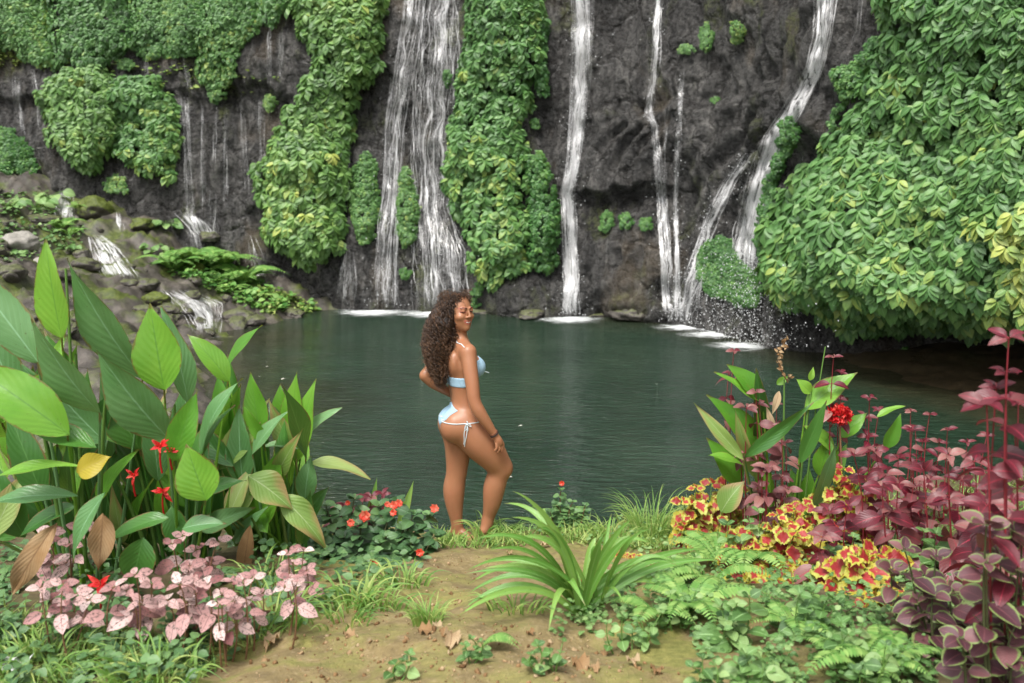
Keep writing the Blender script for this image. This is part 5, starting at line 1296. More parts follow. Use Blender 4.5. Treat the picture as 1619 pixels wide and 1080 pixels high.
cover("undergrowth", "dark green undergrowth at the foot of the cannas and balsam", [
    ([(-420, 900), (-20, 900), (200, 930), (400, 900), (520, 930), (640, 920), (600, 945), (470, 985), (330, 1060), (290, 1090), (-420, 1090)], 0.7),
    ([(-420, 780), (520, 800), (680, 860), (640, 920), (400, 930), (-420, 930)], 0.3)], 11000, 0.045, "herb_dark", 2, 0.75)
def grass_cover(name, label, polys, n, L, seed, tint):
    r_ = np.random.default_rng(2100 + seed); B = Batch()
    tpl = leaf_tpl(4, 2, 0.045, lambda t: np.maximum(1 - t, 0.05), 0, 0.9)
    for poly, share in polys:
        p = scatter_px(poly, int(n * share), r_); k = vnoise(p[:, 0] / 22 + seed, p[:, 1] / 14) > -0.25; p = p[k]
        G_ = ground_hit(p[:, 0], p[:, 1]); m = len(p)
        az = r_.random(m) * 6.28; el_ = 0.5 + 0.8 * r_.random(m)
        d = np.stack([np.cos(az) * np.cos(el_), np.sin(az) * np.cos(el_), np.sin(el_)], 1)
        B.inst(tpl, frames(d, np.array([0, 0, 1.0]) + 0.3 * r_.normal(size=(m, 3)), L * (0.4 + 0.9 * r_.random(m))), G_, np.clip(tint + 0.2 * r_.normal(size=m), 0, 1))
    o = B.build(name, MAT["grass"]); o["kind"] = "stuff"; tag(o, label, "grass")
grass_cover("bank_grass", "short grass and weeds along the bank edge by the pool", [
    ([(690, 838), (830, 838), (860, 862), (800, 868), (690, 868)], 0.10), ([(840, 815), (1000, 812), (1130, 800), (1140, 880), (1000, 870), (900, 860), (850, 850)], 0.45), ([(1130, 800), (1640, 745), (1640, 850), (1140, 870)], 0.2),
    ([(-20, 960), (330, 1020), (500, 960), (470, 985), (300, 1090), (-20, 1090)], 0.25)], 9000, 0.11, 1, 0.6)

r_ = np.random.default_rng(77)
LF = leaf_tpl(6, 5, 0.34, prof(0.6, 0.8), 0.5, 0.6, cup=0.2, wav=0.5)
fallen = [(913, 1049, "curled grey brown dead leaf, largest on the bare path"), (862, 1068, "small pale dead leaf at the bottom of the path"), (714, 1008, "long thin dead leaf lying near the grass hollow"), (661, 1004, "small dead leaf between the hollow and a seedling"), (843, 1010, "brown dead leaf beside the creeping weed"), (955, 1035, "brown dead leaf below the lily, upper of two"), (985, 1030, "reddish dead leaf under the right carpet edge"), (1005, 1055, "pinkish dead leaf at the lower right of the path"),
          (1036, 1072, "white dead leaf at the bottom edge of the path"), (940, 1058, "tiny pale dead leaf beside the largest one"), (745, 1042, "dead leaf flake in the middle of the lower path"), (806, 880, "dead leaf behind the lily's left blades"), (836, 862, "dead leaf on the litter near the bank edge"), (440, 1012, "orange dead leaf on the mossy left edge"), (690, 990, "brown dead leaf inside the path hollow"), (700, 1000, "second brown dead leaf at the rim of the hollow"), (545, 1005, "yellowish dead leaf on the path's left side"), (870, 868, "pale brown dead leaf under the slender shrub")]
for i, (px, py, lab) in enumerate(fallen):
    g = ground_hit(px, py)[0]; B = Batch(); a = r_.random() * 6.28
    B.inst(LF, frames(np.array([[math.cos(a), math.sin(a), 0.05]]), np.array([[0.2 * r_.normal(), 0.2 * r_.normal() - 0.2, 1]]), [0.045 + 0.05 * r_.random() + (0.04 if i == 0 or i == 2 else 0)]), (g + [0, 0, 0.012])[None], [0.25 + 0.7 * r_.random()])
    o = B.build("fallen_leaf", MAT["dry"]); tag(o, lab, "leaf", "dead leaves lying on the path")
g = ground_hit(22, 1062)[0]
B = Batch(); uu, vv = np.meshgrid(np.linspace(-1, 1, 9), np.linspace(-1, 1, 9), indexing='ij')
B.add(np.stack([g[0] + uu * 0.05, g[1] + vv * 0.06, g[2] + 0.03 + 0.02 * fbm(uu * 2, vv * 2)], -1).reshape(-1, 3), grid_quads(9, 9))
tag(B.build("paper_scrap", MAT["paper"]), "crumpled white paper scrap in the bottom left corner grass", "litter")
pet = [(665, 592, "white petal floating left of the woman's elbow"), (826, 675, "white petal floating right of the woman's hip"), (805, 757, "white petal floating right of the woman's knee"), (424, 581, "white petal floating off the left canna, upper"), (410, 597, "white petal floating off the left canna, lower"), (450, 600, "small petal floating right of the two others"), (1038, 609, "white petal floating in the middle of the pool")]
for px, py, lab in pet:
    Y = F * (CAMZ - WATER_Z) / (py - HZ); B = Batch(); a = px
    B.inst(GT, frames(np.array([[math.cos(a), math.sin(a), 0.02]]), np.array([[0, 0, 1.0]]), [0.06]), np.array([[(px - CX) / F * Y, Y, WATER_Z + 0.016]]), [0.5])
    tag(B.build("floating_petal", MAT["petal"]), lab, "petal", "petals floating on the pool")

B = Batch(); r_p = np.random.default_rng(8)                # crumbs, pebbles and twigs on the trodden earth
pp = scatter_px([(330, 1085), (480, 1000), (640, 935), (690, 870), (800, 870), (800, 920), (830, 985), (1000, 1040), (1120, 1085)], 700, r_p)
Gp = ground_hit(pp[:, 0], pp[:, 1]); oct_v, oct_q = DROP
Mz = frames(r_p.normal(size=(700, 3)), r_p.normal(size=(700, 3)), 0.0025 + 0.009 * r_p.random(700) ** 4) * (0.5 + r_p.random((700, 1, 3)))
B.inst((oct_v, oct_q, np.zeros((8, 2))), Mz, Gp + [0, 0, 0.002], r_p.random(700))
o = B.build("gravel", MAT["dry"]); o["kind"] = "stuff"; tag(o, "crumbs of earth and tiny pebbles on the trodden path", "gravel")
# rocks on the left slope and along the far shore
def rock_mat(name, stops, moss):
    m, nt, out = new_mat(name); N = NT(nt); tc = N.n("TexCoord"); o = tc.outputs["Object"]
    n = N.noise(o, 4.0, 8, 0.65); n2 = N.noise(o, 22.0, 5, 0.65)
    c = N.ramp(N.math('ADD', N.math('MULTIPLY', n, 0.6), N.math('MULTIPLY', n2, 0.4)), stops)
    up = N.n("SeparateXYZ", i0=N.n("NewGeometry").outputs["Normal"]).outputs[2]
    k = N.math('MULTIPLY', N.smooth(N.math('ADD', up, N.math('MULTIPLY', N.math('SUBTRACT', n, 0.5), 2.0)), 0.75 - moss, 1.1 - moss), min(1.0, moss * 1.6))
    c = N.mix(k, c, N.ramp(n2, [(0.3, (0.03, 0.05, 0.006)), (0.7, (0.13, 0.16, 0.02))]))
    b = N.n("Bump", Strength=0.8, Distance=0.04, Height=N.math('ADD', n, N.math('MULTIPLY', n2, 0.6))).outputs[0]
    p = N.n("BsdfPrincipled", Base__Color=c, Roughness=0.6, Normal=b); N.link(p.outputs[0], out.inputs[0]); return m
MAT["boulder"] = rock_mat("pale_boulder", [(0.3, (0.16, 0.15, 0.13)), (0.5, (0.32, 0.30, 0.27)), (0.7, (0.48, 0.45, 0.40))], 0.05)
MAT["wet_rock"] = rock_mat("wet_rock", [(0.3, (0.03, 0.027, 0.024)), (0.5, (0.09, 0.08, 0.07)), (0.7, (0.20, 0.175, 0.15))], 0.35)
MAT["moss_rock"] = rock_mat("moss_rock", [(0.3, (0.02, 0.02, 0.012)), (0.7, (0.07, 0.06, 0.04))], 0.95)
import bmesh
def rock(label, px, py, rx, ry, mat, seed, group=None, sink=0.3):
    p, n = rock_hit(px, py + ry * 0.6); s = p[1] / F
    bm = bmesh.new(); bmesh.ops.create_icosphere(bm, subdivisions=4, radius=1.0)
    for v in bm.verts:
        c = v.co.copy(); q = c * 1.3 + Vector((seed * 3.1, seed * 1.7, 0))
        d = 1 + 0.28 * noise.noise(q) + 0.16 * noise.noise(q * 2.3) + 0.06 * noise.noise(q * 6) - 0.10 * abs(noise.noise(q * 3.3 + Vector((9, 0, 0))))
        c = c * d; c.z = max(c.z, -0.6)
        v.co = Vector((c.x * rx * s, c.y * (rx + ry) * 0.5 * s, c.z * ry * s))
    me = bpy.data.meshes.new("rock"); bm.to_mesh(me); bm.free()
    for pl in me.polygons: pl.use_smooth = True
    me.materials.append(MAT[mat]); o = bpy.data.objects.new("rock", me); col.objects.link(o)
    o.location = (p[0], p[1] + 0.2 * rx * s, p[2] + ry * s * (0.55 - sink)); o.rotation_euler = (0, 0, seed * 1.3)
    return tag(o, label, "rock", group)
RG = "rocks on the left slope and shore"
for i, a in enumerate([
    ("pale grey boulder at the photo's left edge, largest dry rock", 26, 380, 38, 19, "boulder"), ("flat pale rock right below the grey boulder", 62, 412, 26, 7, "boulder"), ("wet brown rock below the pale boulder", 14, 428, 26, 14, "wet_rock"), ("dark rock beside the white cascade", 128, 400, 16, 12, "wet_rock"),
    ("moss covered boulder between two cascades", 148, 325, 28, 21, "moss_rock"), ("mossy green rock lower right of the moss boulder", 222, 352, 24, 12, "moss_rock"), ("wet rock at the waterline between cascade and fern bank", 375, 498, 30, 14, "wet_rock"), ("smaller wet rock in the water by the fern bank", 402, 505, 20, 9, "wet_rock"), ("grey rock at the tip of the fern bank", 462, 494, 22, 9, "wet_rock"),
    ("brown rock in the middle of the lower cascade", 262, 505, 16, 12, "wet_rock"), ("wet rock above the lowest cascade", 232, 448, 26, 12, "wet_rock"), ("mossy rock left of the lowest cascade", 245, 470, 24, 12, "moss_rock"), ("brown rock in the stream above the lowest cascade", 205, 446, 18, 8, "wet_rock"), ("reddish rock behind the canna's tallest leaf", 132, 500, 22, 12, "wet_rock"),
    ("flat wet rock under the upper cascade", 60, 345, 32, 9, "wet_rock"), ("dark slab below the forked fall", 330, 372, 26, 10, "wet_rock"), ("low rock at the foot of the cliff behind the woman", 760, 492, 34, 7, "wet_rock"), ("low rock left of the straight fall's foot", 840, 494, 34, 9, "wet_rock"), ("humped rock right of the straight fall's foot", 995, 492, 30, 14, "wet_rock"), ("low rock at the waterline left of the thin falls", 950, 498, 26, 6, "wet_rock"),
    ("mossy rock below the fine fern bank", 300, 420, 26, 12, "moss_rock"), ("wet rock left behind the canna leaves", 20, 500, 40, 20, "wet_rock"), ("wet rock at the shore behind the middle canna", 215, 560, 40, 18, "wet_rock")]):
    rock(*a, seed=i + 1, group=RG)

rs_ = np.random.default_rng(66)
protos = [bpy.data.objects["rock.%03d" % k] for k in (3, 6, 10)]
for k in range(64):                                    # loose stones lying all over the slope
    px, py = -10 + 400 * rs_.random() ** 1.2, 300 + 260 * rs_.random()
    if py < 300 + 0.42 * max(px - 60, 0) or py > 330 + 0.9 * (px + 120): continue
    p, n = rock_hit(px, py)
    if p[2] < WATER_Z - 0.05 or p[1] > 23.8: continue
    o = protos[k % 3].copy(); col.objects.link(o); s_ = 0.25 + 0.65 * rs_.random() ** 2
    o.location = tuple(p); o.scale = (s_, s_, s_); o.rotation_euler = (0.4 * rs_.normal(), 0.4 * rs_.normal(), 6.28 * rs_.random())
    o.name = "stone"; tag(o, "loose wet stone, one of many strewn between the cascades of the left slope", "stone", "loose stones strewn over the left slope")
SG = "ferns on the left slope"
for i, (lab, px, py, n, L, t) in enumerate([
    ("pale fern beside the upper cascade", 125, 335, 8, 0.55, 0.75), ("fern at the top of the fern bank", 300, 425, 14, 1.05, 0.55), ("broad fern in the middle of the fern bank", 345, 432, 16, 1.2, 0.55), ("fern at the right of the fern bank", 385, 452, 14, 1.05, 0.6), ("low fern on the left of the fern bank", 275, 430, 12, 0.9, 0.5), ("yellowish fern sloping to the waterline", 415, 475, 9, 0.6, 0.85), ("fern above the pale boulder", 95, 365, 9, 0.6, 0.6), ("fern hanging by the pale boulder", 110, 375, 7, 0.5, 0.55), ("fern among the stones below the fern bank", 365, 465, 8, 0.55, 0.6)]):
    fern(lab, rock_hit(px, py)[0], n, L, group=SG, seed=20 + i, tint=t)
BG_ = "leafy plants on the left slope"
def big_leaf_plant(label, px, py, n, L, tint, mat="herb", seed=0, tpl=OVW, tall=0.5):
    r_ = np.random.default_rng(3000 + seed); b, nn = rock_hit(px, py)
    root = empty("slope_plant", b, label, "plant", BG_); B, SB = Batch(), Batch()
    for k in range(n):
        a = k * 2.4 + r_.normal() * 0.3; rr = L * (0.3 + 0.9 * r_.random()); h_ = L * tall * (0.6 + 1.2 * r_.random())
        p = b + np.array([math.cos(a) * rr, math.sin(a) * rr * 0.6, h_])
        tube(SB, bez(b, b + np.array([0, 0, h_ * 0.8]), p, 6), 0.008 * L / 0.3, 4)
        d = np.array([math.cos(a), math.sin(a), -0.25]); s = L * (0.7 + 0.5 * r_.random())
        B.inst(tpl, frames(d[None], np.array([[0, -0.6, 1.0]]) + 0.2 * r_.normal(size=(1, 3)), [s]), p[None], [np.clip(tint + 0.15 * r_.normal(), 0, 1)])
    B.build("foliage", MAT[mat], root); SB.build("stems", MAT["stem_green"], root)
for i, a in enumerate([
    ("big leaved taro like plant beside the upper cascade, left", 55, 335, 12, 0.34, 0.8), ("big leaved taro like plant beside the upper cascade, right", 78, 318, 8, 0.30, 0.85), ("bright leafy plant below the forked fall", 262, 362, 16, 0.26, 0.55), ("leafy plant on the slab left of the fern bank", 240, 400, 10, 0.22, 0.6), ("two pale leaves on the dark slab", 262, 406, 5, 0.24, 0.8),
    ("low leafy plant at the pale boulder's foot", 110, 395, 14, 0.16, 0.4), ("leafy plant on the slope at the left photo edge", 20, 330, 14, 0.2, 0.6), ("weedy plant on the rim left of the moss boulder", 20, 405, 18, 0.12, 0.6)]):
    big_leaf_plant(*a, seed=i)
def slope_cover(name, label, poly, n, L, mat, seed, tint, hmax=0.25, only_land=True):
    r_ = np.random.default_rng(3300 + seed); B = Batch(); p = scatter_px(poly, n, r_)
    k = vnoise(p[:, 0] / 14 + seed, p[:, 1] / 10) > -0.2; p = p[k]
    P = np.array([rock_hit(a, b)[0] for a, b in p]); m = len(P)
    az = r_.random(m) * 6.28; el_ = -0.2 + 0.7 * r_.random(m)
    d = np.stack([np.cos(az) * np.cos(el_), np.sin(az) * np.cos(el_), np.sin(el_)], 1)
    B.inst(GT, frames(d, np.array([0, -0.5, 1.0]) + 0.35 * r_.normal(size=(m, 3)), L * (0.5 + 0.9 * r_.random(m))), P + np.array([0, 0, 1.0]) * (hmax * r_.random(m) ** 1.3)[:, None], np.clip(tint + 0.2 * r_.normal(size=m), 0, 1))
    o = B.build(name, MAT[mat]); o["kind"] = "stuff"; tag(o, label, "ground cover")
slope_cover("fern_bank", "bushy green growth on the bank sloping down to the far shore", [(258, 425), (300, 405), (355, 412), (400, 440), (440, 470), (500, 490), (490, 498), (420, 494), (370, 480), (320, 455)], 1500, 0.13, "fern", 1, 0.45)
slope_cover("slope_moss_plants", "yellow green weeds on the lip of the far shore", [(390, 450), (440, 465), (505, 488), (500, 500), (440, 500), (400, 485)], 700, 0.10, "grass", 2, 0.75, 0.15)
slope_cover("slope_weeds", "low weeds on the left slope rocks", [(-20, 310), (60, 300), (140, 340), (130, 400), (60, 410), (-20, 420)], 900, 0.11, "herb", 3, 0.45, 0.12)
slope_cover("ledge_weeds", "sparse yellowish weeds along the upper cliff ledge", [(60, 100), (240, 98), (440, 128), (440, 152), (300, 148), (200, 118), (60, 118)], 420, 0.13, "grass", 4, 0.7, 0.2)
slope_cover("ledge_moss", "pale yellow moss tuft at the left end of the upper ledge", [(-20, 72), (15, 78), (35, 100), (20, 112), (-20, 110)], 420, 0.10, "grass", 5, 0.9, 0.2)
# ---------------------------------------------------------------- the woman: one implicit surface, meshed once
PS = 6.55 / F                                           # metres per photo pixel at her distance
PORG = np.array([(735 - CX) * PS, 6.55, CAMZ - (850 - HZ) * PS])
def J(px, py, d=0.0): return np.array([(px - 735) * PS, d, (850 - py) * PS])

class Sdf:
    def __init__(self, lo, hi, h):
        self.lo, self.h = np.array(lo, float), h
        self.n = np.ceil((np.array(hi) - self.lo) / h).astype(int) + 1
        self.g = np.full(self.n, 1.0, np.float32); self.sc = 1.0
    def _box(self, lo, hi):
        a = np.clip(np.floor((lo - self.lo) / self.h).astype(int), 0, self.n - 1)
        b = np.clip(np.ceil((hi - self.lo) / self.h).astype(int) + 1, 1, self.n)
        ax = [self.lo[k] + self.h * np.arange(a[k], b[k]) for k in range(3)]
        return tuple(slice(a[k], b[k]) for k in range(3)), np.stack(np.meshgrid(*ax, indexing='ij'), -1)
    def blend(self, s, d, k, sub=False):
        a = self.g[s]
        if sub:
            h = np.clip(0.5 - 0.5 * (a + d) / k, 0, 1)
            self.g[s] = a + (-d - a) * h + k * h * (1 - h)
        else:
            h = np.clip(0.5 + 0.5 * (a - d) / k, 0, 1)
            self.g[s] = a + (d - a) * h - k * h * (1 - h)
    def cone(self, a, b, r1, r2, k=0.02, sub=False):
        a, b = np.asarray(a, float), np.asarray(b, float); r1, r2 = r1 * self.sc, r2 * self.sc
        m = max(r1, r2) + k * 1.6 + 0.02
        s, P = self._box(np.minimum(a, b) - m, np.maximum(a, b) + m)
        if P.size == 0: return
        ab = b - a; t = np.clip(((P - a) @ ab) / (ab @ ab + 1e-12), 0, 1)
        d = np.linalg.norm(P - a - t[..., None] * ab, axis=-1) - (r1 + (r2 - r1) * t)
        self.blend(s, d, k, sub)
    def chain(self, pts, k=0.02):
        """a limb: radii and centres run smoothly through the given joints, joined to the rest once"""
        C = np.array([p for p, _ in pts], float); rr = np.array([r for _, r in pts], float) * self.sc
        n = len(C)
        if n > 2:
            T = np.gradient(np.column_stack([C, rr]), axis=0); A = np.column_stack([C, rr]); out = []
            for i in range(n - 1):
                for t in np.linspace(0, 1, 6)[:-1]:
                    out.append((2 * t ** 3 - 3 * t ** 2 + 1) * A[i] + (t ** 3 - 2 * t ** 2 + t) * T[i] + (3 * t ** 2 - 2 * t ** 3) * A[i + 1] + (t ** 3 - t ** 2) * T[i + 1])
            out.append(A[-1]); out = np.array(out); C, rr = out[:, :3], out[:, 3]
        m = rr.max() + k * 1.6 + 0.02
        s, P = self._box(C.min(0) - m, C.max(0) + m)
        if P.size == 0: return
        d = np.full(P.shape[:3], 9.0)
        for a, b, r1, r2 in zip(C[:-1], C[1:], rr[:-1], rr[1:]):
            ab = b - a; t = np.clip(((P - a) @ ab) / (ab @ ab + 1e-12), 0, 1)
            d = np.minimum(d, np.linalg.norm(P - a - t[..., None] * ab, axis=-1) - (r1 + (r2 - r1) * t))
        self.blend(s, d, k)
    def ell(self, c, r, axes=None, k=0.02, sub=False):
        c, r = np.asarray(c, float), np.asarray(r, float) * self.sc
        m = max(r) + k * 1.6 + 0.02
        s, P = self._box(c - m, c + m)
        Q = P - c
        if axes is not None: Q = Q @ np.asarray(axes).T
        q = np.linalg.norm(Q / r, axis=-1); g = np.linalg.norm(Q / r ** 2, axis=-1)
        d = q * (q - 1) / np.maximum(g, 1e-6)
        d = np.where(q < 1e-3, -min(r), d)
        self.blend(s, d, k, sub)
    def mesh(self):
        g = self.g; nx, ny, nz = self.n
        ins = g < 0
        cnt = np.zeros((nx - 1, ny - 1, nz - 1), np.int8)
        offs = [(i, j, k) for i in (0, 1) for j in (0, 1) for k in (0, 1)]
        sl = lambda o: ins[o[0]:nx - 1 + o[0], o[1]:ny - 1 + o[1], o[2]:nz - 1 + o[2]]
        for o in offs: cnt += sl(o)
        act = (cnt > 0) & (cnt < 8)
        idx = np.full(act.shape, -1); cells = np.argwhere(act); idx[act] = np.arange(len(cells))
        acc = np.zeros((len(cells), 3)); num = np.zeros(len(cells))
        for o in offs:
            for ax in range(3):
                if o[ax]: continue
                p = list(o); p[ax] = 1
                ga = g[cells[:, 0] + o[0], cells[:, 1] + o[1], cells[:, 2] + o[2]]; gb_ = g[cells[:, 0] + p[0], cells[:, 1] + p[1], cells[:, 2] + p[2]]
                c = (ga < 0) != (gb_ < 0)
                t = np.where(c, ga / np.where(c, ga - gb_, 1), 0)
                pos = np.array(o, float)[None] + t[:, None] * (np.array(p) - np.array(o))[None]
                acc[c] += pos[c]; num[c] += 1
        V = self.lo + self.h * (cells + acc / num[:, None])
        Q = []
        for ax in range(3):
            b, c = (ax + 1) % 3, (ax + 2) % 3
            A = np.take(ins, range(0, self.n[ax] - 1), ax); Bm = np.take(ins, range(1, self.n[ax]), ax)
            e = np.argwhere(A != Bm)
            e = e[(e[:, b] > 0) & (e[:, c] > 0) & (e[:, b] < self.n[b] - 1) & (e[:, c] < self.n[c] - 1)]
            flip = A[e[:, 0], e[:, 1], e[:, 2]]
            def cell(db, dc):
                q = e.copy(); q[:, b] -= db; q[:, c] -= dc
                return idx[q[:, 0], q[:, 1], q[:, 2]]
            q = np.stack([cell(1, 1), cell(0, 1), cell(0, 0), cell(1, 0)], 1)
            q = np.where(flip[:, None], q, q[:, ::-1])
            Q.append(q)
        Q = np.concatenate(Q); Q = Q[(Q >= 0).all(1)]
        return V, Q

th = R(14); pf_ = np.array([math.cos(th), math.sin(th), 0]); pr_ = np.array([math.sin(th), -math.cos(th), 0])     # pelvis forward, her right
tc_ = R(20); cf_ = np.array([math.cos(tc_), math.sin(tc_), 0]); cr_ = np.array([math.sin(tc_), -math.cos(tc_), 0])  # chest
hd_ = R(-46); hf_ = np.array([math.cos(hd_), math.sin(hd_), 0]); hr_ = np.array([math.sin(hd_), -math.cos(hd_), 0])  # head
UPV = np.array([0, 0, 1.0])
def axes(f, r, tilt=0.0):
    u = nrm(UPV + f * tilt); f2 = nrm(f - u * (f @ u)); return np.stack([r, f2, u])
S = Sdf((-0.36, -0.34, -0.06), (0.36, 0.36, 1.66), 0.0048)
PEL = J(733, 662, 0); WAI = J(733, 629, 0.0); CHE = J(727, 578, 0.0)
pa, ca, ha = axes(pf_, pr_, 0.25), axes(cf_, cr_, -0.12), axes(hf_, hr_, -0.04)
# trunk
S.ell(J(734, 655, 0), (0.145, 0.098, 0.095), pa, 0.05)
S.ell(WAI, (0.113, 0.082, 0.10), axes(pf_, pr_, 0.1), 0.05)
S.ell(J(730, 604, 0), (0.122, 0.088, 0.10), ca, 0.05)
S.ell(CHE, (0.135, 0.098, 0.115), ca, 0.05)
S.ell(J(726, 553, 0), (0.150, 0.070, 0.062), ca, 0.05)
# buttocks, belly
S.ell(PEL - pf_ * 0.062 + pr_ * 0.066 - UPV * 0.030, (0.102, 0.104, 0.112), pa, 0.035)
S.ell(PEL - pf_ * 0.052 - pr_ * 0.066 - UPV * 0.030, (0.094, 0.098, 0.108), pa, 0.022)
S.ell(PEL + pf_ * 0.055 + UPV * 0.05, (0.10, 0.062, 0.085), pa, 0.05)
# spine furrow and shoulder blades
S.cone(J(733, 640, 0) - pf_ * 0.098, CHE - cf_ * 0.108, 0.012, 0.010, 0.03, sub=True)
S.ell(CHE - cf_ * 0.072 + cr_ * 0.075 + UPV * 0.03, (0.052, 0.026, 0.07), ca, 0.035)
S.ell(CHE - cf_ * 0.072 - cr_ * 0.075 + UPV * 0.03, (0.052, 0.026, 0.07), ca, 0.035)
# breasts
BR = [CHE + cf_ * 0.088 + cr_ * 0.068 - UPV * 0.004, CHE + cf_ * 0.088 - cr_ * 0.068 - UPV * 0.004]
for b in BR:
    S.ell(b, (0.060, 0.060, 0.062), ca, 0.035)
    S.cone(b, b + UPV * 0.07 - cf_ * 0.03, 0.045, 0.03, 0.03)
# neck and shoulders
S.chain([(J(726, 546, 0.0), 0.060), (J(727, 533, -0.01), 0.048), (J(727, 512, -0.015), 0.047)], 0.03)
SHR, SHL = J(742, 551, -0.135), J(703, 553, 0.15)
S.cone(J(727, 540, 0), SHR, 0.045, 0.046, 0.035); S.cone(J(725, 540, 0), SHL, 0.045, 0.046, 0.035)
# near (right) arm, hanging straight to the thigh
ELR, WRR = J(752, 624, -0.205), J(783, 677, -0.175)
S.chain([(SHR + np.array([0, -0.004, -0.004]), 0.050), (J(745, 575, -0.170), 0.049), (J(749, 602, -0.195), 0.045), (ELR, 0.042), (J(759, 640, -0.205), 0.043), (J(771, 658, -0.195), 0.034), (WRR, 0.0235)], 0.025)
# far (left) arm, elbow bent behind, hand on the hip
ELL, WRL = J(671, 597, 0.07), J(713, 630, 0.13)
S.chain([(SHL, 0.048), (J(690, 572, 0.115), 0.045), (ELL, 0.038)], 0.02)
S.chain([(ELL, 0.037), (J(683, 608, 0.08), 0.041), (J(702, 622, 0.11), 0.031), (WRL, 0.024)], 0.018)
# far hand laid on the hip
S.chain([(WRL, 0.022), (J(722, 636, 0.145), 0.026)], 0.012)
for q in range(4):
    a = J(723, 632 + q * 4, 0.15 - 0.004 * q); S.chain([(a, 0.0095), (a + pf_ * 0.04 + np.array([0, 0, -0.008]), 0.0085), (a + pf_ * 0.07 + np.array([0, 0, -0.018]), 0.0072)], 0.006)
S.chain([(J(720, 629, 0.13), 0.011), (J(724, 625, 0.11), 0.0095), (J(727, 627, 0.095), 0.008)], 0.006)
# near hand: palm, four curled fingers lying on the thigh, thumb along the front
PALM = J(788, 686, -0.168)
S.chain([(WRR, 0.021), (J(785.5, 681, -0.172), 0.024), (PALM, 0.027), (J(790, 690, -0.165), 0.024)], 0.014)
fk = [((793.5, 688, -0.150), (796, 694.5, -0.147), (795.5, 700, -0.150)),
      ((792, 691, -0.160), (794, 698, -0.160), (792.5, 703.5, -0.163)),
      ((789, 692, -0.172), (790, 699, -0.176), (787.5, 704, -0.176)),
      ((785.5, 690.5, -0.184), (786, 696.5, -0.188), (783.5, 700.5, -0.186))]
for a, b, c in fk:
    S.chain([(J(*a), 0.0105), (J(*b), 0.0092), (J(*c), 0.0075)], 0.005)
S.chain([(J(784, 682, -0.150), 0.012), (J(787, 689, -0.135), 0.0105), (J(790, 695, -0.133), 0.008)], 0.006)
# near (right) leg, knee bent forward, heel lifted
HPR, KNR, ANR = J(741, 671, -0.055), J(793, 739, -0.02), J(771, 827, 0.0)
S.chain([(HPR, 0.122), (J(757, 693, -0.055), 0.119), (J(776, 715, -0.04), 0.102), (KNR, 0.073)], 0.03)
S.ell(KNR + np.array([0.016, -0.005, 0.008]), (0.048, 0.048, 0.052), None, 0.03)
S.chain([(J(790, 742, -0.018), 0.066), (J(782, 768, -0.015), 0.073), (J(778, 793, -0.01), 0.060), (J(773, 815, 0), 0.042), (J(771, 827, 0), 0.039)], 0.025)
S.chain([(J(770, 822, 0.0), 0.033), (J(768, 834, -0.005), 0.030), (J(772, 840, 0.03), 0.028), (J(776, 846, 0.075), 0.026)], 0.02)
S.ell(J(765, 837, -0.02), (0.030, 0.030, 0.027), None, 0.02)
for q in range(5):
    o = (q - 2) * 0.014
    S.chain([(J(776, 847, 0.08) + pr_ * o, 0.012), (J(778, 848.2, 0.105) + pr_ * o * 1.15, 0.011 if q != 0 else 0.013), (J(779, 848.8, 0.122 - 0.005 * abs(q - 1)) + pr_ * o * 1.2, 0.009)], 0.006)
# far (left) leg, standing
HPL, KNL, ANL = J(717, 673, 0.065), J(721, 750, 0.055), J(722.5, 834, 0.05)
S.chain([(HPL, 0.104), (J(723, 700, 0.065), 0.094), (J(723, 725, 0.06), 0.082), (J(720.5, 752, 0.055), 0.068), (J(717, 778, 0.055), 0.073), (J(718, 803, 0.052), 0.058), (J(721, 826, 0.05), 0.041), (ANL, 0.038)], 0.03)
S.ell(KNL + np.array([0.018, 0.0, 0.006]), (0.042, 0.044, 0.05), None, 0.03)
S.chain([(ANL, 0.036), (J(722, 843, 0.045), 0.032), (J(731, 845, 0.03), 0.029), (J(740, 848, 0.005), 0.024)], 0.02)
S.ell(J(719, 845, 0.055), (0.032, 0.030, 0.028), None, 0.02)
ff = nrm(np.array([0.85, -0.5, 0])); fr = np.array([-0.5, -0.85, 0])
for q in range(5):
    o = (q - 2) * 0.014
    S.chain([(J(740, 849, 0.0) + fr * o, 0.013), (J(740, 849.6, 0.0) + ff * 0.028 + fr * o * 1.15, 0.011), (J(740, 850.2, 0.0) + ff * (0.046 - 0.004 * abs(q - 3)) + fr * o * 1.2, 0.009)], 0.006)
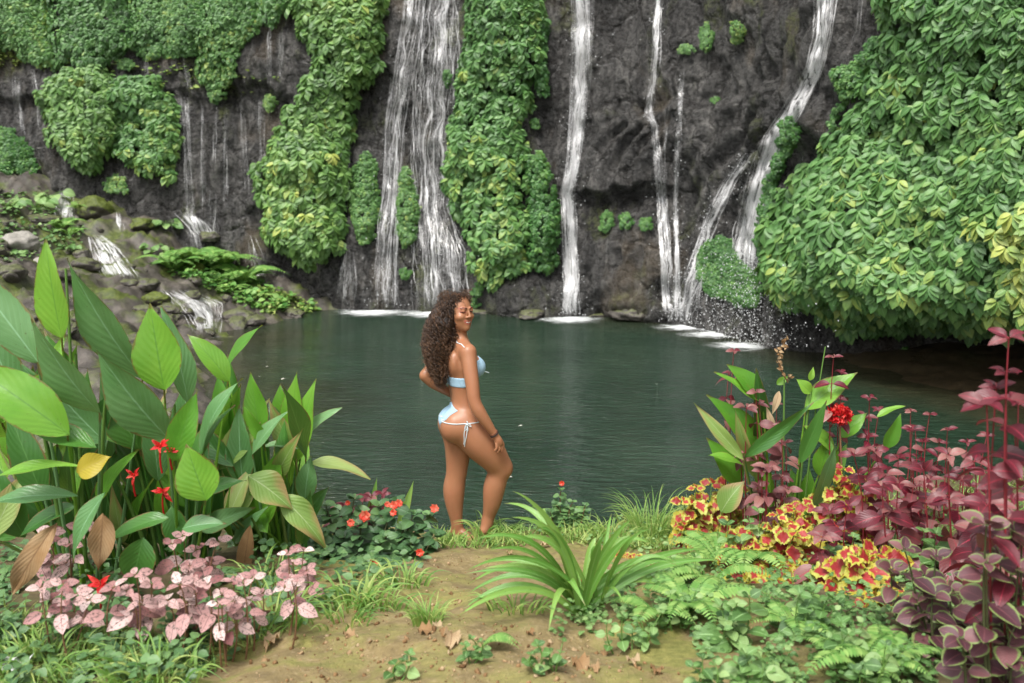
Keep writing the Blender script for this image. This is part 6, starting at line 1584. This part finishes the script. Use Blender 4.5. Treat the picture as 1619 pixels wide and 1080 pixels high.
# head
HC = J(725, 491, -0.01)
HS = 1.08; S.sc = HS
h = lambda a, b, c: HC + HS * (hr_ * a + (nrm(hf_ + UPV * 0.03)) * b + nrm(UPV - hf_ * 0.03) * c)
S.ell(h(0, -0.012, 0.022), (0.072, 0.090, 0.088), ha, 0.02)
S.ell(h(0, 0.030, -0.030), (0.061, 0.058, 0.080), ha, 0.03)
S.ell(h(0, 0.040, -0.072), (0.050, 0.043, 0.044), ha, 0.025)
S.ell(h(0, 0.072, -0.100), (0.022, 0.020, 0.020), ha, 0.02)
S.ell(h(0.038, 0.060, -0.032), (0.027, 0.028, 0.022), ha, 0.018); S.ell(h(-0.038, 0.060, -0.032), (0.027, 0.028, 0.022), ha, 0.018)
for s in (1, -1):
    S.ell(h(0.031 * s, 0.094, 0.004), (0.017, 0.013, 0.010), ha, 0.012, sub=True)
    S.ell(h(0.031 * s, 0.079, 0.003), (0.0145, 0.0125, 0.011), ha, 0.004)
    S.cone(h(0.016 * s, 0.090, 0.021), h(0.044 * s, 0.079, 0.020), 0.006, 0.005, 0.012)
    S.ell(h(0.074 * s, -0.005, -0.01), (0.010, 0.020, 0.032), ha, 0.008)
S.chain([(h(0, 0.088, 0.012), 0.007), (h(0, 0.100, -0.012), 0.008), (h(0, 0.108, -0.030), 0.0105)], 0.012)
S.ell(h(0.013, 0.097, -0.034), (0.0085, 0.010, 0.008), ha, 0.006); S.ell(h(-0.013, 0.097, -0.034), (0.0085, 0.010, 0.008), ha, 0.006)
S.cone(h(-0.024, 0.076, -0.058), h(0.024, 0.076, -0.058), 0.010, 0.010, 0.01)
S.cone(h(-0.014, 0.0885, -0.056), h(0.014, 0.0885, -0.056), 0.0055, 0.0055, 0.005)
S.cone(h(-0.013, 0.0875, -0.070), h(0.013, 0.0875, -0.070), 0.0065, 0.0065, 0.005)
S.sc = 1.0
BV, BQ = S.mesh()
# relax the trunk, arms and legs; leave face, fingers and toes crisp
_e = np.concatenate([BQ[:, [0, 1]], BQ[:, [1, 2]], BQ[:, [2, 3]], BQ[:, [3, 0]]])
_keep = sstep(0.10, 0.13, np.linalg.norm(BV - HC, axis=1)) * sstep(0.05, 0.075, np.linalg.norm(BV - J(790, 694, -0.16), axis=1)) * sstep(0.02, 0.06, BV[:, 2])
for _ in range(14):
    acc = np.zeros_like(BV); num = np.zeros(len(BV))
    np.add.at(acc, _e[:, 0], BV[_e[:, 1]]); np.add.at(num, _e[:, 0], 1); np.add.at(acc, _e[:, 1], BV[_e[:, 0]]); np.add.at(num, _e[:, 1], 1)
    BV = BV + (acc / num[:, None] - BV) * (0.6 * _keep)[:, None]

# ---- paint: real colour differences of skin, lips, lashes, nails
def dist_seg(P, a, b):
    ab = b - a; t = np.clip(((P - a) @ ab) / (ab @ ab), 0, 1)
    return np.linalg.norm(P - a - t[:, None] * ab, axis=1)
tint = np.full(len(BV), 0.25)
fb = np.stack([(BV - HC) @ hr_, (BV - HC) @ hf_, (BV - HC)[:, 2]], 1) / HS
front = fb[:, 1] > 0.05
def seg_mask(a, b, r): return front & (dist_seg(fb * [1, 0.25, 1], np.array([a[0], a[1] * 0.25, a[2]]), np.array([b[0], b[1] * 0.25, b[2]])) < r)
for s in (1, -1):
    tint[seg_mask((0.045 * s, 0.075, 0.000), (0.019 * s, 0.085, 0.001), 0.0042)] = 0.9
    tint[seg_mask((0.029 * s, 0.08, 0.0), (0.031 * s, 0.08, 0.0), 0.0062)] = 0.9
    tint[seg_mask((0.052 * s, 0.07, 0.020), (0.034 * s, 0.08, 0.0265), 0.0040)] = 0.85            # brow
    tint[seg_mask((0.034 * s, 0.08, 0.0265), (0.015 * s, 0.09, 0.023), 0.0044)] = 0.85
    for a, b in (((0.0, 0.09, -0.056), (0.016 * s, 0.085, -0.055)), ((0.016 * s, 0.085, -0.055), (0.028 * s, 0.075, -0.049)), ((0.0, 0.09, -0.0725), (0.016 * s, 0.085, -0.069)), ((0.016 * s, 0.085, -0.069), (0.028 * s, 0.075, -0.050))):
        tint[seg_mask(a, b, 0.0048)] = 0.5                                                      # lips, corners drawn up
for s in (1, -1):
    tint[seg_mask((0.0, 0.09, -0.0635), (0.017 * s, 0.085, -0.0605), 0.0042)] = 1.0               # teeth
def skin_mat():
    m, nt, out = new_mat("tanned_skin")
    N = NT(nt); tc = N.n("TexCoord")
    t = N.n("Attribute", _attribute_name="tint").outputs["Fac"]
    c = N.ramp(t, [(0.0, (0.32, 0.145, 0.074)), (0.30, (0.32, 0.145, 0.074)), (0.45, (0.42, 0.12, 0.09)), (0.6, (0.42, 0.12, 0.09)), (0.80, (0.02, 0.012, 0.010)), (0.93, (0.02, 0.012, 0.010)), (0.97, (0.75, 0.70, 0.62))])
    n = N.noise(tc.outputs["Object"], 7.0, 4); f = N.noise(tc.outputs["Object"], 120.0, 3)
    c = N.mix(N.math('MULTIPLY', n, 0.30), c, (0.48, 0.20, 0.11), 'MULTIPLY') if False else N.mix(N.math('MULTIPLY', N.smooth(n, 0.35, 0.7), 0.42), c, (0.40, 0.165, 0.092))
    b = N.n("Bump", Strength=0.12, Distance=0.003, Height=f).outputs[0]
    p = N.n("BsdfPrincipled", Base__Color=c, Roughness=0.40, Normal=b)
    p.inputs["Specular IOR Level"].default_value = 0.4
    p.inputs["Subsurface Weight"].default_value = 0.15
    p.inputs["Subsurface Radius"].default_value = (0.012, 0.005, 0.003)
    p.inputs["Subsurface Scale"].default_value = 0.7
    N.link(p.outputs[0], out.inputs[0])
    return m
woman = empty("person", PORG, "woman in pale blue bikini on the bank, hand on hip, looking over her shoulder", "person")
B = Batch(); B.add(BV + PORG, BQ, np.zeros((len(BV), 2)), tint)
body = B.build("body", skin_mat(), woman)
def fabric(name, c):
    m, nt, out = new_mat(name); N = NT(nt); tc = N.n("TexCoord")
    n = N.noise(tc.outputs["Object"], 30.0, 4); w = N.n("TexWave", Vector=tc.outputs["Object"], Scale=220.0, Distortion=1.0).outputs[1]
    b = N.n("Bump", Strength=0.35, Distance=0.003, Height=N.math('ADD', n, N.math('MULTIPLY', w, 0.3))).outputs[0]
    p = N.n("BsdfPrincipled", Base__Color=N.mix(n, tuple(k * 0.88 for k in c), c), Roughness=0.75, Normal=b)
    N.link(p.outputs[0], out.inputs[0]); return m
MAT["bikini"] = fabric("pale_blue_cloth", (0.34, 0.52, 0.66))
MAT["cordw"] = fabric("pale_cord", (0.66, 0.74, 0.78))

# ---- cloth grown from the body surface
VN = np.zeros_like(BV)
fn = np.cross(BV[BQ[:, 2]] - BV[BQ[:, 0]], BV[BQ[:, 3]] - BV[BQ[:, 1]])
for k in range(4): np.add.at(VN, BQ[:, k], fn)
VN = nrm(VN)
def arm_d(P):
    d = np.full(len(P), 9.0)
    for pts in ([(SHR, 0.050), (J(745, 575, -0.170), 0.049), (J(749, 602, -0.195), 0.043), (ELR, 0.038), (J(771, 658, -0.195), 0.035), (WRR, 0.024), (PALM, 0.03)],
                [(SHL, 0.048), (J(690, 572, 0.115), 0.043), (ELL, 0.036), (J(702, 622, 0.11), 0.031), (J(724, 638, 0.145), 0.03)]):
        for (a, r1), (b, r2) in zip(pts[:-1], pts[1:]): d = np.minimum(d, dist_seg(P, a, b) - max(r1, r2))
    return d
def shell(mask, name, mat, th_=0.0045):
    keep = mask[BQ].all(1)
    q = BQ[keep]; us_, inv = np.unique(q.ravel(), return_inverse=True); q = inv.reshape(-1, 4)
    # boundary vertices stay on the skin so the hem is closed
    e = np.concatenate([q[:, [0, 1]], q[:, [1, 2]], q[:, [2, 3]], q[:, [3, 0]]]); es = np.sort(e, 1)
    _, ii, cnt = np.unique(es, axis=0, return_index=True, return_counts=True)
    bd = np.zeros(len(us_), bool); bd[e[ii[cnt == 1]].ravel()] = True
    base = BV[us_].copy()
    be = es[ii[cnt == 1]]
    for _ in range(10):                                  # even out the hem
        acc = np.zeros_like(base); num = np.zeros(len(base))
        np.add.at(acc, be[:, 0], base[be[:, 1]]); np.add.at(num, be[:, 0], 1); np.add.at(acc, be[:, 1], base[be[:, 0]]); np.add.at(num, be[:, 1], 1)
        base[bd] += 0.5 * (acc[bd] / num[bd][:, None] - base[bd])
    P = base + VN[us_] * np.where(bd, 0.0005, th_)[:, None]
    B = Batch(); B.add(P + PORG, q, np.zeros((len(P), 2)))
    return B.build(name, mat, woman)
ck = np.stack([(BV - CHE) @ cr_, (BV - CHE) @ cf_, BV[:, 2] - CHE[2]], 1)
far_arm = arm_d(BV) > 0.014
zz0, zz1 = J(0, 608)[2], J(0, 592)[2]
band = (BV[:, 2] > zz0) & (BV[:, 2] < zz1 + 0.02 * sstep(0, 0.08, ck[:, 1])) & far_arm & (np.abs(ck[:, 0]) < 0.17)
cup = np.zeros(len(BV), bool)
for b in BR:
    q = BV - b
    cup |= (np.linalg.norm(q * [1, 1, 0.82], axis=1) < 0.082) & (ck[:, 1] > 0.035) & (q[:, 2] < 0.075 - 0.55 * np.abs(q @ cr_)) & (q[:, 2] > -0.09)
cup &= far_arm
top = shell(band | cup, "bikini_top", MAT["bikini"])
pk = np.stack([(BV - PEL) @ pr_, (BV - PEL) @ pf_, BV[:, 2] - PEL[2]], 1)
zt, zb = J(0, 633)[2] - PEL[2], J(0, 690)[2] - PEL[2]
zc = J(0, 656)[2] - PEL[2]
ramp_ = np.where(pk[:, 2] > zc, 0.100 * sstep(zt, zc + 0.0, pk[:, 2]) ** 0.8 * 1.0, 0.100 * np.clip((pk[:, 2] - zb) / (zc - zb), 0, 1) ** 2.6)
upper = zt - 0.35 * np.abs(pk[:, 0])                     # top hem falls away towards the hips
backm = (pk[:, 1] < 0.0) & (np.abs(pk[:, 0]) < np.where(pk[:, 2] > zc, 0.115, 0.110 * np.clip((pk[:, 2] - zb) / (zc - zb), 0.0, 1) ** 2.2 + 0.010)) & (pk[:, 2] < upper) & (pk[:, 2] > zb - 0.01)
frontm = (pk[:, 1] > 0.0) & (np.abs(pk[:, 0]) < 0.09 * np.clip((pk[:, 2] - zb + 0.03) / (zc - zb), 0.2, 1)) & (pk[:, 2] < zc + 0.005) & (pk[:, 2] > zb + 0.02)
bottom = shell((backm | frontm) & far_arm, "bikini_bottom", MAT["bikini"])

# cords: laid on the skin by walking a ray around the body
BT = BVHTree.FromPolygons([tuple(p) for p in BV], [tuple(int(i) for i in q) for q in BQ])
def on_skin(p, c, lift=0.003):
    d = Vector(p - c).normalized()
    hit = BT.ray_cast(Vector(c), d)
    return (np.array(hit[0]) + np.array(d) * lift) if hit[0] is not None else p
B = Batch()
for s in (1, -1):
    P = []
    for t in np.linspace(0, 1, 26):
        a = R(-128 + t * 196)                            # from the sacrum round her side to the front
        z = np.interp(t, [0, 0.5, 1], [zc - 0.004, zc - 0.020, zc - 0.01])
        dr = pf_ * math.sin(a) + s * pr_ * math.cos(a)
        c = PEL + UPV * z
        P.append(on_skin(c + dr, c))
    P = np.array(P); tube(B, P + PORG, 0.0034, 6)
    if s == 1: side = P[10:17]
B.build("hip_cord", MAT["cordw"], woman)
KN = on_skin(J(740, 661, -0.5) * 1.0, J(740, 661, 0.0), 0.006)
B = Batch()
for (ax, ay), (bx_, by_) in (((-4, 3), (-2.5, 9)), ((5, -3), (7, 3)), ((2, 4), (1.5, 10)), ((3, -4), (0, -5))):
    e = KN + np.array([bx_ * PS, -0.006, -by_ * PS]); m_ = KN + np.array([ax * PS, -0.014, -ay * PS])
    lp = np.vstack([bez(KN, m_, e, 8), bez(e, e + (KN - m_) * 0.5 + np.array([0.01, -0.004, 0]), KN, 8)[1:]])
    tube(B, lp + PORG, 0.0026, 5)
for tx_, ty_, w in ((733.5, 693, -1.5), (737.5, 697, 1.2)):
    pp = []
    for t in np.linspace(0, 1, 10):
        x = KN[0] / PS + 735 + (tx_ - KN[0] / PS - 735) * t + w * math.sin(t * 5); y = 661 + (ty_ - 661) * t
        pp.append(on_skin(J(x, y, -0.5), J(x, y, 0.0), 0.004))
    tube(B, np.array(pp) + PORG, 0.0028, 5)
tube(B, np.array([KN + [-0.006, -0.004, 0.004], KN + [0, -0.007, 0], KN + [0.006, -0.004, -0.004]]) + PORG, [0.004, 0.007, 0.004], 6)
B.build("bow", MAT["cordw"], woman)
B = Batch()
pp = [on_skin(J(x, y, -0.5), J(x, y, 0.02), 0.002) for x, y in ((711, 593), (708.5, 585), (707, 575), (706.5, 565))]
tube(B, np.array(pp) + PORG, 0.0035, 6)
pp = [J(718, 533, -0.02) + UPV * 0.012, on_skin(J(724, 534, -0.5), J(724, 540, 0.0), 0.002), on_skin(J(731, 536, -0.5), J(731, 541, 0), 0.002), on_skin(J(738, 540, -0.5), J(736, 545, 0.0), 0.002)]
tube(B, np.array(pp) + PORG, 0.0035, 6)
a = BR[0] + cf_ * 0.060 - UPV * 0.035 - cr_ * 0.03
tube(B, np.array([a, a + cf_ * 0.02 - UPV * 0.006, a + cf_ * 0.042 - UPV * 0.014]) + PORG, [0.004, 0.0045, 0.003], 6)
B.build("halter_cord", MAT["cordw"], woman)
# bracelets
ad = nrm(WRR - J(771, 658, -0.195)); e1 = nrm(np.cross(ad, UPV)); e2 = np.cross(ad, e1)
for off_, rr, mt in ((-0.004, 0.0045, plain("dark_bead", (0.03, 0.02, 0.02), 0.4, bump=0.8, scale=400)), (-0.016, 0.003, plain("brown_cord", (0.16, 0.06, 0.03), 0.7))):
    B = Batch(); t = np.linspace(0, 2 * math.pi, 21)
    ring = WRR + ad * off_ + 0.0275 * (np.cos(t)[:, None] * e1 + np.sin(t)[:, None] * e2)
    tube(B, ring + PORG, rr, 6); B.build("bracelet", mt, woman)

# ---- hair: long loose curls, every lock a thin twisted tube
def hair_mat():
    m, nt, out = new_mat("dark_brown_curls"); N = NT(nt)
    t = N.n("Attribute", _attribute_name="tint").outputs["Fac"]
    c = N.ramp(t, [(0.0, (0.012, 0.007, 0.005)), (0.5, (0.055, 0.028, 0.015)), (1.0, (0.20, 0.105, 0.055))])
    p = N.n("BsdfPrincipled", Base__Color=c, Roughness=0.42)
    p.inputs["Specular IOR Level"].default_value = 0.45
    N.link(p.outputs[0], out.inputs[0]); return m
hrn = np.random.default_rng(3)
CL = [(722, 468, 0.0), (712, 486, -0.02), (702, 512, -0.045), (695, 540, -0.065), (694, 568, -0.075), (698, 592, -0.08), (701, 612, -0.08)]
CR = [0.088, 0.108, 0.113, 0.102, 0.074, 0.042, 0.016]
CLp = np.array([J(*c) for c in CL])
hb_ = Batch()
n_lock, n_pt = 1000, 96
tt = np.linspace(0, 1, n_pt)
for k in range(n_lock):
    # root on the scalp (behind the hairline)
    while True:
        v = nrm(hrn.normal(size=3))
        if v[2] < -0.35: continue
        f_ = v @ hf_
        if f_ > 0.55 or (f_ > 0.30 and v[2] < 0.55): continue
        break
    root = h(0, -0.012, 0.022) + v * HS * np.array([0.080, 0.080, 0.088]) + hf_ * (v @ hf_) * 0.008
    ang = math.atan2(v[1] - 0.2 * hf_[1], v[0] - 0.2 * hf_[0]) + hrn.normal() * 0.35
    rad = math.sqrt(hrn.random()) * 0.35 + 0.65
    ln = 0.55 + 0.45 * hrn.random()
    t = 0.10 + (ln - 0.10) * tt
    ctr = np.stack([np.interp(t, np.linspace(0, 1, 7), CLp[:, i]) for i in range(3)], 1)
    rr = np.interp(t, np.linspace(0, 1, 7), CR) * rad
    vol = ctr + rr[:, None] * np.array([math.cos(ang), 0.85 * math.sin(ang), 0])
    b = sstep(0.0, 0.42, tt)[:, None]
    arc = root + v * (0.035 * np.sin(np.clip(tt / 0.35, 0, 1) * 1.57))[:, None] + np.array([0, 0, -1.0]) * (0.12 * tt ** 1.5)[:, None]
    P = arc * (1 - b) + vol * b
    # keep the face clear
    fx = (P - HC) @ hf_; P = P - np.clip(fx - 0.030 - 0.02 * (P[:, 2:3][:, 0] > HC[2] + 0.06), 0, 1)[:, None] * hf_ * 0.9
    cr = (0.007 + 0.008 * hrn.random()) * np.minimum(1, tt * 5); w = 2 * math.pi * (12 + 8 * hrn.random()) * ln; p0 = hrn.random() * 6.28
    P = P + np.stack([np.cos(w * tt + p0) * cr, np.sin(w * tt + p0) * cr, 0.4 * np.sin(w * tt * 0.7 + p0) * cr], 1)
    P = P + 0.014 * np.stack([vnoise(tt * 5 + k, tt * 0 + 1), vnoise(tt * 5 + k, tt * 0 + 5), 0 * tt], 1)
    tube(hb_, P + PORG, 0.0027 * np.interp(tt, [0, 0.1, 0.8, 1], [0.7, 1, 0.9, 0.2]) * (0.55 + 0.7 * hrn.random()), 3, np.clip(0.05 + 0.6 * hrn.random() ** 1.5 + 0.35 * tt, 0, 1))
for k in range(700):                                         # frizz standing off the outline
    t0 = hrn.random() * 0.8; ang = hrn.random() * 6.28
    i = np.array([np.interp(t0, np.linspace(0, 1, 7), CLp[:, q]) for q in range(3)]); r0 = np.interp(t0, np.linspace(0, 1, 7), CR)
    dv = np.array([math.cos(ang), 0.85 * math.sin(ang), 0.5 * (t0 < 0.12)])
    a = i + dv * r0 * 0.85
    if ((a - HC) @ hf_) > 0.02 and a[2] < HC[2] + 0.075 and a[2] > HC[2] - 0.15: continue
    b = a + dv * (0.010 + 0.024 * hrn.random()) + 0.012 * hrn.normal(size=3); c = a + dv * 0.02 * hrn.random() + np.array([0, 0, -0.05]) + 0.02 * hrn.normal(size=3)
    q = bez(a, b, c, 22); s_ = np.linspace(0, 1, 22); w = 14 + 14 * hrn.random()
    q = q + 0.006 * np.stack([np.sin(s_ * w + k), np.cos(s_ * w + k), 0.5 * np.sin(s_ * w * 0.8)], 1)
    tube(hb_, q + PORG, 0.0011, 3, 0.45 + 0.5 * hrn.random())
hb_.build("hair", hair_mat(), woman)
# dense inner volume so no light shows through
S2 = Sdf((-0.36, -0.3, 0.8), (0.2, 0.25, 1.68), 0.012)
S2.sc = HS; S2.ell(h(0, -0.026, 0.026), (0.078, 0.086, 0.092), ha, 0.03); S2.sc = 1.0
for (a, r1), (b, r2) in zip(list(zip(CLp, CR))[1:5], list(zip(CLp, CR))[2:6]): S2.cone(a - hf_ * 0.012, b, r1 * 0.72, r2 * 0.70, 0.03)
hv, hq = S2.mesh()
B = Batch(); B.add(hv + PORG, hq, np.zeros((len(hv), 2)), 0.05)
B.build("under_hair", hair_mat(), woman)
